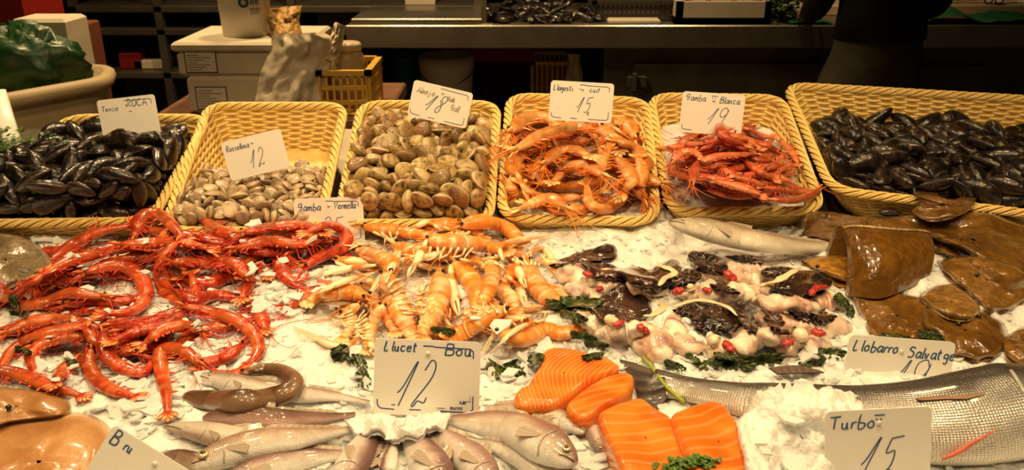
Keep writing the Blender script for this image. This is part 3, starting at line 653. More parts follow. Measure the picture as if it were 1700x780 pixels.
BAKED['b2'] = [
0,-1319,3386,1789,3,-83,-53,-14,
5,-1271,3342,1801,44,78,-43,11,
0,-1215,3359,1787,100,-4,4,-3,
4,-1114,3401,1795,87,24,6,-44,
1,-1151,3359,1790,99,-5,9,14,
4,-1053,3335,1807,41,73,52,-17,
1,-997,3374,1785,3,-90,-42,-10,
4,-903,3694,1891,5,-89,-43,-11,
5,-893,3529,1843,12,85,48,16,
5,-897,3474,1820,7,-94,32,8,
1,-875,3408,1813,14,-82,36,-43,
4,-929,3379,1789,98,19,5,3,
3,-1342,3371,1808,92,0,-7,39,
1,-1211,3347,1811,98,17,9,7,
0,-1118,3330,1811,95,-30,-3,-12,
4,-1102,3307,1845,91,-6,17,38,
3,-1007,3348,1827,15,69,27,66,
0,-899,3637,1871,90,25,6,-35,
3,-884,3462,1845,43,0,2,-90,
1,-906,3409,1829,93,-25,-25,-1,
0,-931,3352,1810,98,14,12,6,
2,-1315,3335,1829,79,30,-16,-51,
1,-1268,3323,1847,35,-14,6,-92,
3,-1209,3337,1836,84,39,2,38,
2,-1157,3332,1825,1,-79,57,-22,
4,-975,3339,1830,10,-70,-13,-70,
4,-924,3790,1929,86,-1,2,52,
2,-880,3580,1873,74,-23,-31,54,
1,-860,3461,1882,34,-31,-4,89,
3,-855,3403,1864,74,33,-47,-35,
3,-899,3355,1830,32,67,-65,-16,
4,-1388,3797,1929,20,-48,85,13,
4,-1364,3326,1842,15,61,73,-26,
1,-1304,3794,1922,2,-16,95,26,
5,-1306,3688,1920,90,28,-1,-33,
4,-1268,3287,1873,5,-14,98,12,
0,-1244,3818,1929,1,-35,-91,-24,
5,-1177,3632,1926,88,19,-22,-37,
1,-1214,3296,1847,12,0,-47,-87,
5,-1122,3583,1922,20,44,-87,-5,
4,-1161,3331,1856,97,11,2,22,
3,-1040,3818,1931,7,-93,-36,-9,
5,-1037,3292,1857,82,-25,-15,-49,
2,-979,3752,1944,90,13,11,39,
3,-938,3324,1848,49,14,-85,13,
4,-973,3824,1933,4,-54,80,24,
4,-890,3519,1877,7,95,-30,8,
4,-878,3353,1859,83,-18,-2,-53,
5,-1405,3752,1926,83,36,-18,38,
4,-1398,3650,1917,78,37,45,23,
0,-1423,3468,1897,54,43,51,51,
2,-1409,3379,1897,37,21,52,74,
4,-1401,3337,1876,46,26,43,73,
3,-1260,3776,1936,14,75,61,22,
3,-1296,3483,1910,26,94,17,-17,
3,-1318,3304,1870,77,-27,-56,-11,
2,-1206,3760,1938,73,13,21,-63,
1,-1193,3529,1916,93,31,-16,8,
4,-1160,3822,1933,92,25,6,-29,
3,-1109,3615,1943,57,-17,-12,-80,
3,-1162,3296,1872,8,-97,-21,6,
0,-1090,3283,1874,99,3,3,-14,
4,-949,3592,1919,1,22,3,98,
2,-962,3371,1879,27,61,-51,-53,
5,-989,3318,1868,82,50,-9,-28,
3,-889,3672,1919,92,13,-4,38,
0,-859,3548,1906,9,78,3,61,
2,-861,3338,1889,78,1,-6,-62,
1,-1413,3703,1927,91,12,1,41,
5,-1401,3524,1914,96,18,-16,-14,
2,-1397,3467,1917,65,-16,-74,7,
2,-1307,3754,1935,84,11,-7,-52,
4,-1263,3635,1926,59,-12,-39,70,
4,-1347,3476,1904,64,16,1,75,
2,-1342,3404,1896,79,16,-10,-58,
1,-1221,3596,1923,93,1,-30,-21,
3,-1247,3361,1917,38,65,48,-45,
1,-1228,3319,1903,85,52,6,-5,
5,-1100,3782,1953,87,8,6,48,
4,-1124,3659,1948,97,-11,9,18,
1,-1159,3299,1898,8,4,14,99,
5,-1024,3605,1927,92,15,6,-35,
4,-1025,3442,1931,87,-25,-41,-11,
4,-1060,3332,1868,91,2,-13,39,
2,-935,3696,1952,26,-84,-38,28,
2,-958,3526,1924,55,-14,6,82,
5,-968,3408,1914,21,73,65,5,
5,-948,3278,1878,12,-22,55,80,
2,-884,3789,1932,35,62,-27,-65,
5,-886,3603,1915,84,1,-5,-55,
4,-907,3458,1897,81,-13,-13,-56,
1,-916,3377,1889,9,94,-22,-25,
5,-896,3293,1867,86,-20,-34,-33,
5,-1428,3615,1936,12,58,36,72,
3,-1378,3630,1920,35,35,-58,-65,
2,-1358,3550,1924,71,2,60,36,
1,-1376,3429,1931,97,0,24,-7,
1,-1388,3411,1911,16,93,-33,-8,
4,-1342,3842,1939,3,-3,-7,100,
3,-1316,3651,1921,83,34,-25,37,
5,-1358,3486,1939,95,1,8,-31,
4,-1316,3440,1919,31,92,-7,-22,
5,-1293,3379,1927,66,22,-44,-57,
1,-1285,3336,1904,70,29,-34,-55,
2,-1170,3736,1946,44,43,15,77,
3,-1208,3645,1948,94,5,-16,30,
4,-1192,3508,1933,77,51,10,-37,
2,-1256,3454,1906,75,-49,-3,45,
1,-1241,3401,1911,24,-31,-26,-88,
0,-1215,3285,1893,25,-96,14,7,
0,-1171,3680,1925,82,21,-41,34,
1,-1075,3657,1959,72,-7,1,-69,
0,-1119,3483,1926,48,5,-33,-81,
0,-1141,3452,1911,24,96,16,1,
5,-1188,3405,1904,54,42,-70,19,
3,-1114,3263,1906,59,69,-37,21,
5,-1043,3765,1947,98,9,-10,17,
2,-1048,3586,1946,94,34,4,-8,
1,-1057,3488,1932,95,20,4,-22,
5,-1091,3371,1911,31,8,17,-93,
2,-987,3690,1949,87,33,-26,-27,
1,-968,3642,1934,8,-93,34,-8,
0,-922,3492,1923,25,67,52,47,
3,-992,3281,1898,53,14,79,27,
0,-886,3729,1935,28,83,-44,-18,
1,-915,3623,1932,95,5,-22,-22,
1,-907,3547,1920,97,-7,22,6,
0,-861,3433,1920,34,7,-40,-85,
5,-875,3380,1907,51,62,53,27,
3,-910,3316,1883,77,12,-44,-44,
1,-1432,3811,1942,47,50,-55,-48,
0,-1389,3582,1932,68,61,8,40,
0,-1326,3563,1928,67,8,-36,-64,
2,-1427,3428,1929,31,67,41,54,
4,-1348,3350,1908,44,34,28,78,
1,-1364,3302,1887,37,-91,-17,9,
5,-1351,3734,1942,78,19,-10,59,
5,-1321,3494,1959,8,-55,-82,11,
4,-1283,3436,1951,6,26,-96,10,
4,-1342,3302,1918,82,56,1,12,
5,-1295,3275,1913,52,69,16,-48,
5,-1225,3727,1944,14,-83,-38,-38,
5,-1232,3584,1948,82,-7,-22,52,
3,-1223,3493,1940,72,62,-8,-31,
0,-1235,3413,1934,60,-13,49,61,
1,-1210,3281,1918,10,-79,-60,-8,
4,-1098,3707,1946,79,38,10,-48,
1,-1174,3605,1953,64,30,-1,-70,
4,-1171,3466,1928,62,72,23,23,
2,-1158,3411,1913,4,58,66,-48,
4,-1169,3331,1930,18,-95,-16,22,
2,-1049,3706,1944,34,49,-28,-75,
0,-1066,3540,1927,47,24,5,85,
2,-1073,3450,1919,77,48,-36,22,
2,-1038,3392,1917,41,56,70,15,
3,-1073,3357,1938,90,27,5,-34,
3,-1115,3304,1916,38,82,-22,-36,
2,-1032,3666,1939,42,69,53,24,
5,-980,3617,1957,78,12,-4,62,
3,-947,3463,1939,71,26,-14,-64,
1,-990,3435,1925,57,8,-31,-75,
2,-1020,3339,1909,28,-30,82,39,
5,-1025,3290,1903,57,63,-37,-38,
1,-871,3654,1941,43,40,20,78,
5,-920,3622,1961,4,-91,40,-10,
2,-883,3531,1943,28,90,-33,-8,
3,-853,3485,1920,69,-38,-30,53,
1,-838,3383,1922,41,-61,-27,62,
3,-862,3308,1914,1,-51,82,25,
3,-1378,3682,1947,5,19,28,94,
2,-1350,3594,1948,49,60,-28,-57,
0,-1432,3556,1933,63,27,-64,-36,
1,-1422,3499,1938,44,28,85,11,
2,-1401,3326,1918,5,-36,-93,-6,
4,-1323,3695,1958,3,68,-73,-1,
2,-1286,3628,1950,1,96,-28,4,
5,-1283,3544,1953,92,-5,20,-34,
2,-1353,3403,1940,60,34,14,71,
3,-1323,3353,1920,40,73,-34,-44,
1,-1327,3267,1899,57,62,-50,19,
2,-1266,3718,1943,38,41,27,78,
0,-1246,3676,1954,65,43,45,42,
1,-1260,3486,1939,71,-52,35,-32,
2,-1212,3445,1941,89,21,-39,14,
4,-1172,3419,1946,31,90,31,2,
4,-1253,3282,1917,68,47,-40,-40,
0,-1139,3747,1941,31,59,29,68,
4,-1149,3552,1954,0,-14,2,99,
2,-1126,3524,1937,33,8,-18,-92,
3,-1073,3417,1941,20,13,29,93,
2,-1123,3383,1927,46,75,33,33,
5,-1172,3277,1938,30,-50,-80,-14,
1,-1102,3827,1933,82,24,6,-52,
3,-993,3554,1944,40,58,-70,-10,
4,-1016,3542,1931,75,-9,28,60,
1,-989,3360,1919,16,37,74,55,
1,-1109,3336,1937,60,72,-35,7,
3,-1070,3307,1903,39,-11,-91,-1,
2,-1007,3869,1947,97,25,4,2,
0,-953,3539,1947,15,59,79,1,
1,-992,3485,1938,35,79,-50,-9,
5,-913,3404,1921,0,47,27,84,
2,-1038,3315,1940,8,-14,45,88,
0,-1060,3262,1910,74,-53,-25,-33,
3,-932,3760,1956,98,14,10,12,
2,-909,3578,1943,40,91,-9,-2,
1,-897,3448,1930,23,96,16,9,
0,-891,3496,1917,91,-5,-36,-21,
5,-929,3347,1924,3,-19,5,-98,
3,-953,3317,1903,9,85,38,-34,
2,-1412,3725,1957,22,-4,26,94,
0,-1336,3636,1954,38,-81,17,-40,
]
BAKED['b3'] = [
3,-646,4015,2068,88,33,6,34,
1,-632,3398,1865,57,18,4,-80,
4,-560,4015,2067,47,10,-2,87,
6,-490,3399,1868,80,25,4,-54,
7,-396,3386,1869,18,3,19,-96,
7,-312,4027,2073,22,3,-3,97,
6,-289,3906,2033,3,-92,-39,-9,
5,-303,3371,1869,71,-7,0,70,
5,-213,4020,2070,4,-97,22,7,
1,-151,3731,1976,80,43,-3,-41,
6,-173,3573,1925,0,-98,17,6,
3,-224,3378,1864,91,37,-5,-15,
6,-636,3961,2079,56,77,28,-13,
2,-681,3924,2037,93,32,6,18,
5,-620,3759,2024,53,35,-16,-76,
6,-682,3567,1976,56,26,13,78,
0,-556,3415,1880,53,10,-34,77,
0,-484,4024,2074,23,90,37,7,
7,-538,3414,1926,9,91,-32,-22,
1,-531,3339,1880,38,44,78,-21,
5,-411,3947,2072,46,47,19,73,
2,-379,3334,1907,97,12,16,-14,
6,-274,4088,2096,80,18,-6,-57,
1,-324,3868,2065,25,64,61,38,
3,-260,3800,2034,19,54,-79,-21,
7,-228,3715,2020,99,8,-6,-9,
5,-319,3349,1931,80,10,36,-47,
7,-157,4063,2084,90,27,4,-34,
6,-130,3529,1981,43,-62,-29,60,
7,-151,3481,1906,74,-8,0,66,
4,-238,3330,1898,44,57,-64,29,
3,-668,4125,2118,32,-49,-66,-47,
7,-678,3851,2046,88,-17,14,42,
1,-617,3391,1917,77,2,7,-63,
7,-512,4084,2096,90,24,-10,-36,
6,-512,3666,1999,21,-68,-69,-9,
3,-497,3556,1979,90,-26,24,-27,
0,-525,3475,1941,97,1,20,12,
7,-450,3355,1907,3,48,-84,-24,
4,-423,4098,2095,3,98,21,7,
2,-357,3943,2043,60,20,4,-78,
1,-428,3646,1995,92,-1,29,28,
5,-379,3394,1936,90,-40,13,10,
7,-348,4086,2103,44,78,39,21,
0,-272,3956,2065,93,-19,-7,-30,
1,-237,3753,2069,60,10,-24,-76,
6,-278,3474,1958,85,4,-13,-51,
2,-290,3314,1966,39,87,26,-17,
3,-141,4003,2086,1,-35,-72,-60,
0,-136,3935,2047,22,59,60,49,
4,-191,3784,2047,89,17,-29,-32,
0,-147,3656,1965,46,10,-86,-19,
7,-154,3444,1957,67,35,6,-65,
3,-183,3362,1909,8,-92,-14,35,
4,-687,4064,2092,72,55,-6,42,
6,-692,3882,2092,89,4,28,36,
3,-709,3769,2042,66,-22,59,-41,
6,-643,3625,1996,15,-23,-12,-95,
1,-574,3592,1979,1,8,-37,-93,
7,-650,3431,1966,49,54,-69,-4,
6,-676,3433,1899,46,68,-50,-27,
5,-588,4127,2112,86,42,-22,-20,
5,-537,3837,2071,28,12,-2,95,
5,-531,3756,2039,93,12,11,-33,
0,-561,3701,2025,59,-16,11,78,
1,-479,3589,2011,86,10,34,37,
2,-577,3349,1888,14,76,-46,43,
2,-375,4145,2117,11,-19,-76,-61,
1,-359,3816,2057,0,67,46,58,
1,-426,3493,1989,17,1,66,74,
5,-392,3374,2009,86,-40,7,31,
1,-202,4125,2112,93,4,-24,-27,
6,-263,3966,2109,96,5,-6,-28,
1,-309,3660,2020,70,21,-41,-54,
7,-198,3532,2038,97,12,18,-14,
6,-356,3529,2000,96,-2,-19,20,
2,-206,4036,2120,82,9,-33,-46,
5,-187,3928,2089,74,16,13,-65,
3,-156,3861,2029,88,26,33,24,
0,-136,3609,1968,28,61,-16,72,
7,-215,3495,1932,55,17,77,27,
0,-165,3416,1891,78,-49,28,28,
4,-605,4026,2125,26,-62,69,27,
5,-624,3818,2058,58,62,52,5,
2,-667,3726,2037,17,81,47,32,
0,-576,3637,2000,91,6,40,9,
6,-635,3532,1991,88,21,41,8,
1,-683,3489,1954,17,-41,67,60,
2,-648,3349,1897,41,8,49,76,
5,-552,3926,2087,11,80,-58,-9,
2,-598,3695,2070,26,92,-31,-2,
3,-631,3665,2034,26,95,-10,10,
6,-478,3629,2055,48,-16,-34,-79,
1,-474,3530,2031,57,-76,-22,23,
7,-511,3466,1986,90,38,23,1,
5,-593,3313,1957,65,60,-46,6,
4,-443,4024,2122,11,2,-15,-98,
7,-440,3815,2036,5,0,-96,26,
6,-415,3662,2060,20,18,74,62,
7,-378,3457,2021,16,33,4,93,
5,-370,3304,1973,25,20,-86,39,
6,-343,3939,2097,17,98,-9,2,
6,-251,3875,2076,80,41,25,36,
5,-307,3728,2034,34,-18,81,44,
5,-283,3586,2047,21,-3,-30,93,
4,-303,3456,2002,73,57,-25,-28,
5,-261,3369,1987,6,-40,63,-66,
4,-365,4009,2112,14,94,22,20,
0,-155,3822,2086,52,73,-36,-26,
4,-203,3672,2059,15,71,61,31,
6,-133,3590,2035,31,49,22,78,
5,-197,3476,2021,42,84,27,-19,
1,-220,3438,1980,41,46,24,75,
7,-254,3404,1923,79,7,-2,-61,
2,-606,4078,2097,77,61,-20,-2,
2,-679,3775,2082,35,53,-63,-44,
5,-689,3673,2078,58,16,32,73,
0,-621,3700,1984,77,-13,-12,-61,
5,-580,3514,2007,16,67,63,35,
7,-602,3433,1995,73,-42,4,-54,
4,-665,3361,1958,97,-13,15,13,
0,-543,4022,2106,73,-1,7,-68,
7,-577,3757,2087,96,27,2,9,
6,-515,3693,2061,26,16,32,90,
5,-530,3554,2060,78,13,13,60,
5,-553,3625,2040,43,-7,27,-86,
1,-593,3373,1972,45,66,-60,7,
2,-535,3344,1946,82,55,13,3,
3,-448,4136,2123,39,-15,43,80,
0,-400,3865,2072,93,8,-19,31,
3,-337,3662,2058,48,48,67,30,
2,-397,3598,2022,69,20,33,61,
0,-322,3519,2044,3,-99,-14,-2,
4,-467,3363,1992,28,69,-37,56,
3,-434,3329,1955,25,67,13,69,
4,-309,3793,2086,51,32,-59,-54,
3,-220,3834,2073,67,51,52,11,
4,-255,3662,2046,39,45,44,67,
3,-207,3621,2019,19,76,61,-9,
0,-268,3510,2016,9,-80,-56,-19,
6,-306,3406,2034,3,22,37,-90,
6,-221,3323,1976,20,-44,-47,-74,
1,-127,3869,2075,42,75,-33,-39,
6,-130,3804,2020,20,64,-20,-71,
3,-130,3721,2045,45,63,-63,6,
4,-135,3673,2021,57,7,35,74,
5,-136,3417,2017,24,68,-61,-33,
5,-186,3387,1982,31,-69,14,64,
5,-150,3353,1955,69,44,57,10,
4,-706,3988,2086,42,64,31,56,
5,-631,3889,2094,46,-46,4,-76,
1,-706,3660,2017,52,44,-35,-64,
6,-680,3563,2043,93,6,-9,34,
1,-638,3480,2017,9,-22,58,78,
3,-570,3439,2034,38,90,-16,-17,
5,-658,3342,2006,69,19,0,70,
2,-486,3958,2095,2,93,-34,-11,
1,-446,3800,2083,4,49,86,12,
4,-487,3746,2079,34,66,-58,-34,
5,-407,3535,2051,20,-89,-38,-13,
2,-491,3407,2011,60,38,-70,-11,
2,-526,3392,1989,72,3,48,51,
4,-505,3308,1956,64,70,29,-16,
6,-494,3845,2113,0,62,-76,-20,
6,-424,3870,2117,83,26,-7,-50,
7,-373,3733,2074,21,65,-59,-44,
1,-357,3595,2041,53,30,57,55,
4,-450,3436,2000,49,60,-17,-61,
4,-345,3344,1997,32,-8,-35,-88,
]
BAKED['b6'] = [
0,1612,4071,2021,55,-7,-33,77,
4,1588,3976,1993,52,-8,-34,78,
3,1631,3635,1882,1,-3,-40,92,
3,1759,4099,2028,78,32,8,-52,
1,1694,3578,1861,99,6,10,0,
4,1842,3561,1854,31,-3,-6,95,
2,1999,3545,1848,88,28,12,-37,
3,2152,4047,2012,65,29,6,-70,
6,2132,3506,1841,34,-6,-21,91,
1,2231,3495,1834,46,-5,-18,87,
6,1553,4132,2048,61,48,-32,-54,
5,1575,3877,1992,47,-28,-32,77,
0,1545,3704,1910,29,-33,-87,20,
3,1651,3581,1923,60,47,-40,-50,
6,1855,4104,2031,71,20,10,66,
4,1653,3929,1985,37,45,42,69,
3,1737,3732,1961,63,74,-11,-22,
5,1728,3597,1906,93,8,13,-32,
7,1897,4017,2056,64,18,10,74,
4,1904,3555,1878,51,-8,-7,-86,
2,2003,4111,2030,9,1,13,99,
6,1985,3489,1879,28,-15,17,93,
0,2181,4148,2041,66,31,5,-69,
7,2283,4095,2057,37,20,44,79,
4,2457,3961,1991,23,-1,-44,87,
2,1539,4027,2041,21,67,-71,11,
4,1602,3894,2035,70,-5,4,-71,
7,1541,3744,1985,34,28,-26,-86,
5,1514,3626,1988,19,25,-63,70,
1,1551,3610,1904,90,5,8,-42,
6,1864,4215,2086,88,-40,-25,3,
7,1687,3661,1973,94,4,-17,-29,
1,1712,3535,1902,40,79,-44,-11,
2,1936,4178,2052,24,-1,7,97,
5,1894,3733,1980,64,-11,-33,-69,
6,1943,3523,1929,42,13,4,-90,
5,2073,4041,2028,23,37,10,89,
2,2033,3850,2008,65,60,-35,-31,
6,1970,3629,1938,82,-1,12,55,
7,2054,3507,1888,29,20,31,88,
7,2217,4056,2050,49,15,-5,86,
2,2217,3947,2002,54,-12,5,-83,
7,2181,3754,1968,91,-1,6,-40,
3,2205,3436,1873,17,2,12,98,
2,2356,4035,2012,58,-14,35,-72,
5,2282,3711,1984,74,36,-30,-48,
7,2394,3858,1998,88,-14,12,43,
5,2574,4121,2035,88,47,3,2,
1,1630,4177,2053,13,-30,-88,-35,
7,1513,3902,2024,70,24,21,64,
0,1472,3697,1997,27,55,36,71,
0,1581,3597,1957,35,-24,-22,-88,
0,1525,3566,1945,33,19,39,84,
7,1700,4218,2078,65,-5,-36,67,
5,1736,3984,2019,31,20,54,76,
7,1707,3696,2026,9,-9,47,87,
0,1835,3651,1972,64,-4,21,-74,
7,1700,3539,1967,50,34,58,54,
6,2001,4193,2060,82,35,6,-46,
7,1844,3775,1991,79,1,12,60,
6,1826,3535,1913,90,-8,6,43,
4,2111,4092,2037,63,46,-39,-49,
5,1931,3892,2000,36,48,-30,-74,
1,2077,3790,1966,1,60,-80,6,
2,2030,3657,1947,43,46,48,61,
3,2059,3473,1951,85,48,-1,-20,
0,2289,3984,2040,87,5,14,-47,
5,2167,3975,2032,6,13,1,-99,
4,2100,3699,1953,96,25,-13,-10,
0,2412,4125,2038,52,32,-25,-75,
5,2257,3647,1994,55,-11,-35,75,
5,2237,3550,1949,44,68,-32,-50,
2,2507,4010,2037,41,11,-6,-90,
6,2380,3925,2030,94,-9,-10,31,
0,1662,4106,2033,2,-90,35,27,
6,1536,3821,2009,7,-72,-4,-69,
6,1501,3747,2034,40,41,64,51,
3,1592,3661,1947,14,18,88,42,
1,1614,3534,1938,31,15,50,80,
1,1757,4197,2058,72,36,-6,-59,
6,1683,3900,2039,72,-1,10,-68,
3,1732,3743,2034,4,10,78,61,
2,1794,3536,1980,2,20,20,96,
2,1746,3542,1944,10,66,72,22,
4,1811,4049,2066,64,9,-1,76,
5,1862,3910,2015,53,9,-13,83,
2,1941,3765,2001,55,6,68,47,
7,1890,3600,1995,86,28,-15,40,
3,1967,4008,2042,82,-4,-26,51,
1,2027,3921,2034,45,20,56,67,
0,1980,3807,2043,55,-27,-34,72,
1,1943,3533,1983,45,26,-45,-73,
7,2018,3439,1953,61,72,-4,-34,
7,2274,4199,2069,17,-6,-86,-48,
4,2187,3832,2006,21,27,4,94,
6,2072,3713,2008,89,2,14,44,
3,2115,3552,1943,58,60,27,49,
6,2163,3499,1940,57,10,18,-79,
4,2291,3863,2043,77,17,-1,-61,
1,2365,3724,2001,41,-19,4,89,
6,2173,3589,1980,58,29,-54,-54,
6,2493,3901,2035,19,28,23,91,
7,2433,3794,2014,27,37,15,87,
5,2303,3550,1996,86,13,9,49,
5,1644,3994,2060,73,26,-32,-55,
2,1563,3939,2042,46,40,-62,-50,
1,1625,3775,2018,58,-4,20,-79,
7,1599,3649,2014,77,64,-5,4,
3,1629,3558,1993,58,4,4,-81,
6,1708,4112,2061,25,66,-40,-59,
2,1780,4018,2009,5,39,49,78,
6,1754,3825,2029,8,34,-56,-76,
2,1807,3608,2002,49,13,12,86,
3,1826,3452,1990,15,44,84,-28,
1,1888,3872,2053,3,-43,-86,-27,
4,1861,3833,2031,43,85,-31,-8,
1,1763,3769,2001,93,16,-30,-15,
2,1876,3524,1987,46,3,-51,-73,
0,1863,3465,1936,12,3,92,-38,
3,1937,3941,2069,66,30,-10,-68,
2,2072,3940,2025,36,38,53,67,
3,1997,3742,1983,50,71,36,34,
4,2021,3579,1983,71,39,24,53,
2,1937,3440,1958,14,-36,-25,-89,
6,2122,4224,2072,15,15,5,-98,
2,2125,3848,2000,11,61,-79,-4,
5,2173,3708,2012,53,13,14,82,
5,2085,3603,1980,66,41,18,60,
4,2160,3412,1948,3,-19,-43,88,
5,2376,4047,2061,48,52,48,51,
7,2227,3859,2051,69,13,23,68,
7,2272,3757,2032,98,9,-14,-9,
6,2111,3410,1986,18,23,71,64,
4,2241,3433,1977,87,-7,-1,-49,
0,2466,4038,2053,4,31,-89,-34,
]
m_mussel = mat('wet_mussel_shell', (1, 1, 1), .24, tint=True, coat=.35, bump=.35, bscale=160, rnd=.25)
m_clam = mat('wet_clam_shell', (1, 1, 1), .34, tint=True, coat=.25, bump=.3, bscale=260, rnd=.22)
SHELL = {'b1': ('mussel', 'mussel', 'black mussel heaped in the leftmost wicker basket', 'mussels in the left basket', m_mussel),
         'b2': ('small_clam', 'clam', 'small grey-brown clam in the pile in the second wicker basket', 'small clams in the second basket', m_clam),
         'b3': ('large_clam', 'clam', 'large striped brown clam in the brimming third wicker basket', 'large clams in the third basket', m_clam),
         'b6': ('mussel', 'mussel', 'glossy black mussel in the wide wicker basket at the right end', 'mussels in the wide right basket', m_mussel)}
vcache = {}
for key, s in BAKED.items():
    kd = KINDS[key][0]
    if kd not in vcache: vcache[kd] = shell_variants(kd)
    nm, cat, lab, grp, mm_ = SHELL[key]
    for me in vcache[kd]:
        if not me.materials: me.materials.append(mm_); me.polygons.foreach_set('use_smooth', [True]*len(me.polygons))
    for i in range(0, len(s), 8):
        vi, x, y, z = s[i:i+4]; quat = Quaternion([v/100 for v in s[i+4:i+8]]).normalized()
        o = bpy.data.objects.new(nm, vcache[kd][vi]); COL.objects.link(o); o.rotation_mode = 'QUATERNION'
        o.location = (x/2000, y/2000, z/2000); o.rotation_quaternion = quat
        tag(o, lab, cat, grp)
# ================================================================ SHRIMP, PRAWNS, LANGOUSTINES
m_red = mat('raw_red_shrimp_shell', (1, 1, 1), .26, tint=True, coat=.5, sss=.12, bump=.22, bscale=220, rnd=.12)
m_prawn = mat('cooked_prawn_shell', (1, 1, 1), .30, tint=True, coat=.4, sss=.15, bump=.25, bscale=220, rnd=.10)
m_small = mat('pink_shrimp_shell', (1, 1, 1), .30, tint=True, coat=.4, sss=.15, bump=.2, bscale=260, rnd=.15)
m_lang = mat('langoustine_shell', (1, 1, 1), .30, tint=True, coat=.4, sss=.12, bump=.3, bscale=200, rnd=.08)
m_eye = mat('black_glossy_eye', (.012, .010, .012), .12, coat=.5)
def ball(mb, c, r, seg=8, col=(1, 1, 1)):
    rows = []
    for i in range(seg//2+1):
        p = math.pi*i/(seg//2); rows.append([(c[0]+r*max(.02, math.sin(p))*math.cos(a), c[1]+r*max(.02, math.sin(p))*math.sin(a), c[2]-r*math.cos(p)) for a in np.linspace(0, 2*math.pi, seg, endpoint=False)])
    mb.grid(np.array(rows), col, True)
def hair(p0, d, length, rr, curl=1.0, n=12, up=.004):
    """a feeler lying loosely over what is beneath it"""
    pts = [np.array(p0)]; d = np.array(d, float); d /= np.linalg.norm(d)+1e-9; w = rr.uniform(-1, 1)*curl
    for i in range(n):
        a = w*.16; d = np.array([d[0]*math.cos(a)-d[1]*math.sin(a), d[0]*math.sin(a)+d[1]*math.cos(a), d[2]*.8])
        p = pts[-1]+d*length/n; f = float(hget(p[0], p[1]))+up; p[2] = max(p[2]*.45+f*.55, pts[-1][2]-.45*length/n) if p[2] > f else min(f, pts[-1][2]+.8*length/n)
        pts.append(p)
    return np.array(pts)
def ventral_sign(P):
    k = len(P)//2; chord = P[-1]-P[0]; mid = P[k]-(P[0]+P[-1])/2; t, sd, nn = frames(P)
    return -1 if np.dot(mid, sd[k]) > 0 else 1
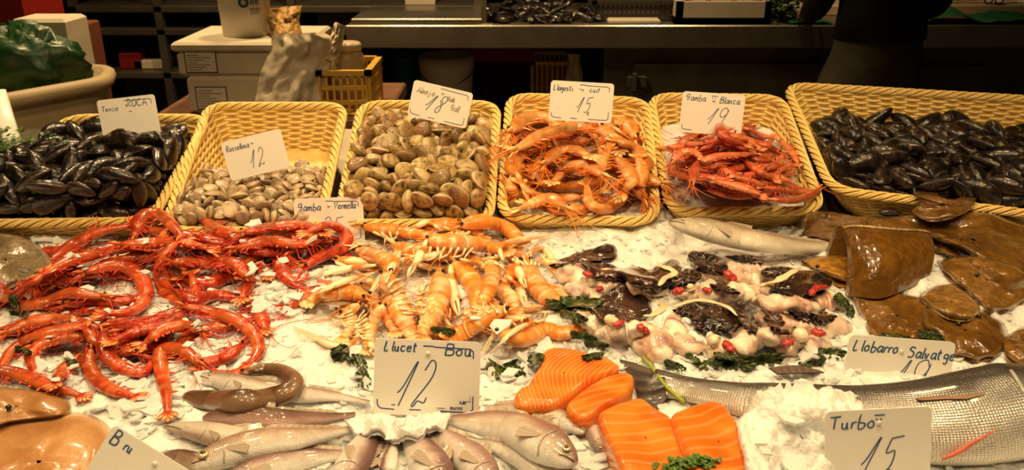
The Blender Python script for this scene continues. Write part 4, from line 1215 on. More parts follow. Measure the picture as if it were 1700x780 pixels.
def shrimp(px, rpx, name, label, cat, group, m, c_body, c_edge, c_leg, seed, full=2, ven=None, n=34, dz=0, band=.10, feel=1.0):
    rr = rng('shrimp', seed, name); mid = px[len(px)//2]; zc = np.dot(W(mid[0], mid[1], Z0+.03)-CAM, FW); Rm = rpx*zc/FPX
    t = np.linspace(0, 1, n)
    pr = prof(t, [(0, .36), (.05, .60), (.16, .90), (.30, 1.03), (.385, 1.0), (.40, .93), (.5, 1.0), (.68, .86), (.85, .66), (.95, .46), (1, .36)])
    P = drape(px, Rm*.8, n, 3, .8, dz); seg = 12
    ring = np.clip((t-.40)/.58, 0, 1)*6; saw = np.where((t > .4) & (t < .98), 1.05-.11*(ring % 1), 1)
    v = ven or ventral_sign(P)
    rad = Rm*pr*saw
    S_ = sweep(P, rad, rad*.74, seg)
    t_, sd, nn = frames(P)
    a = np.linspace(0, 2*math.pi, seg, endpoint=False); vent = np.clip(v*np.cos(a), 0, 1)
    cb, ce = np.array(c_body), np.array(c_edge); e = np.where((t > .4), np.clip(1-(ring % 1)*3.5, 0, 1), .0); e = e+.35*np.exp(-((t-.39)/.015)**2)
    nz_ = np.array([rr.random() for _ in range(n)]); mix_ = np.clip(e*.55+band*nz_, 0, 1)[:, None]+.45*vent[None]
    c = cb+(ce-cb)*np.clip(mix_, 0, 1)[:, :, None]
    c = c*np.where(t < .39, .85, 1)[:, None, None]
    pt = vnoise(S_[:, :, 0]*1.0+seed, S_[:, :, 1]+seed*.7+S_[:, :, 2], 70, 55)[:, :, None]; c = c*(.55+.6*pt); pq = np.clip(vnoise(S_[:, :, 0]*1.0+seed*2, S_[:, :, 1]+seed*.3+S_[:, :, 2], 120, 56)[:, :, None]*2-1.1, 0, 1); c = c*(1-pq*.6)+ce*pq*.6
    root = empty(name); tag(root, label, cat, group)
    mb = MB(); mb.grid(S_, c, True); mb.f.append(tuple(range(seg))[::-1]); mb.f.append(tuple((n-1)*seg+i for i in range(seg)))
    mb.obj('body', m, root)
    h0, hd = P[0], -(t_[0]+t_[1]); hd /= np.linalg.norm(hd); dors = -v*sd[0]
    hb = MB()
    if full >= 1:
        tip = h0+hd*Rm*2.6+dors*Rm*.75; hb.tube(np.array([P[2]+dors*rad[2]*.8, h0+dors*Rm*.42, (h0+tip)/2+dors*Rm*.22, tip]), [Rm*.16, Rm*.20, Rm*.12, Rm*.02], 5, c_body, wide=[Rm*.22, Rm*.16, Rm*.09, Rm*.02])
        for q in (-1, 1):      # antenna scales
            s0 = h0+nn[0]*q*Rm*.2-dors*Rm*.1; s1 = s0+hd*Rm*1.5+nn[0]*q*Rm*.25; hb.tube(np.array([s0, (s0+s1)/2, s1]), [Rm*.22, Rm*.26, Rm*.03], 6, c_edge, wide=[Rm*.12, Rm*.16, Rm*.03])
        hb.obj('head_spines', m, root)
        for q in (-1, 1):
            ec = h0+hd*Rm*.25+nn[0]*q*Rm*.42+dors*Rm*.16; eb = MB(); ball(eb, ec, Rm*.20, 8); eb.obj('eye', m_eye, root)
    if full >= 2:
        for q in (-1, 1):
            d = hd+sd[0]*rr.uniform(-.8, .8); H = hair(h0+hd*Rm*.4, d, Rm*rr.uniform(7, 13)*feel, rr, 1.6)
            ab = MB(); ab.tube(H, np.linspace(Rm*.075, Rm*.03, len(H)), 4, c_body); ab.obj('antenna', m, root)
    if full >= 2:
        fb_ = MB()
        for q in range(9):
            H = hair(h0+hd*Rm*.3+sd[0]*Rm*rr.uniform(-.3, .3), hd+sd[0]*rr.uniform(-1.3, 1.3)+nn[0]*rr.uniform(-.2, .6), Rm*rr.uniform(1.8, 4.5), rr, 1.2, 6, .003); fb_.tube(H, np.linspace(Rm*.06, Rm*.02, len(H)), 4, c_leg)
        fb_.obj('feelers', m, root)
    lb = MB(); nl = 8 if full >= 1 else 3
    for i in range(nl):
        k = int((.10+.27*i/nl)*n); s0 = P[k]+v*sd[k]*rad[k]*.75; ln = Rm*rr.uniform(1.5, 2.6)
        s1 = s0+v*sd[k]*ln*.45+t_[k]*ln*rr.uniform(-.5, .2)+nn[k]*Rm*rr.uniform(-.25, .35); s2 = s1+v*sd[k]*ln*rr.uniform(.1, .4)+t_[k]*ln*rr.uniform(-.2, .6)
        for s in (s1, s2): s[2] = max(s[2], float(hget(s[0], s[1]))+.002)
        lb.tube(crom([s0, s1, s2], 6), np.linspace(Rm*.12, Rm*.04, 6), 5, c_leg)
    lb.obj('walking_legs', m, root)
    if full >= 1:
        sb = MB()
        for i in range(5):
            k = int((.46+.42*i/5)*n); s0 = P[k]+v*sd[k]*rad[k]*.8; s1 = s0+v*sd[k]*Rm*.75+t_[k]*Rm*.35; s1[2] = max(s1[2], float(hget(s1[0], s1[1]))+.002)
            sb.tube(np.array([s0, (s0+s1)/2, s1]), [Rm*.1, Rm*.1, Rm*.03], 5, c_leg, wide=[Rm*.2, Rm*.26, Rm*.08])
        sb.obj('swimming_legs', m, root)
    tb = MB(); e0, td = P[-1], t_[-1]
    for q in (-2, -1, 0, 1, 2):
        ang = q*.30; d = td*math.cos(ang)+sd[-1]*math.sin(ang); L = Rm*(1.9 if q else 2.1); s0 = e0-td*Rm*.25
        s1 = s0+d*L+nn[-1]*Rm*.12*(abs(q)-1); s1[2] = max(s1[2], float(hget(s1[0], s1[1]))+.002)
        tb.tube(crom([s0, s0*.5+s1*.5, s1], 6), [Rm*.12, Rm*.12, Rm*.11, Rm*.09, Rm*.07, Rm*.02], 6, np.array([c_body]*3+[c_edge]*3)*1.0, wide=[Rm*.14, Rm*.30, Rm*.42, Rm*.44, Rm*.34, Rm*.06])
    tb.obj('tail_fan', m, root)
    settle(root); stamp(P, rad*.95, rad*.7); return root
RED = dict(c_body=(.50, .032, .009), c_edge=(.82, .23, .06), c_leg=(.62, .05, .02))
REDS = [  # head to tail
 ((-20,560),(20,548),(70,545),(120,560)), ((90,470),(130,455),(180,452),(225,462)), ((300,520),(260,535),(215,540),(170,530)), ((420,445),(380,460),(345,470),(305,462)),
 ((150,420),(110,440),(70,470),(60,500)), ((330,395),(370,405),(420,415),(470,425)), ((60,575),(110,560),(165,562),(215,575)), ((200,430),(240,425),(285,430),(310,450)),
 ((390,540),(350,545),(310,560),(290,585)), ((480,420),(500,400),(540,395),(570,405)), ((110,505),(150,500),(200,500),(235,490)),
 ((85,432),(120,407),(165,385),(215,374)), ((66,458),(120,432),(190,416),(262,405)), ((170,492),(118,487),(78,501),(40,506),(35,487),(72,455)),
 ((140,452),(195,440),(232,458),(242,490),(222,515),(175,521)), ((10,552),(55,534),(110,530),(165,543)), ((290,530),(250,545),(200,541),(150,548)),
 ((25,462),(18,485),(-12,512)), ((165,543),(115,546),(60,559),(20,582),(-4,618)), ((180,553),(125,558),(76,568),(50,590),(58,622)),
 ((-25,610),(30,621),(78,639),(132,656)), ((225,584),(190,580),(160,566),(140,545)), ((122,600),(105,615),(92,634)), ((150,580),(147,604),(162,632),(192,650),(222,657)),
 ((168,552),(176,586),(202,610),(238,618),(252,600)), ((310,515),(275,540),(230,550),(190,566)), ((222,394),(238,358),(268,358),(304,394)), ((200,406),(240,404),(300,402),(345,412)),
 ((292,402),(268,432),(272,475),(292,497),(324,492),(318,456)), ((284,434),(325,437),(366,440),(395,455)), ((300,482),(322,500),(352,491),(400,493)), ((366,430),(400,444),(413,470),(402,494)),
 ((335,360),(358,380),(398,394),(442,397)), ((392,412),(440,401),(490,405),(532,400)), ((405,386),(450,378),(505,374),(535,385)), ((508,442),(535,425),(568,412),(574,390),(548,373),(512,384)),
 ((460,432),(472,458),(500,478)), ((478,511),(505,493),(532,474)), ((418,500),(432,520),(440,545)), ((306,508),(350,519),(396,533),(424,558),(428,588),(404,612)),
 ((330,548),(300,541),(268,548),(240,570)), ((400,572),(378,592),(338,602),(300,592)), ((332,602),(300,580),(268,582),(268,616),(276,652),(278,684)), ((400,618),(370,627),(335,612)),
]
RLAB = {13: 'curled red shrimp forming an open loop at the left of the heap', 14: 'C-shaped orange-red shrimp in the middle of the heap of red shrimp', 20: 'straight red shrimp lying lowest at the left edge above the tan flatfish',
 23: 'red shrimp with spread tail fan lying just below the leaf at lower left', 24: 'hooked red shrimp resting on the shrimp with the spread tail fan', 26: 'arched red shrimp at the top of the heap, touching the leftmost basket rim',
 28: 'tightly curled red shrimp below the left mussel basket corner', 32: 'red shrimp lying across the front rim of the small clam basket', 35: 'bent red shrimp leaning on the price tag reading 35',
 39: 'large arched red shrimp at the right edge of the heap by bare ice', 42: 'red shrimp bent at a right angle with its tail pointing straight down', 17: 'red shrimp at the left edge of the photo below the grey fish',
 37: 'single red shrimp tail lying nearest the langoustines', 22: 'shortest red shrimp between the loops at the lower left'}
rr = rng('under')
for k in range(22):
    x, y = rr.choice([(rr.uniform(70, 260), rr.uniform(400, 500)), (rr.uniform(30, 400), rr.uniform(510, 600)), (rr.uniform(270, 540), rr.uniform(385, 430)), (rr.uniform(280, 400), rr.uniform(430, 520))]); a = rr.choice([0, 3.1])+rr.uniform(-.7, .7); L = rr.uniform(45, 75); bd = rr.uniform(-1.1, 1.1)
    pts = [(x+L*s_*math.cos(a+bd*s_)-bd*14*(1-s_*s_)*math.sin(a), y+(L*s_*math.sin(a+bd*s_)+bd*14*(1-s_*s_)*math.cos(a))*.6) for s_ in (-1, -.35, .35, 1)]
    shrimp(pts, 11.5, 'red_shrimp', 'raw red shrimp partly buried at the bottom of the heap on the left', 'shrimp', 'raw red shrimp heaped on the left', m_red, seed=700+k, full=2, **RED)
for i, px in enumerate(REDS):
    r = 12.5 if max(p[1] for p in px) < 470 else 14
    shrimp(px, r, 'red_shrimp', RLAB.get(i, 'glossy raw red shrimp with long feelers in the heap on the ice at left'), 'shrimp', 'raw red shrimp heaped on the left', m_red, seed=i, full=2, **RED)
PR = dict(c_body=(.84, .255, .025), c_edge=(.94, .60, .28), c_leg=(.78, .20, .02))
PRAWNS = [((930,290),(900,285),(870,275),(850,285)), ((1060,240),(1030,250),(1000,260),(970,262)), ((850,250),(880,262),(920,268),(955,262)), ((1040,330),(1010,335),(980,330),(950,322)), ((1050,290),(1025,275),(1000,275),(975,285)),
 ((905,222),(880,230),(858,222),(848,240)), ((848,218),(872,200),(905,195),(935,212)), ((1055,228),(1042,208),(1012,205),(990,212)), ((1018,214),(998,197),(968,192),(940,206)), ((862,302),(852,272),(872,250),(905,245)),
 ((884,318),(890,280),(914,248)), ((980,234),(930,234),(884,244)), ((858,247),(900,226),(960,212),(994,226),(1002,258),(985,277)), ((998,212),(1012,228),(1022,244)), ((996,312),(994,276),(1010,248)),
 ((1063,292),(1068,268),(1050,246),(1026,234)), ((846,298),(854,318),(872,330)), ((893,303),(938,311),(975,305),(988,284),(966,263),(930,262)), ((965,328),(920,331),(886,324),(866,306)), ((985,348),(925,347),(876,336)),
 ((1040,300),(1032,326),(1006,347),(980,338),(974,308)), ((1099,304),(1066,297),(1036,301),(1010,312)), ((1068,330),(1060,310),(1066,285),(1060,262)), ((940,345),(915,330),(890,335),(865,345)), ((1000,290),(975,275),(945,280),(920,300)), ((905,270),(925,255),(955,250),(975,258)), ((1022,262),(1040,280),(1048,300),(1035,318))]
PLAB = {21: 'cooked orange prawn sticking out over the right rim of its basket', 12: 'long bent orange prawn lying across the top of the prawn basket', 17: 'curled orange prawn in the centre of the prawn basket', 19: 'pale orange prawn lying along the front rim of its basket',
 8: 'arched orange prawn against the tag reading 15€', 20: 'U-shaped yellow-orange prawn at the front right of the basket', 6: 'orange prawn at the back left corner of its basket'}
for i, px in enumerate(PRAWNS):
    shrimp(px, 12.5, 'cooked_prawn', PLAB.get(i, 'cooked orange prawn in the pile in the middle basket'), 'prawn', 'cooked prawns in the basket', m_prawn, seed=100+i, full=2, feel=.45, **PR)
SM = dict(c_body=(.62, .09, .03), c_edge=(.82, .32, .15), c_leg=(.7, .14, .05))
poly = [(1098,245),(1120,225),(1165,212),(1205,202),(1255,206),(1300,232),(1325,275),(1352,312),(1340,326),(1250,334),(1200,326),(1130,302),(1104,275)]
def inpoly(x, y, p):
    s = False
    for i in range(len(p)):
        a, b = p[i], p[i-1]
        if (a[1] > y) != (b[1] > y) and x < (b[0]-a[0])*(y-a[1])/(b[1]-a[1])+a[0]: s = not s
    return s
rr = rng('small'); k = 0
while k < 104:
    x, y = rr.uniform(1100, 1355), rr.uniform(208, 334)
    if not inpoly(x, y, poly): continue
    a = rr.choice([-.5, .3, .2, -.2, -.9, .9, 2.6, 3.3, 3.0, 2.2])+rr.uniform(-.4, .4); L = rr.uniform(26, 44); bend = rr.uniform(-.9, .9)
    pts = []
    for s in (-1, -.3, .3, 1):
        aa = a+bend*s*.8; pts.append((x+L*s*math.cos(a)-bend*9*(1-s*s)*math.sin(a), y+(L*s*math.sin(a)+bend*9*(1-s*s)*math.cos(a))*.62))
    if not all(inpoly(px_*.97+1225*.03, py_*.97+275*.03, poly) for px_, py_ in pts[::3]): continue
    shrimp(pts, 6.6, 'pink_shrimp', 'small raw pink shrimp in the tangled pile in the fifth basket', 'shrimp', 'small pink shrimp in the basket', m_small, seed=300+k, full=1 if k > 20 else 0, n=24, feel=.5, **SM); k += 1
for j, (pts, lb_) in enumerate([(((1200,200),(1196,215),(1210,232),(1235,240)), 'small pink shrimp poking up in front of the 19 on its tag'), (((1362,312),(1340,326),(1310,333),(1275,330)), 'small pink shrimp sticking out over the front right rim'),
     (((1150,305),(1155,280),(1185,262),(1250,255)), 'long pink shrimp arching across the middle of the shrimp basket'), (((1118,268),(1128,255),(1150,252),(1165,262)), 'plump curled pink shrimp at the left of the shrimp basket')]):
    shrimp(pts, 7.5, 'pink_shrimp', lb_, 'shrimp', 'small pink shrimp in the basket', m_small, seed=400+j, full=2, n=28, feel=.5, **SM)

# ---- langoustines
LO, LP_, LW = np.array((.80, .25, .022)), np.array((.88, .50, .20)), np.array((.94, .76, .52))
def claw(root, px, r, rr, name='claw'):
    zc = np.dot(W(*px[0], Z0+.04)-CAM, FW); R0 = 1.22*r*zc/FPX; n = 22; t = np.linspace(0, 1, n)
    P = drape(px, R0*.9, n, 2, .8); T_, sd, nn = frames(P)
    rad = R0*prof(t, [(0, .35), (.12, .55), (.2, .42), (.28, .8), (.45, 1.0), (.62, .92), (.64, .5), (.85, .36), (1, .06)])
    off = np.clip((t-.6)/.1, 0, 1)[:, None]*R0*.46
    mb = MB(); wdt = (np.cos(np.linspace(0, 2*math.pi, 8, endpoint=False)) > .2)[None, :, None]
    c = np.where(wdt, LP_, LW)*np.ones((n, 8, 1)); c = np.where(((t > .16) & (t < .3))[:, None, None], LO, c)
    S_ = sweep(P+sd*off*(1-.7*np.clip((t-.8)/.2, 0, 1))[:, None], rad, rad*.62, 8); mb.grid(S_, c, True)
    mb.f.append(tuple(range(8))[::-1]); mb.f.append(tuple((n-1)*8+i for i in range(8)))
    k = int(.56*n); Q = P[k:]-sd[k:]*(off[k:]*(1.1-.9*np.clip((t[k:]-.7)/.3, 0, 1))[:, None])
    rq = R0*np.linspace(.42, .05, len(Q)); mb.tube(Q, rq*.8, 7, LW, wide=rq)
    for i in range(int(.3*n), int(.95*n)):
        for s in (-1, 1):
            b0 = P[i]+s*sd[i]*rad[i]*.9+sd[i]*off[i]*(.6 if s > 0 else -1)
            if i % 2 == 0: mb.tube(np.array([b0, b0+s*sd[i]*R0*.22]), [R0*.09, R0*.02], 4, LO)
    mb.obj(name, m_lang, root); stamp(P, rad, rad*.6)
def legs(root, px0, px1, nleg, L, rr, spread=1.0, r=2.4):
    zc = np.dot(W(*px0, Z0+.04)-CAM, FW)
    for i in range(nleg):
        q = i/max(1, nleg-1); b = np.array(px0)*(1-q)+np.array(px1)*q; a = L[0]+(q-.5)*spread+rr.uniform(-.15, .15); ln = L[1]*rr.uniform(.75, 1.1)
        k = a+rr.uniform(.5, .9)*(1 if i % 2 else -.2)
        m1 = b+np.array([math.cos(a), math.sin(a)*.7])*ln*.5; m2 = m1+np.array([math.cos(k), math.sin(k)*.7])*ln*.55
        R0 = r*zc/FPX; P = drape([tuple(b), tuple(m1), tuple(m2)], R0, 12, 1, .8)
        mb = MB(); c = np.array([LW if j not in (4, 5) else LP_ for j in range(12)])
        mb.tube(P, R0*prof(np.linspace(0, 1, 12), [(0, 1), (.45, .8), (.5, 1), (1, .25)]), 6, c); mb.obj('leg', m_lang, root); stamp(P, R0, R0)
def lango(label, px, r, claws=(), lg=(), seed=0, pale=0.0, whole=True, eyes=True, dz=0.0):
    rr = rng('lango', seed); root = empty('langoustine'); tag(root, label, 'langoustine', 'langoustines heaped in the middle')
    mid = px[len(px)//2]; zc = np.dot(W(*mid, Z0+.04)-CAM, FW); R0 = r*zc/FPX*1.14; n = 40; t = np.linspace(0, 1, n); seg = 14
    P = drape(px, R0*.75, n, 4, .75, dz); T_, sd, nn = frames(P)
    if whole:
        pr = prof(t, [(0, .25), (.06, .55), (.2, .92), (.36, 1.0), (.43, .95), (.46, .86), (.6, .9), (.85, .72), (1, .5)]); ring = np.clip((t-.46)/.52, 0, 1)*6; lo = .46
    else:
        pr = prof(t, [(0, .9), (.3, 1.0), (.7, .85), (1, .5)]); ring = t*6; lo = 0
    saw = np.where(t > lo, 1.06-.13*(ring % 1), 1); rad = R0*pr*saw
    a = np.linspace(0, 2*math.pi, seg, endpoint=False)
    spk = 1+.10*(np.abs(np.cos(a))[None] > .9)*((ring % 1) < .35)[:, None]*(t > lo)[:, None]
    S_ = P[:, None, :]+(rad[:, None]*spk)[:, :, None]*np.cos(a)[None, :, None]*sd[:, None, :]+(rad*.78)[:, None, None]*np.sin(a)[None, :, None]*nn[:, None, :]
    e = np.where(t > lo, np.clip(1-(ring % 1)*3, 0, 1), .15)[:, None]; nzv = vnoise(np.arange(n)[:, None]*1.0+seed*9, np.arange(seg)[None, :]*1.0+3, .45, 31)
    k = np.clip(e*.6+pale+(nzv-.5)*1.3, 0, 1)[:, :, None]
    c = LO*(1-k)+LP_*k; c = np.where(k > .62, LW*.5+c*.5, c)
    c = c*(.72+.5*vnoise(S_[:, :, 0]+seed, S_[:, :, 1]+S_[:, :, 2], 60, 77)[:, :, None])
    mb = MB()
    if whole:
        kk = int(.46*n)+1; mb.grid(S_[:kk], c[:kk], True); mb.f.append(tuple(range(seg))[::-1]); mb.f.append(tuple((kk-1)*seg+i for i in range(seg))); mb.obj('carapace', m_lang, root)
        mb = MB(); mb.grid(S_[kk-1:], c[kk-1:], True); mb.f.append(tuple(range(seg))[::-1]); mb.f.append(tuple((n-kk)*seg+i for i in range(seg)))
        hd = -T_[0]; sp = MB(); sp.tube(np.array([P[1]+nn[1]*R0*.3, P[0]+hd*R0*.9+nn[0]*R0*.3]), [R0*.16, R0*.03], 6, LO)
        for q in (-1, 1): sp.tube(np.array([P[1]+q*sd[1]*R0*.3, P[0]+hd*R0*.8+q*sd[0]*R0*.4]), [R0*.14, R0*.03], 5, LP_)
        sp.obj('rostrum', m_lang, root)
        if eyes:
            for q in (-1, 1): eb = MB(); ball(eb, P[1]+q*sd[1]*R0*.42+nn[1]*R0*.32, R0*.20, 8); eb.obj('eye', m_eye, root)
        for q in (-1, 1):
            H = hair(P[0]+hd*R0*.4, hd+sd[0]*q*rr.uniform(.3, 1.2), R0*rr.uniform(3, 5), rr, 1.4); ab = MB(); ab.tube(H, np.linspace(.0011, .0004, len(H)), 4, LO); ab.obj('antenna', m_lang, root)
    else:
        mb.grid(S_, c, True); mb.f.append(tuple(range(seg))[::-1]); mb.f.append(tuple((n-1)*seg+i for i in range(seg)))
    mb.obj('tail', m_lang, root); stamp(P, rad, rad*.75)
    tb = MB(); e0, td = P[-1], T_[-1]
    for q in (-2, -1, 0, 1, 2):
        ang = q*.42; d = td*math.cos(ang)+sd[-1]*math.sin(ang); L = R0*1.25; s0 = e0-td*R0*.2; s1 = s0+d*L-nn[-1]*R0*.15; s1[2] = max(s1[2], float(hget(s1[0], s1[1]))*.5+s1[2]*.5)
        tb.tube(crom([s0, (s0+s1)/2, s1], 6), R0*.12, 8, np.array([LO, LO, LO, LP_, LP_, LW]), wide=[R0*.2, R0*.32, R0*.42, R0*.44, R0*.36, R0*.12])
    tb.obj('tail_fan', m_lang, root)
    for l in lg: legs(root, l[0], l[1], l[2], l[3], rr, *(l[4:]))
    for cpx, cr in claws: claw(root, cpx, cr, rr)
    settle(root); return root
LG = [
 ('langoustine at the back of the heap, touching the large clam basket', [(600,376),(640,380),(690,388),(735,395)], 12, [(((640,392),(660,420),(614,488)), 7)], [((620,385),(660,385),4,(1.2,34))], .2),
 ('orange langoustine tail arching at the back right below the prawn basket', [(762,374),(800,368),(840,378),(864,400)], 15, [], [((750,385),(780,385),4,(2.2,26))], .0),
 ('langoustine pointing left with a row of pale legs, near the back', [(705,402),(745,402),(790,405),(836,416)], 16, [(((835,432),(832,408),(868,398),(914,390)), 7)], [((715,410),(785,412),7,(1.9,36),.6)], .35),
 ('langoustine with crossed claws just right of the tag reading 35', [(590,415),(625,425),(650,440),(640,470)], 14, [(((624,440),(570,447),(510,463)), 8), (((664,416),(652,440),(618,484)), 7)], [((590,400),(625,405),5,(2.6,30))], .3),
 ('bright orange langoustine tail nearest the red shrimp', [(612,494),(575,484),(540,487),(514,500)], 15, [(((622,452),(568,468),(517,491)), 7)], [], 0.),
 ('curled langoustine in the centre of the heap with a plain orange back', [(752,436),(772,455),(795,484),(792,512)], 18, [(((748,440),(750,478),(762,524)), 8)], [], 0.),
 ('pale langoustine lying on its back with a tangle of legs, above the Llucet tag', [(640,452),(650,484),(668,524),(686,560)], 19, [(((700,470),(700,510),(722,556)), 8), (((708,398),(694,428),(677,460)), 7)], [((640,470),(668,520),8,(-.5,44),1.4)], .55),
 ('pale langoustine head with an open orange shell in the middle of the heap', [(728,452),(730,486),(714,532),(700,556)], 19, [(((764,430),(800,440),(838,466)), 7)], [((712,470),(705,520),5,(2.9,30),1.2)], .4),
 ('langoustine at the left front with folded claw reaching over bare ice', [(596,505),(580,520),(584,545),(570,560)], 12, [(((590,535),(592,562),(556,574),(486,542)), 7)], [((585,515),(590,545),6,(2.9,40),1.0)], .5),
 ('langoustine reduced to a fan of pale legs left of the Llucet tag', [(638,506),(625,525),(612,550),(612,580)], 13, [(((612,560),(620,590)), 6)], [((605,515),(620,565),8,(2.7,32),1.2)], .6),
 ('upright langoustine between the claws at the right of the heap', [(812,425),(818,450),(812,480),(800,505)], 13, [(((842,458),(862,478),(874,510)), 7)], [((800,430),(830,440),4,(.4,30))], .25),
 ('curled langoustine at the right edge holding a big open claw', [(872,432),(882,462),(908,492),(930,498),(918,480)], 19, [(((902,430),(930,452),(966,490)), 11), (((858,430),(862,452),(874,478)), 7)], [((870,440),(900,440),6,(-1.4,34),1.4)], .2),
 ('langoustine at the front showing a black eye, behind the Llucet tag', [(840,512),(812,524),(780,545),(744,566)], 18, [(((846,530),(820,556),(800,590)), 5)], [((800,520),(840,520),4,(-2.2,28))], .15),
 ('stretched orange langoustine at the front right beside the green leaf', [(826,548),(862,562),(900,548),(932,553),(964,544)], 18, [(((905,530),(860,545),(815,585)), 5)], [((860,545),(900,535),5,(-1.7,24))], .1)]
UND = [([(560,430),(600,440),(640,436),(670,425)], 14), ([(690,440),(730,425),(770,425),(800,440)], 15), ([(650,405),(700,420),(740,418),(770,405)], 14), ([(840,395),(860,425),(850,455),(835,470)], 15), ([(600,470),(640,480),(665,505),(660,535)], 15), ([(760,500),(740,520),(720,545),(735,560)], 15),
       ([(820,470),(850,500),(845,530),(820,545)], 15), ([(700,380),(740,372),(780,378),(800,392)], 13), ([(780,530),(810,510),(850,520),(880,535)], 14), ([(560,520),(600,500),(640,520),(655,550)], 13)]
for i, (px, r) in enumerate(UND):
    rr = rng('und', i); x, y = px[1]
    lango('langoustine half hidden underneath the others in the middle heap', px, r, [(((x+rr.uniform(-20, 20), y+8), (x+rr.uniform(-45, 45), y+rr.uniform(-5, 25)), (x+rr.choice([-80, 80])+rr.uniform(-15, 15), y+rr.uniform(0, 45))), 7), (((x+rr.uniform(-20, 20), y+4), (x+rr.uniform(-45, 45), y+rr.uniform(-25, 25)), (x+rr.choice([-70, 70])+rr.uniform(-15, 15), y+rr.uniform(-10, 45))), 7)], [((x-12, y+6), (x+14, y+8), 4, (rr.uniform(0, 6), 28), 1.2)], 60+i, rr.choice([.1, .3, .5]))
for i, g in enumerate(LG): lango(g[0], g[1], g[2], g[3], g[4], i, g[5])
# ================================================================ WHOLE FISH
def scale_extra(size, amt, dark):
    def f(nt, b, cur, tc, mix, nz, rgb):
        at = nt.nodes.new('ShaderNodeAttribute'); at.attribute_name = 'skin'
        vo = nt.nodes.new('ShaderNodeTexVoronoi'); vo.inputs['Scale'].default_value = size; vo.inputs['Randomness'].default_value = .18
        nt.links.new(at.outputs['Vector'], vo.inputs['Vector'])
        mr = nt.nodes.new('ShaderNodeMapRange'); nt.links.new(vo.outputs['Distance'], mr.inputs[0]); mr.inputs[1].default_value = .15; mr.inputs[2].default_value = .62; mr.inputs[3].default_value = 0; mr.inputs[4].default_value = amt
        bp = nt.nodes.new('ShaderNodeBump'); bp.inputs['Strength'].default_value = .55; bp.inputs['Distance'].default_value = .002; bp.invert = True
        nt.links.new(vo.outputs['Distance'], bp.inputs['Height']); nt.links.new(bp.outputs[0], b.inputs['Normal'])
        return mix(cur, mix(cur, rgb(dark), .75), mr.outputs[0])
    return f
m_hake = mat('silver_hake_skin', (1, 1, 1), .24, metal=.10, tint=True, coat=.4, extra=scale_extra(430, .28, (.25, .2, .2)))
m_bass = mat('scaled_sea_bass_skin', (1, 1, 1), .25, metal=.42, tint=True, coat=.35, extra=scale_extra(250, .75, (.10, .085, .08)))
m_bass2 = mat('fine_scaled_fish_skin', (1, 1, 1), .30, metal=.1, tint=True, coat=.3, extra=scale_extra(420, .4, (.25, .22, .18)))
m_brownskin = mat('wet_brown_fish_skin', (1, 1, 1), .24, tint=True, coat=.5, bump=.15, bscale=300)
m_fin = mat('fish_fin_membrane', (1, 1, 1), .35, tint=True, coat=.2)
m_iris = mat('fish_iris', (.62, .50, .28), .2, metal=.4, coat=.5)
m_mouth = mat('mouth_line', (.10, .055, .05), .4)
def add_skin(me, P, seg, rad):
    n = len(P); L = np.r_[0, np.cumsum(np.linalg.norm(np.diff(P, axis=0), axis=1))]; a = np.linspace(0, 2*math.pi, seg, endpoint=False)
    U = np.repeat(L[:, None], seg, 1); V = a[None]*rad.max()+np.zeros((n, 1)); A3 = np.stack([U, V, np.zeros_like(U)], 2).reshape(-1, 3)
    at = me.attributes.new('skin', 'FLOAT_VECTOR', 'POINT'); at.data.foreach_set('vector', A3.ravel().astype(np.float32))
HAKE = [(0, .22), (.02, .36), (.07, .60), (.16, .86), (.26, 1.0), (.45, .97), (.65, .72), (.82, .42), (.93, .26), (1, .22)]
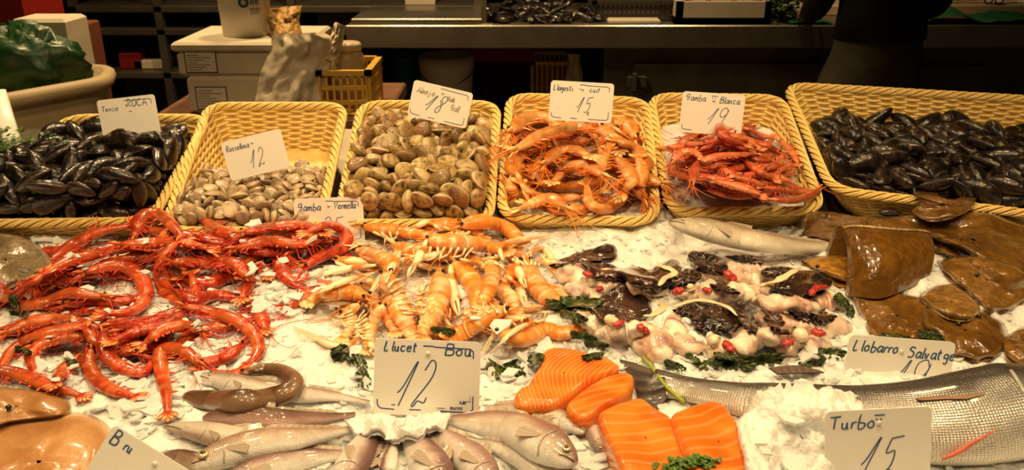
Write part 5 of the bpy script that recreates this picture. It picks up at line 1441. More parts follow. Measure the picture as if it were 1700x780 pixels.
def fish(name, label, cat, group, px, rpx, m, back, side, belly, seed=0, dors=1, profile=HAKE, flat=.72, roll=0., eye=True, tail=True, sharp=.0, n=44, seg=20, gill=True, pect=True, mouth=True, fincol=(.45, .36, .28), dorsal=True, dz=0.0, ezr=.14, et=.085, bend_soft=5, headcol=None):
    """px runs head to tail; dors=+1 puts the back on the upper side in the photo when the head is on the left"""
    rr = rng('fish', seed, name); mid = px[len(px)//2]; zc = np.dot(W(mid[0], mid[1], Z0+.03)-CAM, FW); R0 = rpx*zc/FPX*(1.16 if name == 'hake' else 1)
    t = np.linspace(0, 1, n)**1.0; pr = prof(t, profile); P = drape(px, R0*flat*pr, n, bend_soft, .85, dz)
    T_, sd0, nn0 = frames(P); cr, sr = math.cos(roll), math.sin(roll)
    tc_ = np.array([0, -1.0, 0])[None]-T_*(-T_[:, 1:2]); nn = nn0+tc_*.62; nn /= np.linalg.norm(nn, axis=1)[:, None]; sd = np.cross(T_, nn); D_ = -dors*sd           # towards the back of the fish
    a = np.linspace(0, 2*math.pi, seg, endpoint=False); ca, sa = np.cos(a), np.sin(a)
    rad = R0*pr; S_ = P[:, None]+(rad[:, None]*(np.sign(ca)*np.abs(ca)**1.0)[None])[:, :, None]*D_[:, None]+(rad[:, None]*flat*(np.sign(sa)*np.abs(sa)**.92)[None])[:, :, None]*nn[:, None]
    up = ca[None]; nb = vnoise(t[:, None]*9+seed, a[None]*1.2, 1.5, 41); sp = vnoise(t[:, None]*60+seed, a[None]*5, 1.0, 43)[:, :, None]
    kb = np.clip((up+(nb-.5)*.35-(-.05 if name == 'sea_bass' else .05))/.55, 0, 1)[:, :, None]; kl = np.clip((-up+(nb-.5)*.3-.15)/.5, 0, 1)[:, :, None]
    c = np.array(side)*(1-kb)+np.array(back)*kb; c = c*(1-kl)+np.array(belly)*kl
    hd_ = np.clip((.25-t)/.05, 0, 1)[:, None, None]; c = c*(.86+.24*sp)*(1-hd_*(.10+.45*np.clip(sp*2-1.1, 0, 1)))
    if headcol is not None: hk = np.clip((.20-t)/.05, 0, 1)[:, None, None]*np.clip((up+.5), 0, 1)[:, :, None]; c = c*(1-hk)+np.array(headcol)*hk
    root = empty(name); tag(root, label, cat, group)
    mb = MB(); mb.grid(S_, c, True); mb.f.append(tuple(range(seg))[::-1]); mb.f.append(tuple((n-1)*seg+i for i in range(seg)))
    me = mb.mesh('body'); add_skin(me, P, seg, rad); link('body', me, m, root)
    vis = 1 if nn[5][2] > 0 else -1
    def at(tt, q, out=1.0):           # point on the visible flank: q from -1 belly to 1 back
        i = np.interp(tt, t, np.arange(n)); k = int(min(n-2, i)); fr = i-k; g = lambda X: X[k]*(1-fr)+X[k+1]*fr
        rd = np.interp(tt, t, rad); return g(P)+g(D_)*rd*q+vis*g(nn)*rd*flat*math.sqrt(max(0, 1-q*q))**.92*out
    if eye:
        e1, e2 = T_[4], D_[4]; nrm = nn[4]*vis; nrm = (nrm+e2*.35)/np.linalg.norm(nrm+e2*.35); e2 = np.cross(nrm, e1); e2 /= np.linalg.norm(e2); re = R0*ezr; c0 = at(et, .30, 1.0)+nrm*re*.12
        for rr_, m_, h_, nm in ((re*1.35, m_iris, .55, 'eye'), (re*.75, m_eye, .80, 'pupil')):
            eb = MB(); rows = []
            for q in np.linspace(0, 1, 5):
                rows.append([c0+(e1*math.cos(x)+e2*math.sin(x))*rr_*math.cos(q*1.45)+nrm*re*h_*math.sin(q*1.5) for x in np.linspace(0, 2*math.pi, 14, endpoint=False)])
            eb.grid(np.array(rows), None, True)
            if nm == 'eye': eo = eb.obj(nm, m_, root)
            else: eb.obj(nm, m_, eo)
    if mouth:
        pts = np.array([at(q, w_, 1.01) for q, w_ in ((.004, -.02), (.03, -.12), (.06, -.22), (.095, -.36))]); mm = MB(); mm.tube(crom(pts, 10), np.linspace(.05, .028, 10)*R0, 5); mm.obj('mouth', m_mouth, root)
    if gill:
        pts = np.array([at(.205+.035*math.cos(w_*1.4)-.02, w_, 1.015) for w_ in np.linspace(.62, -.85, 9)]); gb = MB(); gb.tube(crom(pts, 18), R0*.030, 6, np.array(side)*.55, wide=R0*.05); gb.obj('gill_cover_edge', m_brownskin, root)
    def fin(nm, base, tips, col):
        fb = MB(); nb_ = len(base); rows = [np.array(base), (np.array(base)*.5+np.array(tips)*.5), np.array(tips)]
        th = nn[10]*R0*.02*vis; A_ = np.array([q+th for q in rows]); B_ = np.array([q-th for q in rows]); cc = np.array([[np.array(col)*(1.0 if j % 2 else .72)]*1 for j in range(nb_)]).reshape(1, nb_, 3).repeat(3, 0)
        fb.grid(A_, cc); fb.grid(B_[:, ::-1], cc); fb.obj(nm, m_fin, root)
    if pect:
        b0, b1 = at(.235, .05, 1.02), at(.25, -.22, 1.02); L = R0*1.25; d = T_[int(.25*n)]
        nf = 8; base = [b0+(b1-b0)*i/(nf-1) for i in range(nf)]; tips = [base[i]+d*L*(1-.35*abs(i/(nf-1)-.3))-D_[10]*L*(.10+.32*i/(nf-1))+vis*nn[10]*R0*.05 for i in range(nf)]
        fin('pectoral_fin', base, tips, fincol)
    if dorsal:
        ks = [i for i in range(n) if .30 < t[i] < .90]; base = [P[i]+D_[i]*rad[i]*.95 for i in ks]
        hgt = [R0*(.45 if t[i] < .42 else .12 if t[i] < .47 else .28)*min(1, (i-ks[0]+1)/3, (ks[-1]-i+1)/3) for i in ks]; tips = [P[i]+D_[i]*(rad[i]*.95+h_)+T_[i]*h_*.6 for i, h_ in zip(ks, hgt)]
        fin('dorsal_fin', base, tips, fincol)
    if tail:
        nf = 13; e0 = P[-1]; base = []; tips = []
        for i in range(nf):
            s = 2*i/(nf-1)-1; base.append(e0+D_[-1]*rad[-1]*s*.9-T_[-1]*R0*.1); L = R0*(.95+sharp*abs(s)**1.5); tips.append(e0+T_[-1]*L+D_[-1]*R0*.85*s*(1+.0*sharp))
        fin('tail_fin', base, tips, fincol)
    settle(root); stamp(P, rad*.95, rad*flat*.95); return root
PURPLE, SILVER, WHITE, BROWN = (.24, .12, .12), (.88, .79, .76), (.97, .94, .91), (.11, .055, .035)
G = 'silver hake laid out at the front'
H = lambda lab, px, r, back=PURPLE, side=SILVER, belly=WHITE, **k: fish('hake', lab, 'fish', G, px, r, m_hake, back, side, belly, seed=r+px[0][0], **k)
H('small hake whose silver head lies in the crook of the brown U-shaped fish', [(326,624),(370,632),(430,646),(490,654),(550,657),(612,668)], 17, (.36, .26, .2), tail=False)
H('hake with only its shiny cheek and eye showing at the edge of the salmon', [(1003,752),(993,730),(975,705),(955,694)], 15, (.35, .25, .2), tail=False, pect=False, dorsal=False)
H('brown hake with a pinkish flank lying straight above the white-bellied one', [(338,694),(400,691),(460,697),(530,694),(590,688)], 19, BROWN, (.28, .14, .12), (.62, .42, .38), eye=False, mouth=False, gill=False, tail=False, pect=False)
fish('hake', 'brown hake bent back on itself in a U at the left of the fish', 'fish', G, [(306,657),(350,664),(420,664),(470,654),(488,636),(468,618),(432,614),(405,622)], 17, m_brownskin, (.08, .04, .022), (.15, .08, .042), (.24, .14, .08), seed=9, eye=False, mouth=False, gill=False, tail=False, pect=False, dorsal=False, n=56, bend_soft=3,
     profile=[(0, .3), (.03, .6), (.1, .85), (.25, 1), (.5, .95), (.7, .85), (.9, .6), (1, .35)])
H('dark brown hake snout sticking out lowest at the left', [(274,753),(300,761),(340,768),(380,775)], 15, BROWN, (.22, .12, .09), (.4, .3, .25), eye=False, tail=False, pect=False, dorsal=False)
H('hake turned belly up, white, its snout pointing to the bent tag', [(277,708),(330,716),(390,728),(450,733),(520,724),(606,704)], 19, (.75, .66, .58), (.86, .78, .70), (.50, .36, .30), eye=False, tail=False)
H('hake partly cut off by the bottom edge below the large-eyed one', [(360,812),(430,782),(500,762),(600,752)], 22, PURPLE, (.68, .55, .5), tail=False)
H('hake with an open mouth and a large reddish eye, at the bottom left', [(318,772),(370,754),(430,737),(500,727),(590,712)], 24, (.42, .27, .2), (.74, .62, .54), tail=False, ezr=.26)
H('slim hake snout between two larger ones below the Llucet tag', [(640,800),(646,772),(652,745),(660,722)], 13, tail=False, pect=False)
H('hake lying diagonally, head down, left below the Llucet tag', [(566,808),(588,768),(612,728),(640,694)], 25, PURPLE, (.74, .60, .56), tail=False, dors=-1, roll=.5)
H('silver hake at the back right, under the salmon edge', [(972,716),(935,700),(880,682),(800,676)], 17, (.40, .30, .24), (.82, .74, .62), dors=-1, tail=False)
H('thin hake squeezed between the silver one and the purple-backed one', [(944,731),(905,712),(850,698),(780,690)], 14, (.34, .22, .18), dors=-1, tail=False)
H('middle hake lying head down right below the Llucet tag', [(738,815),(716,775),(690,738),(664,700)], 29, PURPLE, (.76, .62, .56), dors=-1, tail=False, roll=.3)
H('hake between the middle one and the silver streaked one, head at the lower edge', [(822,812),(790,770),(748,735),(700,704)], 26, (.38, .22, .21), (.74, .60, .56), dors=-1, tail=False, roll=.2)
H('silver streaked hake crossing below the purple-backed one', [(970,812),(900,775),(840,748),(776,728)], 21, (.30, .22, .2), (.80, .74, .68), dors=-1, tail=False)
H('large purple-backed hake with a clear yellow eye, nose toward the lower right', [(955,770),(915,743),(862,716),(800,702),(730,697)], 31, (.34, .18, .16), (.74, .62, .52), dors=-1, tail=False, ezr=.16)
fish('sea_bass', 'slender pale sea bass on the ice below the shrimp basket', 'fish', None, [(1111,369),(1150,376),(1200,388),(1260,401),(1330,409),(1410,409)], 22, m_bass2, (.42, .32, .22), (.72, .62, .48), (.90, .84, .74), seed=5, tail=False, flat=.7,
     profile=[(0, .2), (.03, .42), (.1, .72), (.2, .95), (.35, 1.0), (.6, .8), (.85, .45), (1, .3)], ezr=.15)
fish('sea_bass', 'very large scaled sea bass stretching across the lower right of the stall', 'fish', None, [(1840,650),(1760,660),(1670,682),(1560,698),(1450,698),(1340,682),(1230,662),(1140,645),(1085,634)], 80, m_bass, (.085, .075, .07), (.74, .73, .71), (.97, .93, .86), seed=77, dors=1*-1,
     n=80, seg=34, flat=.60, tail=False, eye=True, ezr=.10, dorsal=False, pect=False, profile=[(0, .25), (.04, .5), (.1, .8), (.2, 1.05), (.32, 1.0), (.5, .82), (.68, .58), (.82, .38), (.93, .30), (1, .34)], headcol=(.10, .06, .045))
bass = [o for o in bpy.data.objects if o.name.startswith('sea_bass') and 'very large' in o.get('label', '')][0]
def plate(name, pts_px, z_off, m, parent, th=.0016, cols=None, origin=None, r=.004, sub=5):
    """a thin membrane laid over what is under it; pts_px: rows of photo points"""
    rows = []
    for row in pts_px:
        rr_ = crom(row, max(6, sub*len(row)//1)); rows.append(rr_)
    m_ = max(len(r_) for r_ in rows); rows = [crom(r_, m_) for r_ in pts_px]
    Pp = np.array([[land(x, y, r, 1.0) for x, y in r_] for r_ in rows]); Z = Pp[:, :, 2].copy()
    for _ in range(3): Zp = np.pad(Z, 1, mode='edge'); Z = np.maximum(Z*.6, (Zp[1:-1, 1:-1]*2+Zp[:-2, 1:-1]+Zp[2:, 1:-1]+Zp[1:-1, :-2]+Zp[1:-1, 2:])/6)
    P = np.array([[W(rows[i][j][0], rows[i][j][1], Z[i, j]+z_off) for j in range(m_)] for i in range(len(rows))])
    mb = MB(); n_ = len(rows); c = None
    if cols is not None: c = np.array([[cols[(i*3+j) % len(cols)] for j in range(m_)] for i in range(n_)], float)
    mb.grid(P, c); mb.grid((P-np.array([0, 0, th]))[:, ::-1], c)
    if parent is not None and parent.type == 'EMPTY':
        for q in range(len(mb.v)): mb.v[q] = mb.v[q]-np.array(parent.location)
    o = mb.obj(name, m, parent); return o
FB = [(.05, .042, .038), (.11, .09, .08), (.035, .03, .028)]
plate('tail_fin', [[(1104,622),(1104,640),(1108,658)], [(1080,612),(1078,640),(1100,672)], [(1054,602),(1056,634),(1088,684)], [(1028,596),(1046,626),(1072,690)]], .003, m_fin, bass, cols=FB)
plate('pectoral_fin', [[(1636,636),(1638,644),(1636,654)], [(1604,636),(1606,649),(1606,662)], [(1560,648),(1566,656),(1572,662)], [(1520,660),(1524,663),(1530,664)]], .001, m_fin, bass, cols=[(.22, .13, .08), (.36, .23, .15)])
plate('dorsal_fin', [[(1290,620),(1330,619),(1370,618)], [(1275,610),(1320,606),(1360,614)]], .010, m_fin, bass, cols=[(.10, .07, .07), (.16, .11, .10)])
sl = MB(); P = np.array([land(x, y, .002, 1.0)+np.array([0, 0, .001]) for x, y in crom([(1563,765),(1590,752),(1625,730),(1656,714)], 12)]); sl.tube(P-np.array(bass.location), np.array([.3, 1, 1.4, 1.6, 1.6, 1.5, 1.3, 1.2, 1, .8, .5, .2])*.0018, 6, (1, 1, 1)); sl.obj('belly_slit', mat('red_cut_flesh', (.70, .12, .07), .3, coat=.5), bass)
# ---- blankets: flat fish, skins and leaves draped over what lies below
def blanket(mb, outline, th, colf=None, nr=14, dome=1.0, pinch=None, r=.006, lift=0.0, wob=0.0, seed=0, nt_=64, cen=None, smooth=4):
    O = crom(list(outline)+[outline[0]], nt_+1)[:-1]; c0 = np.array(cen if cen else O.mean(0)); rho = np.linspace(.03, 1, nr)
    px = c0[None, None]+(O[None]-c0)*rho[:, None, None]; Z = np.array([[land(x, y, r, .8)[2] for x, y in row] for row in px])
    for _ in range(smooth):
        Zp = np.concatenate([Z[:1], Z, Z[-1:]]); Zp = np.concatenate([Zp[:, -1:], Zp, Zp[:, :1]], 1); A_ = (Zp[1:-1, 1:-1]*2+Zp[:-2, 1:-1]+Zp[2:, 1:-1]+Zp[1:-1, :-2]+Zp[1:-1, 2:])/6; Z = np.maximum(A_, Z-.004)
    if wob: Z[-5:] += wob*np.sin(np.arange(nt_)*2*math.pi/nt_*11+seed)[None]*np.linspace(0, 1, 5)[:, None]
    prf = np.sqrt(np.clip(1-rho**2.6, 0, 1)); top = Z+lift+th*prf[:, None]*dome; bot = Z+lift-.0012-th*.15*prf[:, None]
    T3 = np.array([[W(px[i, j, 0], px[i, j, 1], top[i, j]) for j in range(nt_)] for i in range(nr)]); B3 = T3.copy(); B3[:, :, 2] -= (top-bot)
    if colf: C_ = np.array([[colf(rho[i], j/nt_*2*math.pi, T3[i, j]) for j in range(nt_)] for i in range(nr)], float)
    else: C_ = None
    P_ = np.concatenate([T3, B3[::-1]]); mb.grid(P_[::-1], None if C_ is None else np.concatenate([C_, C_[::-1]])[::-1], True)
    for i in range(nr): stamp(np.concatenate([T3[i], T3[i][:1]])-np.array([0, 0, .006]), .009, .006)
    return T3
def ncol(base, alt, f, seed, spots=None):
    base, alt = np.array(base), np.array(alt)
    def g(rho, th, p):
        k = float(vnoise(np.array(p[0]+3), np.array(p[1]+3), f, seed)); k2 = float(vnoise(np.array(p[0]+5), np.array(p[1]+5), f*3, seed+1)); k = min(1, max(0, (k*.7+k2*.3-.3)*2))
        c = base*(1-k)+alt*k
        if spots is not None and rho > .9: c = c*.4+np.array(spots)*.6
        return c
    return g
m_flat = mat('slimy_flatfish_skin', (1, 1, 1), .16, tint=True, coat=.8, noise=.45, nscale=70, ncol=(.06, .025, .006), bump=.8, bscale=70)
m_ray = mat('pale_flatfish_flesh', (1, 1, 1), .30, tint=True, coat=.5, bump=.25, bscale=120)
def flat(label, outline, th, base, alt, seed, edge=(.30, .17, .05), m=None, name='flatfish', eyes=(), **k):
    root = empty(name); tag(root, label, 'fish', None); mb = MB(); blanket(mb, outline, th, ncol(base, alt, 26, seed, edge), seed=seed, **k); mb.obj('body', m or m_flat, root)
    for ex_, ey_ in eyes:
        p = land(ex_, ey_, .003, 1.0); eb = MB(); ball(eb, p, .0042, 10); eb.obj('eye', m_eye, root)
    settle(root); return root
BR, BR2 = (.13, .058, .010), (.24, .115, .022)
flat('brown flatfish at the back left of the turbots with ice showing through its edge', [(1330,368),(1345,352),(1375,350),(1420,358),(1455,362),(1450,392),(1405,402),(1360,396),(1338,388)], .014, BR, (.34, .22, .12), 1, wob=.002)
flat('large brown flatfish across the upper right with a rippled fin edge', [(1440,362),(1500,356),(1560,350),(1640,352),(1700,372),(1760,400),(1760,470),(1700,470),(1640,440),(1580,408),(1510,392),(1450,385)], .028, BR2, BR, 2, wob=.005)
flat('brown fish tail standing up at the rim of the right mussel basket', [(1512,350),(1530,335),(1518,318),(1548,310),(1560,325),(1590,330),(1622,318),(1612,345),(1580,362),(1540,366)], .008, BR, (.32, .17, .06), 3, lift=.012, nr=10)
flat('brown flatfish lying at the middle right with a bare pink edge', [(1556,432),(1600,424),(1650,430),(1705,452),(1712,490),(1672,514),(1640,512),(1600,480),(1570,455)], .018, BR2, (.28, .16, .05), 4, wob=.003, eyes=[(1622, 456)])
flat('glossy orange-brown fish piece left of the folded brown fish', [(1330,432),(1360,424),(1410,424),(1425,440),(1415,470),(1385,462),(1352,446)], .020, (.50, .24, .03), (.40, .18, .02), 5, eyes=[(1357, 442)])
flat('brown flatfish under the folded one, wet with highlights', [(1412,490),(1450,484),(1510,488),(1545,500),(1560,530),(1552,566),(1500,566),(1450,556),(1430,522)], .016, BR2, BR, 6, wob=.003)
flat('brown flatfish lying lowest, beside the Llobarro tag', [(1528,512),(1580,505),(1640,520),(1672,545),(1668,580),(1634,596),(1590,590),(1560,565),(1535,540)], .016, BR, BR2, 7, wob=.003, eyes=[(1592, 538), (1625, 525)])
flat('leaf-shaped brown flatfish with a pale fin edge in the middle of the turbots', [(1526,492),(1550,474),(1580,472),(1612,492),(1628,514),(1612,528),(1580,526),(1552,512)], .014, (.28, .15, .03), (.38, .20, .06), 8, edge=(.62, .44, .20))
flat('brown flatfish cut off by the right edge of the photo', [(1664,566),(1690,545),(1740,540),(1760,590),(1700,606),(1672,592)], .016, BR2, BR, 9)
# the folded flatfish: a thick sheet hanging over the pile
root = empty('folded_flatfish'); tag(root, 'thick brown flatfish folded over like a square hump among the turbots', 'fish')
mb = MB(); nu, nv = 30, 26; P = np.zeros((nu, nv, 3)); zb = [float(land(1480, 492, .004)[2]), 0]
for i in range(nu):
    u = i/(nu-1); xt, xb = 1408+(1552-1408)*u, 1414+(1545-1414)*u; yt = 376+10*u+2*math.sin(u*3); yb = 488+9*math.sin(u*5)-10*u*u
    f = W(xb, yb, zb[0]+.002); tpt = D(xt, yt, f[1]+.105)
    for j in range(nv):
        v = j/(nv-1)
        if v < .72:
            q = v/.72; p = f*(1-q)+tpt*q; bul = math.sin(q*math.pi)*.022; p = p+np.array([0, -.75*bul, bul*.75])
        else:
            q = (v-.72)/.28; p = tpt+np.array([0, .012+.05*q, -.085*q*q]) if q > 0 else tpt
        p = p+np.array([0, 0, -.010*(2*u-1)**6-.0])+np.array([0, .012*(2*u-1)**4, 0]); P[i, j] = p
C_ = np.array([[ncol((.21, .095, .014), (.13, .058, .008), 22, 11)(0, 0, P[i, j]) for j in range(nv)] for i in range(nu)])
Q = P+np.array([0, .016, -.006]); mb.grid(P, C_); mb.grid(Q[:, ::-1], C_); mb.grid(np.array([P[0], Q[0]])[:, :], np.array([C_[0], C_[0]])); mb.grid(np.array([Q[-1], P[-1]]), np.array([C_[-1], C_[-1]])); mb.grid(np.array([Q[:, 0], P[:, 0]]), np.array([C_[:, 0]]*2))
mb.obj('body', m_flat, root); fb = MB(); e = P[:, int(.72*nv)]; fb.tube(e+np.array([0, .004, .002]), .003, 6, (.62, .42, .22)); fb.obj('fin_edge', m_flat, root); settle(root)
for i in range(0, nu): stamp(P[i]-np.array([0, 0, .006]), .009, .006)
flat('broad pale tan flatfish lying at the bottom left corner', [(-40,706),(20,698),(70,695),(120,684),(160,692),(186,715),(190,750),(170,800),(100,840),(-40,840)], .020, (.42, .19, .065), (.58, .31, .13), 12, m=m_ray, edge=(.72, .48, .28), name='flatfish')
flat('tan flatfish with a blunt head above the larger one at the bottom left', [(-40,640),(20,643),(70,650),(110,662),(118,674),(108,688),(70,694),(20,700),(-40,712)], .022, (.36, .16, .055), (.48, .26, .11), 13, m=m_ray, name='flatfish', eyes=[(14, 676)])
flat('grey-green fish half seen at the left edge above the red shrimp', [(-40,384),(10,386),(50,396),(78,420),(84,440),(60,456),(30,466),(-40,480)], .022, (.22, .17, .10), (.40, .32, .22), 14, edge=(.5, .40, .28))
# ================================================================ SALMON
def salmon_extra(nt, b, cur, tc, mix, nz, rgb):
    at = nt.nodes.new('ShaderNodeAttribute'); at.attribute_name = 'skin'
    w = nt.nodes.new('ShaderNodeTexWave'); w.wave_type = 'BANDS'; w.bands_direction = 'X'; w.inputs['Scale'].default_value = 1.0; w.inputs['Distortion'].default_value = 2.6; w.inputs['Detail'].default_value = 2; w.inputs['Detail Scale'].default_value = 1.5
    nt.links.new(at.outputs['Vector'], w.inputs['Vector'])
    mr = nt.nodes.new('ShaderNodeMapRange'); nt.links.new(w.outputs['Fac'], mr.inputs[0]); mr.inputs[1].default_value = .72; mr.inputs[2].default_value = 1.0; mr.inputs[4].default_value = .75
    sx = nt.nodes.new('ShaderNodeSeparateXYZ'); nt.links.new(at.outputs['Vector'], sx.inputs[0]); mm = nt.nodes.new('ShaderNodeMath'); mm.operation = 'MULTIPLY'; nt.links.new(mr.outputs[0], mm.inputs[0]); nt.links.new(sx.outputs[1], mm.inputs[1])
    return mix(cur, rgb((.92, .48, .20)), mm.outputs[0])
m_salmon = mat('salmon_flesh', (.80, .155, .012), .24, tint=True, coat=.55, sss=.12, extra=salmon_extra, bump=.25, bscale=170)
m_skin = mat('salmon_skin', (.30, .27, .25), .25, metal=.5, noise=.5, nscale=120, ncol=(.10, .09, .08))
FAT = {1: .62, 2: .35, 3: .38, 4: .36}
def salmon(label, outline, th, freq, ang, seed, bend=0., end=None, lift=0.0, skin_side=True):
    root = empty('salmon_fillet'); tag(root, label, 'salmon', 'salmon pieces'); nt_ = 72; nr = 26
    O = np.array(outline, float); O2 = []
    for i in range(len(O)):
        a, b_, c_ = O[i-1], O[i], O[(i+1) % len(O)]; l1, l2 = np.linalg.norm(a-b_), np.linalg.norm(c_-b_); O2 += [b_+(a-b_)*min(.3, 7/l1), b_+(c_-b_)*min(.3, 7/l2)]
    O2.append(O2[0]); O2 = np.array(O2); L = np.r_[0, np.cumsum(np.linalg.norm(np.diff(O2, axis=0), axis=1))]; s = np.linspace(0, L[-1], nt_, endpoint=False)
    O = np.stack([np.interp(s, L, O2[:, k]) for k in (0, 1)], 1)
    c0 = O.mean(0); base = max(np.percentile([land(x, y, .004)[2] for x, y in O], 35), Z0+.002)+lift; rho = np.linspace(.02, 1, nr); T3 = []; sk = []
    ztop = base+th
    for r_ in rho:
        row = []; srow = []
        for j in range(nt_):
            x, y = c0+(O[j]-c0)*r_; p = W(x, y, ztop); u = (x-c0[0]); v = (y-c0[1])*1.6
            p[2] += .004*(1-r_**3)+.0025*math.sin(p[0]*60+seed)*math.sin(p[1]*50) - .006*max(0, (r_-.86)/.14)**2
            row.append(p); uu = u*math.cos(ang)+v*math.sin(ang); vv = -u*math.sin(ang)+v*math.cos(ang)
            srow.append(((uu+bend*abs(vv)+bend*.01*vv*vv)*freq, FAT[seed], 0))
        T3.append(row); sk.append(srow)
    T3 = np.array(T3); sk = np.array(sk); rings = [T3]; sks = [sk]
    for d, o_ in ((.3, 1.0), (.65, .99), (1.0, .95)):
        q = T3[-1].copy(); cc = q.mean(0); q[:, :2] = cc[:2]+(q[:, :2]-cc[:2])*o_; q[:, 2] -= th*d; rings.append(q[None]); sks.append((sk[-1]+np.array([d*1.0, 0, 0]))[None])
    P_ = np.concatenate(rings); K_ = np.concatenate(sks); nn_ = len(P_); C_ = np.ones((nn_, nt_, 3)); nb = vnoise(P_[:, :, 0]+4, P_[:, :, 1]+4, 45, seed+70)[:, :, None]; C_ = C_*(np.array([1, .85, .7])*(1-nb)+np.array([1.0, 1.7, 2.6])*nb)
    mb = MB(); mb.grid(P_[::-1], C_[::-1], True); me = mb.mesh('flesh'); at = me.attributes.new('skin', 'FLOAT_VECTOR', 'POINT'); at.data.foreach_set('vector', K_[::-1].reshape(-1, 3).astype(np.float32).ravel()); link('flesh', me, m_salmon, root)
    sb = MB(); q = rings[-1][0]; q2 = q.copy(); q2[:, 2] -= .003; cc = q.mean(0); o1 = q.copy(); o1[:, :2] = cc[:2]+(q[:, :2]-cc[:2])*1.02; o2 = o1.copy(); o2[:, 2] -= .004; in_ = q.copy(); in_[:, :2] = cc[:2]+(q[:, :2]-cc[:2])*.02; in_[:, 2] -= .004
    sb.grid(np.array([in_, o2, o1, q]), None, True); sb.obj('skin', m_skin, root); settle(root)
    for i in range(nr): stamp(np.concatenate([T3[i], T3[i][:1]])-np.array([0, 0, .006]), .009, .006)
    return root
salmon('large irregular salmon piece with curved fat lines, farthest back of the four', [(900,577),(922,570),(950,576),(1009,589),(1034,609),(991,625),(965,642),(922,671),(857,670),(850,652),(874,646),(880,628),(897,603)], .022, .040, .25, 1, bend=-.25)
salmon('small thick strip of salmon beside the largest piece', [(935,672),(962,652),(1008,621),(1050,613),(1055,634),(1038,655),(998,675),(976,692),(958,690)], .026, .020, 1.2, 2)
salmon('left of the two salmon slabs at the bottom, with a striped rear end', [(990,682),(1064,651),(1096,676),(1118,690),(1128,720),(1152,790),(1040,800),(1010,730)], .034, .012, 1.45, 3, bend=.15)
salmon('right of the two salmon slabs at the bottom, highest and glossiest', [(1112,682),(1184,656),(1200,662),(1216,688),(1258,744),(1276,800),(1158,800),(1138,752),(1120,708)], .040, .010, 1.2, 4, bend=.2, lift=.002)
# ================================================================ MONKFISH
m_white = mat('white_monkfish_flesh', (1, 1, 1), .22, tint=True, coat=.6, sss=.2, bump=.8, bscale=70)
m_black = mat('black_monkfish_skin', (1, 1, 1), .16, tint=True, coat=.7, bump=.5, bscale=80)
m_gill = mat('red_gill', (.48, .035, .03), .2, coat=.7, sss=.15, bump=.5, bscale=200)
m_liver = mat('cream_flap', (.88, .70, .46), .28, coat=.5, sss=.2)
WF, PF, BK, BK2 = (.90, .80, .66), (.74, .46, .36), (.016, .010, .011), (.085, .04, .026)
def monk(label, flesh=(), skins=(), gills=(), flaps=(), knobs=(), seed=0):
    root = empty('monkfish_head'); tag(root, label, 'monkfish', 'skinned monkfish pieces')
    def tubes(lst, nm, m, c1, c2, fl=.75):
        for px, r in lst:
            mid = px[len(px)//2]; zc = np.dot(W(*mid, Z0+.03)-CAM, FW); R0 = r*zc/FPX*(1.3 if nm == 'flesh' else 1.0); n = 44; t = np.linspace(0, 1, n); rad = R0*prof(t, [(0, .25), (.06, .62), (.22, .95), (.5, 1), (.8, .85), (.95, .5), (1, .2)])*(1+.13*np.sin(t*17+seed+r))
            P = drape(px, rad*fl, n, 3, .7); S_ = sweep(P, rad, rad*fl, 26); dn = vnoise(S_[:, :, 0]+9+S_[:, :, 2], S_[:, :, 1]+9, 55, 7)-.5+.45*(vnoise(S_[:, :, 0]+9, S_[:, :, 1]+9-S_[:, :, 2], 120, 8)-.5); S_ = P[:, None]+(S_-P[:, None])*(1+(.75*dn[:, :, None] if nm == 'flesh' else .3*dn[:, :, None])); nb = vnoise(S_[:, :, 0]+3, S_[:, :, 1]+3, 38, seed+21)[:, :, None]; nb = np.clip(nb*1.9-.55, 0, 1); cc = np.array(c1)*(1-nb)+np.array(c2)*nb; gk = np.clip(vnoise(S_[:, :, 0]+7, S_[:, :, 1]+S_[:, :, 2], 75, 33)[:, :, None]*3-1.9, 0, .75)*(nm == 'flesh'); cc = cc*(1-gk)+np.array((.20, .10, .12))*gk; mb = MB(); mb.grid(S_, cc, True)
            mb.f.append(tuple(range(26))[::-1]); mb.f.append(tuple((n-1)*26+i for i in range(26))); mb.obj(nm, m, root); stamp(P, rad, rad*fl)
    tubes(flesh, 'flesh', m_white, WF, PF)
    for o_, th in skins:
        oc = np.mean(np.array(o_, float), 0); o_ = [tuple(oc+(np.array(q)-oc)*(1.06+.16*math.sin(i_*2.4+seed))) for i_, q in enumerate(o_)]
        mb = MB(); blanket(mb, o_, th, ncol(BK, BK2, 30, seed+60), nr=10, nt_=48, wob=.004, seed=seed, smooth=2); mb.obj('black_skin', m_black, root)
    tubes(knobs, 'jaw_knob', m_white, (.88, .68, .45), WF, .9)
    tubes(gills, 'red_gill', m_gill, (1, 1, 1), (.8, .6, .6), .8)
    tubes(flaps, 'cream_flap', m_liver, (1, 1, 1), (.9, .9, .85), .45)
    settle(root)
monk('monkfish piece at the back left with a long dark skin strip', [([(928,448),(965,462),(1010,470),(1052,474)], 20), ([(940,474),(985,492),(1010,500)], 14)], [([(920,438),(945,424),(975,414),(1008,408),(1030,424),(1000,432),(960,436)], .006), ([(972,440),(1000,436),(1030,444),(1044,458),(1020,464),(985,458)], .006)], [([(968,452),(984,458)], 6), ([(990,480),(1002,478)], 6)], seed=1)
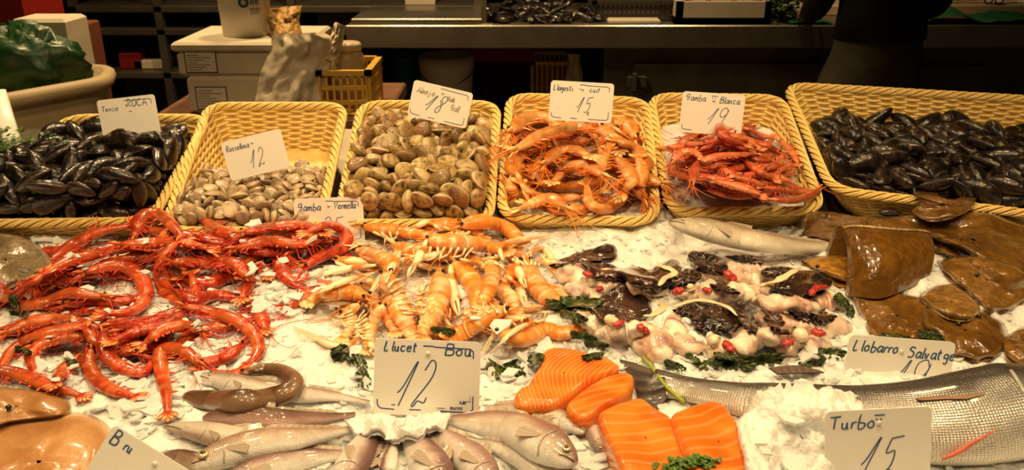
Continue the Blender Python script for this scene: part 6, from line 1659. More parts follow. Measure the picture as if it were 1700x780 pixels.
monk('monkfish piece with a large black hollow rimmed in skin, front left of the group', [([(955,520),(985,540),(1020,560),(1048,568)], 20), ([(1060,545),(1085,575),(1102,602)], 22), ([(1010,550),(1040,550),(1070,545)], 16)], [([(985,510),(996,488),(1030,475),(1062,478),(1080,498),(1072,520),(1040,532),(1005,532)], .010)],
     [([(1058,540),(1078,552)], 7), ([(1020,540),(1036,534)], 6)], [([(1062,484),(1084,496),(1102,508),(1084,522),(1068,524)], 7)], [([(1008,530),(1024,534)], 9)], seed=2)
monk('monkfish piece with a cream curled flap, behind the black hollow one', [([(1040,470),(1075,478),(1110,480)], 14)], [([(1028,450),(1050,440),(1080,448),(1092,438),(1118,432),(1128,452),(1112,478),(1085,482),(1050,470)], .010)], [], [([(1090,440),(1112,446),(1120,454),(1104,462),(1094,474)], 7)], seed=3)
monk('monkfish piece at the back right with torn black skin and a round red gill', [([(1180,452),(1230,458),(1290,462),(1330,455)], 20), ([(1150,446),(1180,452),(1200,458)], 12)], [([(1138,432),(1150,418),(1185,424),(1212,440),(1196,452),(1160,448)], .008), ([(1200,424),(1240,424),(1262,436),(1230,434)], .004), ([(1262,446),(1290,442),(1322,448),(1300,458),(1270,456)], .005)], [([(1206,452),(1214,462),(1222,472)], 9)], seed=4)
monk('monkfish head with two red gills like eyes, in the middle of the group', [([(1118,482),(1150,484),(1186,486),(1220,488)], 18), ([(1200,480),(1240,484),(1262,486)], 12)], [([(1112,462),(1140,448),(1165,456),(1150,470),(1122,474)], .006), ([(1172,470),(1200,472),(1230,486),(1200,484)], .005)], [([(1119,486),(1134,480)], 7), ([(1168,480),(1182,484)], 6)], [], [([(1146,474),(1150,486)], 7)], seed=5)
monk('monkfish piece with the broadest black skin, at the right end of the group', [([(1260,478),(1300,484),(1345,488),(1388,492)], 16), ([(1350,500),(1385,500),(1410,510)], 14)], [([(1276,484),(1300,462),(1330,446),(1356,456),(1378,472),(1350,492),(1320,500),(1290,494)], .012)], [([(1344,490),(1356,478),(1376,476)], 6)], [([(1262,474),(1290,466),(1318,450),(1330,444)], 6)], seed=6)
monk('monkfish head with a deep black mouth, front middle of the group', [([(1120,520),(1118,545),(1140,572),(1175,580)], 15), ([(1180,572),(1205,588),(1228,580)], 18), ([(1232,540),(1240,565),(1232,590)], 19)], [([(1120,514),(1145,504),(1165,512),(1155,524),(1128,520)], .005), ([(1152,530),(1170,512),(1200,508),(1224,524),(1226,542),(1200,550),(1165,548)], .010), ([(1214,510),(1232,500),(1248,514),(1256,546),(1240,548)], .007)],
     [([(1203,566),(1210,576),(1218,586)], 8)], [([(1118,508),(1160,498),(1205,508),(1224,524)], 5)], [([(1180,560),(1190,572)], 11)], seed=7)
monk('monkfish head marked with dark patches and two red gills, front right of the group', [([(1256,520),(1300,535),(1350,545),(1410,540)], 22), ([(1262,550),(1300,570),(1320,590)], 18), ([(1330,575),(1360,572),(1378,570)], 15), ([(1250,500),(1300,505),(1360,512)], 14)],
     [([(1270,528),(1276,516),(1296,524),(1302,542),(1286,550)], .006), ([(1312,516),(1326,512),(1348,524),(1356,538),(1334,536)], .006), ([(1348,520),(1370,516),(1388,526),(1364,534)], .004), ([(1296,552),(1320,540),(1316,552)], .003)], [([(1300,572),(1318,564)], 8), ([(1346,549),(1372,555)], 8)], [], [([(1322,552),(1336,562)], 12)], seed=8)
# ================================================================ LEAVES AND HERBS
m_leaf = mat('dark_wet_leaf', (.035, .060, .014), .25, coat=.6, noise=.6, nscale=60, ncol=(.085, .115, .03), bump=.5, bscale=90, rnd=.25)
m_stem = mat('green_stem', (.28, .36, .03), .35)
def leaf_pts(x, y, s, a, sq=.6):
    pts = []
    for k in range(14):
        th = 2*math.pi*k/14; r = s*(.55+.45*abs(math.cos(th)))*(1+.14*math.sin(k*4.1)); lx, ly = r*math.cos(th), r*.62*math.sin(th); pts.append((x+lx*math.cos(a)-ly*math.sin(a), y+(lx*math.sin(a)+ly*math.cos(a))*sq))
    return pts
LEAFL = {0: 'dark green leaf on the ice left of the Llucet tag', 3: 'dark green leaf hanging down left of the Llucet tag', 5: 'green leaf between the Llucet tag and the salmon', 9: 'flat green leaf right of the curled langoustine', 14: 'dark green leaf under the monkfish in front', 20: 'dark leaf at the left edge between the red shrimp'}
rr = rng('leaf')
for i, (x, y, s, a) in enumerate([(575,592,24,.3),(598,600,18,1.2),(562,578,14,2.4),(604,628,22,1.4),(735,548,18,.2),(822,612,26,.9),(872,600,30,-.5),(852,618,18,.3),(935,505,26,.2),(965,500,30,.1),(952,525,22,.5),(968,558,20,.4),(990,572,18,.2),(985,590,16,-.3),
     (1268,596,32,-.2),(1225,604,26,.1),(1180,602,22,-.5),(1120,606,18,.6),(1375,585,26,.1),(1350,600,20,-.4),(1398,498,18,1.1),(1412,516,14,1.5),(24,500,16,1.3),(30,520,14,.4),(38,580,14,.6),(118,598,16,1.2),(1485,560,22,.2),(1545,556,20,.4),(1205,590,18,.2),(1150,594,14,.8)]):
    mb = MB(); blanket(mb, leaf_pts(x, y, s*1.25, a), .0012, None, nr=8, nt_=32, wob=.006, seed=i, smooth=2); tag(mb.obj('seaweed_leaf', m_leaf), LEAFL.get(i, 'wet dark green leaf tucked into the crushed ice among the seafood'), 'leaf', 'dark green leaves on the ice')
P = np.array([land(x, y, .003, 1.0)[[0, 1, 2]] for x, y in crom([(1067,592),(1085,614),(1108,644),(1136,668)], 18)]); zz = np.maximum(np.convolve(np.pad(P[:, 2], 3, mode='edge'), np.ones(7)/7, 'valid'), P[:, 2]-.002)
P = np.array([W(q[0], q[1], z) for q, z in zip(crom([(1067,592),(1085,614),(1108,644),(1136,668)], 18), zz)]); mb = MB(); mb.tube(P, .0030, 8); tag(mb.obj('herb_stalk', m_stem), 'green herb stem lying across the tail of the big sea bass', 'herb')
def parsley(label, x, y, s, n, seed):
    rr = rng('par', seed); root = empty('parsley_sprig'); tag(root, label, 'parsley'); mb = MB()
    for _ in range(n):
        px, py = x+rr.gauss(0, s), y+rr.gauss(0, s*.5); p = land(px, py, .003, 1.0); a = rr.random()*6.28
        for k in range(3):
            b_ = a+(k-1)*.9; e = np.array([math.cos(b_), math.sin(b_), rr.uniform(.0, .7)])*.009; w_ = np.array([-math.sin(b_), math.cos(b_), 0])*.0035
            mb.add([p, p+e*.6+w_, p+e, p+e*.6-w_, p+e*.5+np.array([0, 0, .0015])], [(0, 3, 4), (3, 2, 4), (2, 1, 4), (1, 0, 4)])
    mb.obj('leaflets', mat('parsley_green', (.07, .16, .02), .4, rnd=.1), root, smooth=False); st = MB(); p = land(x, y, .002, 1.0); st.tube(np.array([p, p+np.array([.008, -.012, .001])]), .001, 5); st.obj('stalk', m_stem, root); settle(root)
parsley('parsley sprig on the left salmon slab at the bottom edge', 1127, 775, 13, 26, 1); parsley('parsley sprig in the gap between the salmon slabs', 1165, 767, 12, 22, 2); parsley('parsley crumb on the ice left of the Turbo tag', 1300, 774, 7, 8, 3)
# mussel lying alone on the ice
o = bpy.data.objects.new('mussel', vcache['mussel'][2]); COL.objects.link(o); p = land(1478, 353, .012); o.location = p; o.rotation_euler = (0, 0, .1); o.scale = (.62, .62, .62); tag(o, 'single small mussel lying on the ice in front of the right basket', 'mussel')
def ice_heap(label, outline, th, seed):
    mb = MB(); T3 = blanket(mb, outline, th, None, nr=30, nt_=90, r=.010, smooth=8)
    V = np.concatenate(mb.v); V[:, 2] += (.016*(vnoise(V[:, 0]+2, V[:, 1]+2, 34, seed)-.5)+.012*(vnoise(V[:, 0]+2, V[:, 1]+2, 85, seed+1)-.5)+.009*(vnoise(V[:, 0]+2, V[:, 1]+2, 190, seed+2)-.5)); mb.v = [V]
    tag(mb.obj('ice_heap', m_ice), label, 'ice', kind='stuff')
ice_heap('heap of crushed ice covering the belly of the big sea bass', [(1222,705),(1250,662),(1290,634),(1340,628),(1385,640),(1430,668),(1440,720),(1400,790),(1330,830),(1250,800)], .022, 61)
ice_heap('heap of crushed ice over the hake tails below the Llucet tag', [(572,702),(605,688),(650,690),(700,688),(748,692),(735,712),(700,722),(660,734),(625,722),(590,714)], .012, 62)
# flakes of ice lying on and between the seafood
for q in [(40, 1240, 1420, 650, 780, .006, .014), (30, 590, 740, 690, 725, .005, .010), (40, 90, 300, 460, 590, .008, .018), (26, 300, 420, 540, 600, .010, .020), (16, 490, 545, 420, 450, .014, .022), (14, 230, 270, 440, 470, .010, .018), (60, 390, 500, 430, 520, .012, .02), (60, 190, 300, 640, 700, .010, .022), (40, 790, 870, 560, 620, .010, .02), (60, 1330, 1440, 550, 640, .010, .018),
          (50, 1240, 1340, 640, 760, .010, .018), (36, 960, 1010, 730, 780, .010, .018), (26, 1600, 1700, 500, 600, .010, .018), (50, 1150, 1250, 590, 640, .007, .013), (40, 860, 1100, 385, 420, .006, .012)]:
    flakes_px(*q, ('top',)+q)
for q in [(46, 392, 440, 418, 455, .007, .016), (70, 415, 500, 445, 500, .007, .018), (30, 310, 372, 550, 582, .007, .015), (22, 95, 150, 478, 498, .006, .013), (16, 205, 262, 500, 520, .006, .012), (12, 240, 275, 440, 465, .008, .014), (8, 505, 545, 425, 445, .010, .018), (24, 60, 130, 590, 640, .006, .012), (14, 330, 400, 470, 488, .005, .010)]:
    flakes_px(*q, ('force',)+q, True)
o = FL.obj('ice_flakes', m_flake, smooth=False); tag(o, 'loose glassy flakes of ice scattered over the ice bed and seafood', 'ice', kind='stuff')
# ================================================================ THE WORK AREA BEHIND THE STALL
YC = 3.9
m_plast = mat('white_foam_plastic', (.62, .54, .42), .6, noise=.15, nscale=15)
m_bag = mat('thin_white_plastic_bag', (.58, .49, .36), .5, bump=.3, bscale=20)
m_bucket = mat('white_bucket_plastic', (.72, .66, .56), .45)
m_blue = mat('printed_teal_logo', (.02, .09, .16), .5)
m_dark = mat('dark_recess_paint', (.045, .035, .025), .7)
m_yel = mat('yellow_crate_plastic', (.62, .36, .06), .45)
m_redp = mat('red_crate_plastic', (.22, .012, .008), .45)
m_greenc = mat('green_cloth', (.005, .09, .025), .8, noise=.4, nscale=30, ncol=(.005, .10, .03))
m_greenp = mat('green_plastic_bag', (.012, .05, .012), .35, bump=.5, bscale=25)
m_teal = mat('dark_green_plastic', (.005, .06, .04), .4)
m_herb = mat('bunched_herb_green', (.10, .17, .05), .6, rnd=.1)
m_tub = mat('beige_fish_tub', (.42, .32, .19), .55, noise=.2, nscale=10)
def zat(px, py, y): return D(px, py, y)
def slab3(mb, x0, x1, y0, y1, z0, z1, bev=.006, c=None):
    pts = []; 
    ring = lambda i, z: [(x0+i, y0+i, z), (x1-i, y0+i, z), (x1-i, y1-i, z), (x0+i, y1-i, z)]
    R_ = [ring(bev, z0), ring(0, z0+bev), ring(0, z1-bev), ring(bev, z1)]
    v = [p for r_ in R_ for p in r_]; f = [(3, 2, 1, 0), (12, 13, 14, 15)]
    for k in range(3):
        for i in range(4): f.append((k*4+i, k*4+(i+1) % 4, k*4+4+(i+1) % 4, k*4+4+i))
    mb.add(v, f, c)
# steel back counter with cabinet below
zt = zat(900, 42, YC)[2]; zl = zat(900, 80, YC)[2]; xl = zat(575, 60, YC)[0]; xr = 3.3
cn = empty('back_counter', ((xl+xr)/2, YC+.4, 0)); tag(cn, 'long stainless steel counter behind the stall with cupboards below', 'counter')
def cpart(nm, mb, m, parent=None):
    p = parent or cn
    for q in range(len(mb.v)): mb.v[q] = mb.v[q]-np.array(cn.location)
    o = mb.obj(nm, m, p, smooth=False); return o
b = MB(); slab3(b, xl, xr, YC, YC+.85, zl, zt, .005); cpart('worktop', b, m_steel)
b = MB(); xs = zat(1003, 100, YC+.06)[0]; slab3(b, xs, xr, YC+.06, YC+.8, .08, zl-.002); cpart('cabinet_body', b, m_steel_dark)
for a, c in ((1052, 1376), (1380, 1640)):
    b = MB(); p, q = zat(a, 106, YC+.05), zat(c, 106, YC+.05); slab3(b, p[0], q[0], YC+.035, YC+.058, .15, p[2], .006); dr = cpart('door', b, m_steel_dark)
    h = MB(); hz = zat(a, 138, YC)[2]; slab3(h, p[0]-.03, p[0]+.06, YC+.018, YC+.034, hz-.03, hz+.03, .008); slab3(h, p[0]-.008, p[0]+.012, YC+.008, YC+.02, hz-.045, hz+.045, .004); cpart('hinge', h, m_dark, dr)
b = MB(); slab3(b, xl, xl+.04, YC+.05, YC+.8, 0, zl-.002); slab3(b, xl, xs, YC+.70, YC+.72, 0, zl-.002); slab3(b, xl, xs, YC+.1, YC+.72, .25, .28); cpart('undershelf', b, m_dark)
b = MB(); p, q = zat(583, 40, YC), zat(800, 40, YC); slab3(b, p[0], q[0], YC+.01, YC+.3, zt+.001, zt+.028, .004); tag(b.obj('steel_tray', m_steel, smooth=False), 'long low steel tray on the left end of the back counter', 'tray')
b = MB(); q = zat(803, 40, YC); slab3(b, q[0]-.012, q[0]+.012, YC+.03, YC+.06, zt, zt+1.2, .003); slab3(b, q[0]-.04, q[0]+.04, YC+.01, YC+.08, zt, zt+.004, .001); tag(b.obj('steel_post', m_steel, smooth=False), 'upright steel post standing on the back counter', 'post')
# heap of mussels, crate and boxes on the counter
rr = rng('bm')
for i in range(70):
    px = rr.uniform(808, 985); hgt = .075*math.sin(max(0, min(1, (px-800)/190))*math.pi)**.5*(1.35 if 840 < px < 920 else .9); f = rr.random(); p = zat(px, 42, YC+.06+.22*rr.random())
    o = bpy.data.objects.new('mussel', vcache['mussel'][i % 8]); COL.objects.link(o); o.location = (p[0], YC+.06+.2*f, zt+.018+hgt*f*rr.uniform(.7, 1)); o.rotation_euler = (rr.uniform(-.5, .5), rr.uniform(-.5, .5), rr.uniform(0, 6.28))
    tag(o, 'black mussel in the dark heap on the steel back counter', 'mussel', 'mussels heaped on the back counter')
def crate(label, x0, x1, y, dep, z0, z1, m, name='plastic_crate', slots=True, cat='crate', rows=3):
    root = empty(name); tag(root, label, cat); t = .012; b = MB(); y1 = y+dep
    slab3(b, x0, x1, y, y1, z0, z0+.01, .002)
    def lattice(ax0, ax1, fixed, axis):
        n = max(6, int((ax1-ax0)/.022)); H = z1-z0
        for k in range(rows+1):
            z = z0+H*k/rows
            for e in (0,):
                lo = (ax0, fixed, z-.007) if axis == 0 else (fixed, ax0, z-.007); hi = (ax1, fixed+t*.6, z+.007) if axis == 0 else (fixed+t*.6, ax1, z+.007); b.box(lo, hi)
        for i in range(n+1):
            a = ax0+(ax1-ax0)*i/n; lo = (a-.004, fixed+.001, z0) if axis == 0 else (fixed+.001, a-.004, z0); hi = (a+.004, fixed+t*.5, z1) if axis == 0 else (fixed+t*.5, a+.004, z1); b.box(lo, hi)
    lattice(x0, x1, y, 0); lattice(x0, x1, y1-t, 0); lattice(y, y1, x0, 1); lattice(y, y1, x1-t, 1); b.obj('lattice_body', m, root, smooth=False)
    r = MB()
    for lo, hi in (((x0-.008, y-.008, z1-.006), (x1+.008, y+.014, z1+.010)), ((x0-.008, y1-.014, z1-.006), (x1+.008, y1+.008, z1+.010)), ((x0-.008, y-.008, z1-.006), (x0+.014, y1+.008, z1+.010)), ((x1-.014, y-.008, z1-.006), (x1+.008, y1+.008, z1+.010))): r.box(lo, hi)
    r.obj('rim', m, root, smooth=False); settle(root); return root
p, q = zat(985, 42, YC+.12), zat(1118, 42, YC+.12); crate('dark low wicker crate on the back counter next to the mussel heap', p[0], q[0], YC+.12, .3, zt+.001, zt+.085, m_dark)
b = MB(); p, q = zat(1010, 40, YC+.03), zat(1096, 40, YC+.03); slab3(b, p[0], q[0], YC+.02, YC+.1, zt+.001, zt+.022); tag(b.obj('foam_tray', m_plast, smooth=False), 'small white foam tray in front of the dark crate', 'tray')
def foambox(label, x0, x1, y, dep, z0, z1, lid=True, labels=True, open_=False):
    root = empty('foam_box'); tag(root, label, 'box', 'white foam boxes'); b = MB()
    if open_:
        t = .03; b.box((x0, y, z0), (x1, y+t, z1)); b.box((x0, y+dep-t, z0), (x1, y+dep, z1)); b.box((x0, y, z0), (x0+t, y+dep, z1)); b.box((x1-t, y, z0), (x1, y+dep, z1)); b.box((x0, y, z0), (x1, y+dep, z0+t))
    else: slab3(b, x0, x1, y, y+dep, z0, z1-(.03 if lid else 0), .010)
    b.obj('body', m_plast, root, smooth=False)
    if lid: l = MB(); slab3(l, x0-.012, x1+.012, y-.012, y+dep+.012, z1-.03, z1, .008); l.obj('lid', m_plast, root, smooth=False)
    if labels:
        H_ = z1-z0; l = MB(); l.box((x0+.025, y-.0025, z0+.12*H_), (x0+.125, y-.001, z0+.72*H_)); lo = l.obj('paper_label', mat('paper_label', (.66, .60, .50), .8), root, smooth=False)
        l = MB(); rr2 = rng(label); a0, a1, c0, c1 = x0+.025, x0+.125, z0+.12*H_, z0+.72*H_
        for s in ((a0, c0, a1, c0), (a0, c1, a1, c1), (a0, c0, a0, c1), (a1, c0, a1, c1)): l.box((min(s[0], s[2])-.0015, y-.0035, min(s[1], s[3])-.0015), (max(s[0], s[2])+.0015, y-.0026, max(s[1], s[3])+.0015))
        for k in range(7):
            z = c0+(c1-c0)*(k+1)/8.5; w = rr2.uniform(.03, .085); l.box((a0+.006, y-.0035, z), (a0+.006+w, y-.0026, z+.0016))
        l.obj('label_print', m_dark, lo, smooth=False)
    settle(root); return root
p, q = zat(1122, 42, YC+.02), zat(1278, 42, YC+.02); z1 = zat(1200, 3, YC+.02)[2]; foambox('white foam box on the back counter between the crate and the herbs', p[0], q[0], YC+.02, .3, zt+.001, z1, lid=False, labels=False, open_=True)
rr = rng('redfish')
for k in range(4):
    x = p[0]+.05+k*(q[0]-p[0]-.1)/3; pts = np.array([[x+rr.uniform(-.05, .05), YC+.06, z1-.01], [x, YC+.14, z1+.022], [x+rr.uniform(-.05, .05), YC+.26, z1+.0]]); b = MB(); b.tube(crom(pts, 12), .022*np.sin(np.linspace(.3, 2.9, 12)), 10); tag(b.obj('red_fish', mat('red_fish_skin', (.34, .03, .02), .3, coat=.4)), 'dark red fish lying in the open foam box on the back counter', 'fish', 'red fish in the foam box')
def bunch(label, c, r, n, m, seed, name='herb_bunch', L=.05, cat='herbs'):
    rr = rng('bunch', seed); b = MB()
    for _ in range(n):
        p = np.array([c[0]+rr.gauss(0, r[0]*.45), c[1]+rr.gauss(0, r[1]*.45), c[2]+abs(rr.gauss(0, r[2]*.5))]); a = rr.random()*6.28; e = np.array([math.cos(a)*L, math.sin(a)*L, rr.uniform(-.2, .8)*L])*rr.uniform(.5, 1); w = np.array([-math.sin(a), math.cos(a), .3])*L*.22
        b.add([p, p+e*.5+w, p+e, p+e*.5-w], [(0, 1, 2, 3)]); 
    o = b.obj(name, m, smooth=False); tag(o, label, cat, kind=None); return o
p = zat(1298, 40, YC+.12); bunch('bunch of green herbs beside the foam box on the back counter', (p[0], YC+.15, zt+.005), (.10, .1, .16), 420, m_herb, 1)
def cloth(label, x0, x1, y0, dep, z, hump, seed, m=m_greenc):
    nx_, ny_ = 30, 16; X = np.linspace(x0, x1, nx_); Y = np.linspace(y0, y0+dep, ny_); A_, B_ = np.meshgrid(X, Y, indexing='ij'); u = (A_-x0)/(x1-x0); v = (B_-y0)/dep
    Zz = z+.004+hump*np.sin(np.clip(u*1.0, 0, 1)*math.pi)**1.3*(.45+.55*v)+.010*vnoise(A_, B_, 24, seed); P = np.stack([A_, B_, Zz], 2); Q = P.copy(); Q[:, :, 2] = z+.001
    b = MB(); b.grid(P[:, ::-1]); b.grid(Q); tag(b.obj('green_cloth', m), label, 'cloth'); 
p, q = zat(1312, 42, YC+.01), zat(1384, 42, YC+.01); cloth('flat green cloth on the back counter left of the person', p[0], q[0], YC+.01, .2, zt, .012, 1)
p, q = zat(1528, 42, YC+.01), zat(1640, 42, YC+.01); cloth('humped green cloth on the back counter right of the person', p[0], q[0], YC+.01, .22, zt, .075, 2)
p, q = zat(1636, 42, YC+.01), zat(1760, 42, YC+.01); cloth('low green cloth at the right end of the back counter', p[0], q[0], YC+.01, .22, zt, .03, 3)
b = MB(); p, q = zat(1325, 20, YC+.35), zat(1780, 20, YC+.35); slab3(b, p[0], q[0], YC+.32, YC+.8, zt+.001, zt+.05); tag(b.obj('chopping_board', mat('pale_chopping_board', (.66, .50, .30), .5, noise=.3, nscale=12), smooth=False), 'pale worktable board behind the green cloths', 'board')
rr = rng('far fish')
for k, px in enumerate((1560, 1600, 1625, 1680, 1350)):
    p = zat(px, 8, YC+.45); b = MB(); b.tube(crom([[p[0]-.09, YC+.42, zt+.07], [p[0], YC+.45, zt+.078], [p[0]+.08, YC+.43, zt+.07]], 12), .020*np.sin(np.linspace(.3, 2.9, 12)), 9); tag(b.obj('fish', mat('pale_pink_fish', (.62, .36, .22), .25, coat=.5)), 'pale pinkish fish on the board behind the green cloths', 'fish', 'fish on the back board')
sc_ = empty('scissors'); tag(sc_, 'black-handled scissors lying on the board at the upper right', 'scissors'); p = zat(1648, 22, YC+.34)
for s in (-1, 1):
    b = MB(); c = np.array([p[0]+s*.026-.01, YC+.335, zt+.075]); b.tube(np.array([c+np.array([.020*math.cos(a), .0, .018*math.sin(a)]) for a in np.linspace(0, 6.28, 16)]), .004, 6, up=(0, 1, 0)); b.tube(np.array([c+np.array([-s*.01, 0, -.018]), c+np.array([.10, .02, -.02+s*.006])]), .003, 6); b.obj('handle', m_dark, sc_)
settle(sc_)
# under the counter
def bucket(label, cx, cy, z0, r, h, m, taper_=.82, rimr=.006, name='bucket', handle=True, water=None):
    root = empty(name); tag(root, label, 'bucket'); a = np.linspace(0, 2*math.pi, 40, endpoint=False); rows = []
    for z, rr_ in ((0, taper_*.0+.01), (0, taper_), (h*.5, (1+taper_)/2), (h*.9, .99), (h*.9, 1.03), (h*.93, 1.03), (h, 1.03), (h, .98), (h*.9, .96), (.01, taper_-.03), (.01, .01)):
        rows.append([(cx+r*rr_*math.cos(q), cy+r*rr_*math.sin(q), z0+z) for q in a])
    b = MB(); b.grid(np.array(rows), None, True); b.obj('body', m, root)
    if handle:
        b = MB(); b.tube(np.array([(cx+r*1.04*math.cos(q), cy-r*1.04*math.sin(q)*.9, z0+h*.9-r*.55*math.sin(q)) for q in np.linspace(0, math.pi, 20)]), .003, 6); b.obj('handle', m_steel, root)
    settle(root); return root
p = zat(738, 97, YC+.25); bucket('large white bucket standing under the back counter', p[0], YC+.35, .285, .135, p[2]-.285, m_bucket)
p = zat(663, 88, YC+.3); bucket('dark green bucket under the back counter left of the white one', p[0], YC+.42, .285, .09, p[2]-.285, m_teal, handle=False)
p, q = zat(722, 84, YC+.12), zat(904, 102, YC+.12); b = MB(); slab3(b, p[0], q[0], YC+.5, YC+.68, zat(722, 104, YC+.5)[2], zl-.01); tag(b.obj('red_tray', m_redp, smooth=False), 'red plastic tray pushed in right under the back counter', 'tray')
p, q = zat(884, 106, YC+.2), zat(950, 106, YC+.2); crate('yellow crate under the back counter right of the white bucket', p[0], q[0], YC+.2, .3, .285, p[2], m_yel)
b = MB(); p = zat(952, 90, YC+.15); P = np.array([[(p[0]-.03+.07*u+.01*math.sin(v*9+u*4), YC+.15+.008*math.sin(u*14), p[2]-.26*v) for u in np.linspace(0, 1, 12)] for v in np.linspace(0, 1, 12)]); b.grid(P); b.grid(P[:, ::-1]+np.array([0, .003, 0])); tag(b.obj('hanging_cloth', m_bag), 'pale cloth hanging under the back counter beside the yellow crate', 'cloth')
# stacked foam boxes, bucket, bag, yellow crate at the left
YB = 2.75
p, q = zat(291, 72, YB), zat(505, 72, YB); ztop = zat(300, 70, YB)[2]; zm = zat(300, 127, YB)[2]; zbot = zat(300, 188, YB)[2]
foambox('upper white foam box with a lid, its paper label at the left', p[0], q[0], YB, .36, zm+.001, ztop)
foambox('lower white foam box with a paper label, under the lidded one', p[0]+.02, zat(530, 100, YB)[0], YB, .36, zbot, zm, lid=False)
b = MB(); slab3(b, p[0]-.1, zat(640, 100, YB)[0], YB-.08, YB+.5, zbot-.05, zbot-.001); slab3(b, p[0]-.05, p[0]+.02, YB-.05, YB+.02, 0, zbot-.05); slab3(b, zat(620, 100, YB)[0], zat(636, 100, YB)[0], YB-.05, YB+.02, 0, zbot-.05); slab3(b, p[0]-.05, p[0]+.02, YB+.4, YB+.47, 0, zbot-.05); slab3(b, zat(620, 100, YB)[0], zat(636, 100, YB)[0], YB+.4, YB+.47, 0, zbot-.05)
tag(b.obj('wooden_table', mat('worn_red_wood', (.20, .09, .05), .6, noise=.5, nscale=14), smooth=False), 'worn wooden table carrying the white foam boxes', 'table')
p = zat(405, 58, YB+.12); bk = bucket('white bucket with a round teal logo on top of the foam boxes', p[0], YB+.16, ztop+.001, .088, .20, m_bucket, taper_=.9)
loc = np.array(bk.location)
def onb(a, z, r_=.0885): return np.array([p[0]+r_*math.sin(a), YB+.16-r_*math.cos(a), ztop+z])-loc
b = MB()
for r0, r1, c0, c1 in ((.0, .017, 0, 0),):
    rows = [[onb(.28+rr_*math.cos(q)/.088, .115+rr_*math.sin(q), .0893) for q in np.linspace(0, 2*math.pi, 24, endpoint=False)] for rr_ in (.008, .017)]; b.grid(np.array(rows), None, True)
for z, a0, a1 in ((.092, .48, .86), (.086, .48, .86), (.078, .48, .84)): b.grid(np.array([[onb(a_, z+h_, .0893) for a_ in np.linspace(a0, a1, 8)] for h_ in (0, .0025)]))
for a0 in (.52, .60, .70, .78): b.grid(np.array([[onb(a_, .107+h_, .0893) for a_ in np.linspace(a0, a0+.05, 4)] for h_ in (0, .016)]))
b.obj('printed_logo', m_blue, bk)
def drapebag(label, prof_px, y0, y1, seed, m=m_bag, name='plastic_bag', push=.05):
    n, k = 36, 30; L_ = crom(prof_px[0], n); R_ = crom(prof_px[1], n); P = np.zeros((n, k, 3))
    for i in range(n):
        for j in range(k):
            u = j/(k-1); x, y = L_[i]*(1-u)+R_[i]*u; d = y0+(y1-y0)*(1-i/(n-1))-push*math.sin(u*math.pi)-.03*vnoise(np.array(i*.16+seed), np.array(j*.24), 1.0, seed)-.015*vnoise(np.array(i*.3+seed+j*.25), np.array(j*.5-i*.2+40), 1.0, seed+3); P[i, j] = zat(x, y, d)
    b = MB(); b.grid(P[::-1]); Q = P+np.array([0, .02, 0]); b.grid(Q); b.grid(np.array([P[:, 0], Q[:, 0]])); b.grid(np.array([Q[:, -1], P[:, -1]])); o = b.obj(name, m); tag(o, label, 'bag'); return o
drapebag('creased translucent plastic bag hanging over the right side of the foam boxes', [((452,58),(445,90),(430,130),(420,190)), ((535,55),(552,70),(545,120),(525,190))], YB-.03, YB+.02, 3)
drapebag('twisted end of a plastic bag standing beside the foam boxes', [((555,38),(548,60),(520,90)), ((572,44),(568,70),(560,105))], YB+.02, YB+.06, 5, push=.03)
drapebag('crumpled yellowish bag behind the logo bucket', [((440,15),(445,35),(450,60)), ((500,10),(495,35),(500,58))], YB+.10, YB+.22, 8, mat('yellowish_bag', (.45, .26, .08), .5), push=.06)
p, q = zat(528, 120, YB-.05), zat(612, 120, YB-.05); zc1 = zat(570, 122, YB-.05)[2]
crate('yellow plastic crate standing right of the plastic bag', p[0], q[0], YB-.05, .26, zbot, zc1, m_yel)
root = empty('plastic_jar'); tag(root, 'cloudy plastic jar with a domed top standing in the yellow crate', 'jar'); a = np.linspace(0, 2*math.pi, 32, endpoint=False); cx = (p[0]+q[0])/2-.01
rows = [[(cx+r_*math.cos(t_), YB+.08+r_*math.sin(t_), zbot+.012+z) for t_ in a] for z, r_ in ((0, .002), (0, .056), (.10, .058), (.155, .058), (.17, .052), (.185, .045), (.19, .002))]; b = MB(); b.grid(np.array(rows), None, True); b.obj('body', mat('cloudy_plastic', (.55, .42, .24), .3, trans=.3), root)
rows = [[(cx+r_*math.cos(t_), YB+.08+r_*math.sin(t_), zbot+.196+z) for t_ in a] for z, r_ in ((0, .002), (0, .050), (.018, .050), (.024, .044), (.026, .002))]; b = MB(); b.grid(np.array(rows), None, True); b.obj('lid', mat('cloudy_lid', (.60, .48, .30), .35), root); settle(root)
# tub with green bag at the far left
YT = 2.45
p, q = zat(-60, 160, YT), zat(178, 160, YT); zt1 = zat(100, 128, YT)[2]; root = empty('fish_tub'); tag(root, 'big beige rounded tub with a thick rim at the far left', 'tub')
C = [tuple(W(a_, b_, zt1)[:2]) for a_, b_ in ((-90, 112), (182, 112), (172, 132), (-90, 178))]; n = 60
def rl(s, z): lp, _ = rquad(C, .06, n, s); return np.column_stack([lp, np.full(n, z)])
b = MB(); b.grid(np.array([rl(.02, .3), rl(.86, .3), rl(.97, zt1-.05), rl(.97, zt1), rl(.90, zt1), rl(.86, zt1-.12), rl(.02, zt1-.12)])[::-1], None, True); b.obj('body', m_tub, root)
b = MB(); b.tube(np.vstack([rl(1.0, zt1-.012), rl(1.0, zt1-.012)[:1]]), .022, 10); b.obj('rim', m_tub, root)
b = MB(); slab3(b, p[0]+.1, q[0]-.1, YT+.08, YT+.36, 0, .299); b.obj('pedestal', m_dark, root, smooth=False); settle(root)
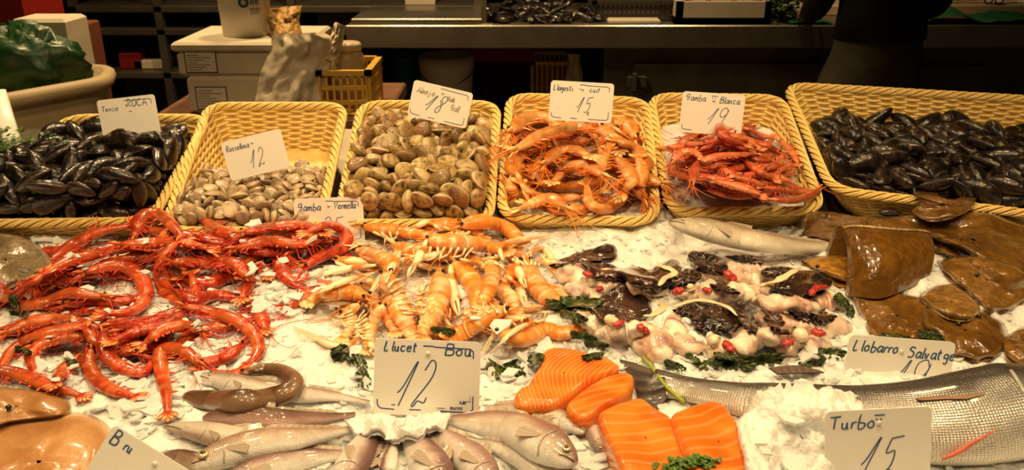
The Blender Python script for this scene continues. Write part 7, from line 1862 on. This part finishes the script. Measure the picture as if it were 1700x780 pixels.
def lump(mb, c, r, seed, amp=.25, n=18, m=28):
    rows = []
    for i in range(n):
        ph = math.pi*i/(n-1); row = []
        for j in range(m):
            th = 2*math.pi*j/m; k = 1+amp*(float(vnoise(np.array(i*.55+seed), np.array(math.cos(th)*2+5+math.sin(th)*1.7), 1.0, seed))-.5)+amp*.4*math.sin(th*7+i); row.append((c[0]+r[0]*k*math.sin(ph)*math.cos(th), c[1]+r[1]*k*math.sin(ph)*math.sin(th), c[2]-r[2]*k*math.cos(ph)))
        rows.append(row)
    mb.grid(np.array(rows), None, True)
b = MB(); c = zat(68, 112, YT+.15); lump(b, (c[0], YT+.03, zt1+.04), (.19, .10, .10), 5, .35); tag(b.obj('green_bag', m_greenp), 'crinkled dark green plastic bag heaped in the beige tub', 'bag')
p, q = zat(22, 60, YT+.16), zat(112, 60, YT+.16); foambox('tilted grey-white box behind the green bag', p[0], q[0], YT+.16, .14, zt1-.119, zat(70, 32, YT+.16)[2], lid=False, labels=False)
b = MB(); c = zat(0, 20, YT+.75); slab3(b, c[0]-.35, zat(118, 20, YT+.7)[0], YT+.62, YT+.9, .0, zat(60, 45, YT+.7)[2]); tag(b.obj('brown_crate', mat('brown_red_wood', (.16, .045, .02), .6), smooth=False), 'brown-red wooden crate behind the tub at the upper left', 'crate')
b = MB(); c = zat(-20, -10, YT+.75); slab3(b, c[0]-.3, zat(60, 20, YT+.7)[0], YT+.62, YT+.9, zat(60, 45, YT+.7)[2]+.001, zat(60, -20, YT+.7)[2]); tag(b.obj('red_crate', m_redp, smooth=False), 'dark red crate at the very top left corner', 'crate')
b = MB(); c = zat(8, 200, 1.98); b.tube(np.array([zat(-6, 150, 1.98), zat(18, 228, 1.92), zat(24, 250, 1.90)]), .004, 8, wide=.02); tag(b.obj('white_card', m_card), 'white card edge leaning at the far left beside the herbs', 'card')
c = land(30, 258, .01); bunch('bunch of leafy green parsley at the left of the mussel basket', (c[0]-.02, c[1], c[2]-.01), (.13, .07, .05), 620, mat('fresh_parsley', (.06, .13, .02), .5, rnd=.1), 2, L=.022, name='parsley_bunch', cat='parsley')
# shelving against the back at the left
b = MB(); YS = 4.6
sx0, sx1 = zat(120, 50, YS)[0], zat(800, 50, YS)[0]; sh = empty('steel_shelving'); tag(sh, 'dark steel shelving standing behind the foam boxes', 'shelving')
for py in (10, 48, 120): z = zat(300, py, YS)[2]; slab3(b, sx0, sx1, YS, YS+.5, z-.035, z, .004)
b.obj('shelf_boards', m_steel_dark, sh, smooth=False)
for x in (sx0, zat(260, 50, YS)[0], zat(480, 50, YS)[0], sx1-.04): b = MB(); slab3(b, x, x+.04, YS, YS+.04, 0, 2.2); b.obj('upright', m_steel_dark, sh, smooth=False)
b = MB(); slab3(b, sx0, sx1, YS+.48, YS+.5, 0, 2.2); b.obj('back_panel', m_dark, sh, smooth=False); settle(sh)
for k, (px, w, h, mm_, lab) in enumerate([(210, .12, .09, m_redp, 'small red box on the shelf left of the logo bucket'), (560, .2, .12, m_dark, 'black box on the shelf right of the logo bucket'), (700, .16, .2, m_plast, 'pale box on the shelf above the steel tray'), (240, .16, .05, m_plast, 'flat pale box on the lower shelf left of the foam boxes')]):
    z = zat(300, 120 if k in (0, 3) else 48, YS)[2]; c = zat(px, 48, YS+.1); b = MB(); slab3(b, c[0]-w/2, c[0]+w/2, YS+.08, YS+.3, z+.001, z+h); tag(b.obj('storage_box', mm_, smooth=False), lab, 'box')
# ================================================================ PERSON
YP = 3.5; m_jacket = mat('black_jacket_cloth', (.010, .009, .009), .85); m_trouser = mat('grey_olive_trousers', (.085, .075, .045), .85, noise=.3, nscale=30); m_body = mat('skin', (.55, .30, .18), .5)
cx = zat(1458, 60, YP)[0]; person = empty('person', (cx, YP, 0)); tag(person, 'person in a black jacket and wide olive-grey trousers standing at the back counter', 'person')
V = [(0, 0, .98), (0, .0, 1.2), (0, .01, 1.42), (0, .02, 1.54), (0, .03, 1.62), (0, .04, 1.72), (.18, .01, 1.43), (.24, .05, 1.18), (.20, .26, 1.10), (.17, .34, 1.09), (-.18, .01, 1.43), (-.24, .05, 1.18), (-.20, .26, 1.10), (-.17, .34, 1.09),
     (.10, 0, .92), (.13, -.01, .50), (.14, 0, .09), (.14, .13, .04), (-.12, 0, .92), (-.20, -.02, .50), (-.25, 0, .09), (-.25, .13, .04)]
E = [(0, 1), (1, 2), (2, 3), (3, 4), (4, 5), (2, 6), (6, 7), (7, 8), (8, 9), (2, 10), (10, 11), (11, 12), (12, 13), (0, 14), (14, 15), (15, 16), (16, 17), (0, 18), (18, 19), (19, 20), (20, 21)]
Rr = [.15, .135, .14, .055, .075, .085, .06, .048, .036, .03, .06, .048, .036, .03, .09, .06, .04, .035, .09, .06, .04, .035]
me = bpy.data.meshes.new('body'); me.from_pydata(V, E, []); bo = link('body', me, m_body, person, smooth=False); sk = bo.modifiers.new('skin', 'SKIN')
for i, r_ in enumerate(Rr): me.skin_vertices[0].data[i].radius = (r_*.8, r_*.8)
me.skin_vertices[0].data[0].use_root = True; bo.modifiers.new('sub', 'SUBSURF').levels = 2; bo.modifiers['sub'].render_levels = 2; sk.use_smooth_shade = True
for s in (-1, 1):
    for f in range(5):
        b = MB(); x0 = s*.17+(f-2)*.016 if f < 4 else s*.17-s*.035; L = (.07, .078, .08, .07, .05)[f]; b.tube(crom([(x0, .34, 1.085), (x0+(0 if f < 4 else -s*.02), .34+L*.6, 1.08), (x0+(0 if f < 4 else -s*.022), .34+L, 1.055)], 8), np.linspace(.009, .007, 8), 8); b.obj('finger', m_body, person)
zh = zat(1458, 62, YP)[2]
def ringloft(rows, m, nm, seg=32):
    b = MB(); R_ = []
    for x, y, z, rx, ry in rows: R_.append([(x+rx*math.cos(t_)*(1+.03*math.sin(5*t_+z*9)), y+ry*math.sin(t_), z) for t_ in np.linspace(0, 2*math.pi, seg, endpoint=False)])
    b.grid(np.array(R_), None, True); b.obj(nm, m, person)
ringloft([(0, 0, zh+.01, .15, .10), (0, 0, zh, .185, .135), (0, 0, zh+.10, .175, .13), (0, 0, zh+.25, .17, .125), (0, 0, 1.40, .20, .12), (0, .01, 1.47, .17, .10), (0, .02, 1.52, .08, .07)], m_jacket, 'jacket')
for s in (-1, 1):
    b = MB(); b.tube(crom([(s*.17, .01, 1.42), (s*.24, .05, 1.18), (s*.20, .25, 1.10)], 14), np.linspace(.07, .048, 14), 14); b.obj('sleeve', m_jacket, person)
ringloft([(0, 0, zh+.04, .165, .12), (0, 0, zh-.08, .185, .135), (-.01, 0, zh-.16, .20, .14), (-.02, 0, zh-.2, .20, .13)], m_trouser, 'trouser_seat')
for s, x1, x2 in ((-1, -.215, -.26), (1, .125, .14)):
    ringloft([(s*.085, 0, zh-.12, .10, .11), ((s*.085+x1)/2, 0, .68, .115, .115), (x1, 0, .45, .105, .105), (x2, 0, .10, .11, .11), (x2, 0, .07, .11, .11)], m_trouser, 'trouser_leg')
for x in (-.255, .14): b = MB(); b.tube(np.array([(x, -.08, .045), (x, .0, .05), (x, .12, .04), (x, .18, .03)]), [.03, .045, .04, .02], 12, wide=[.035, .045, .048, .03]); b.obj('shoe', m_dark, person)
b = MB(); lump(b, (0, .035, 1.69), (.082, .095, .115), 3, .04); b.obj('hair', mat('dark_hair', (.02, .013, .01), .6), person)
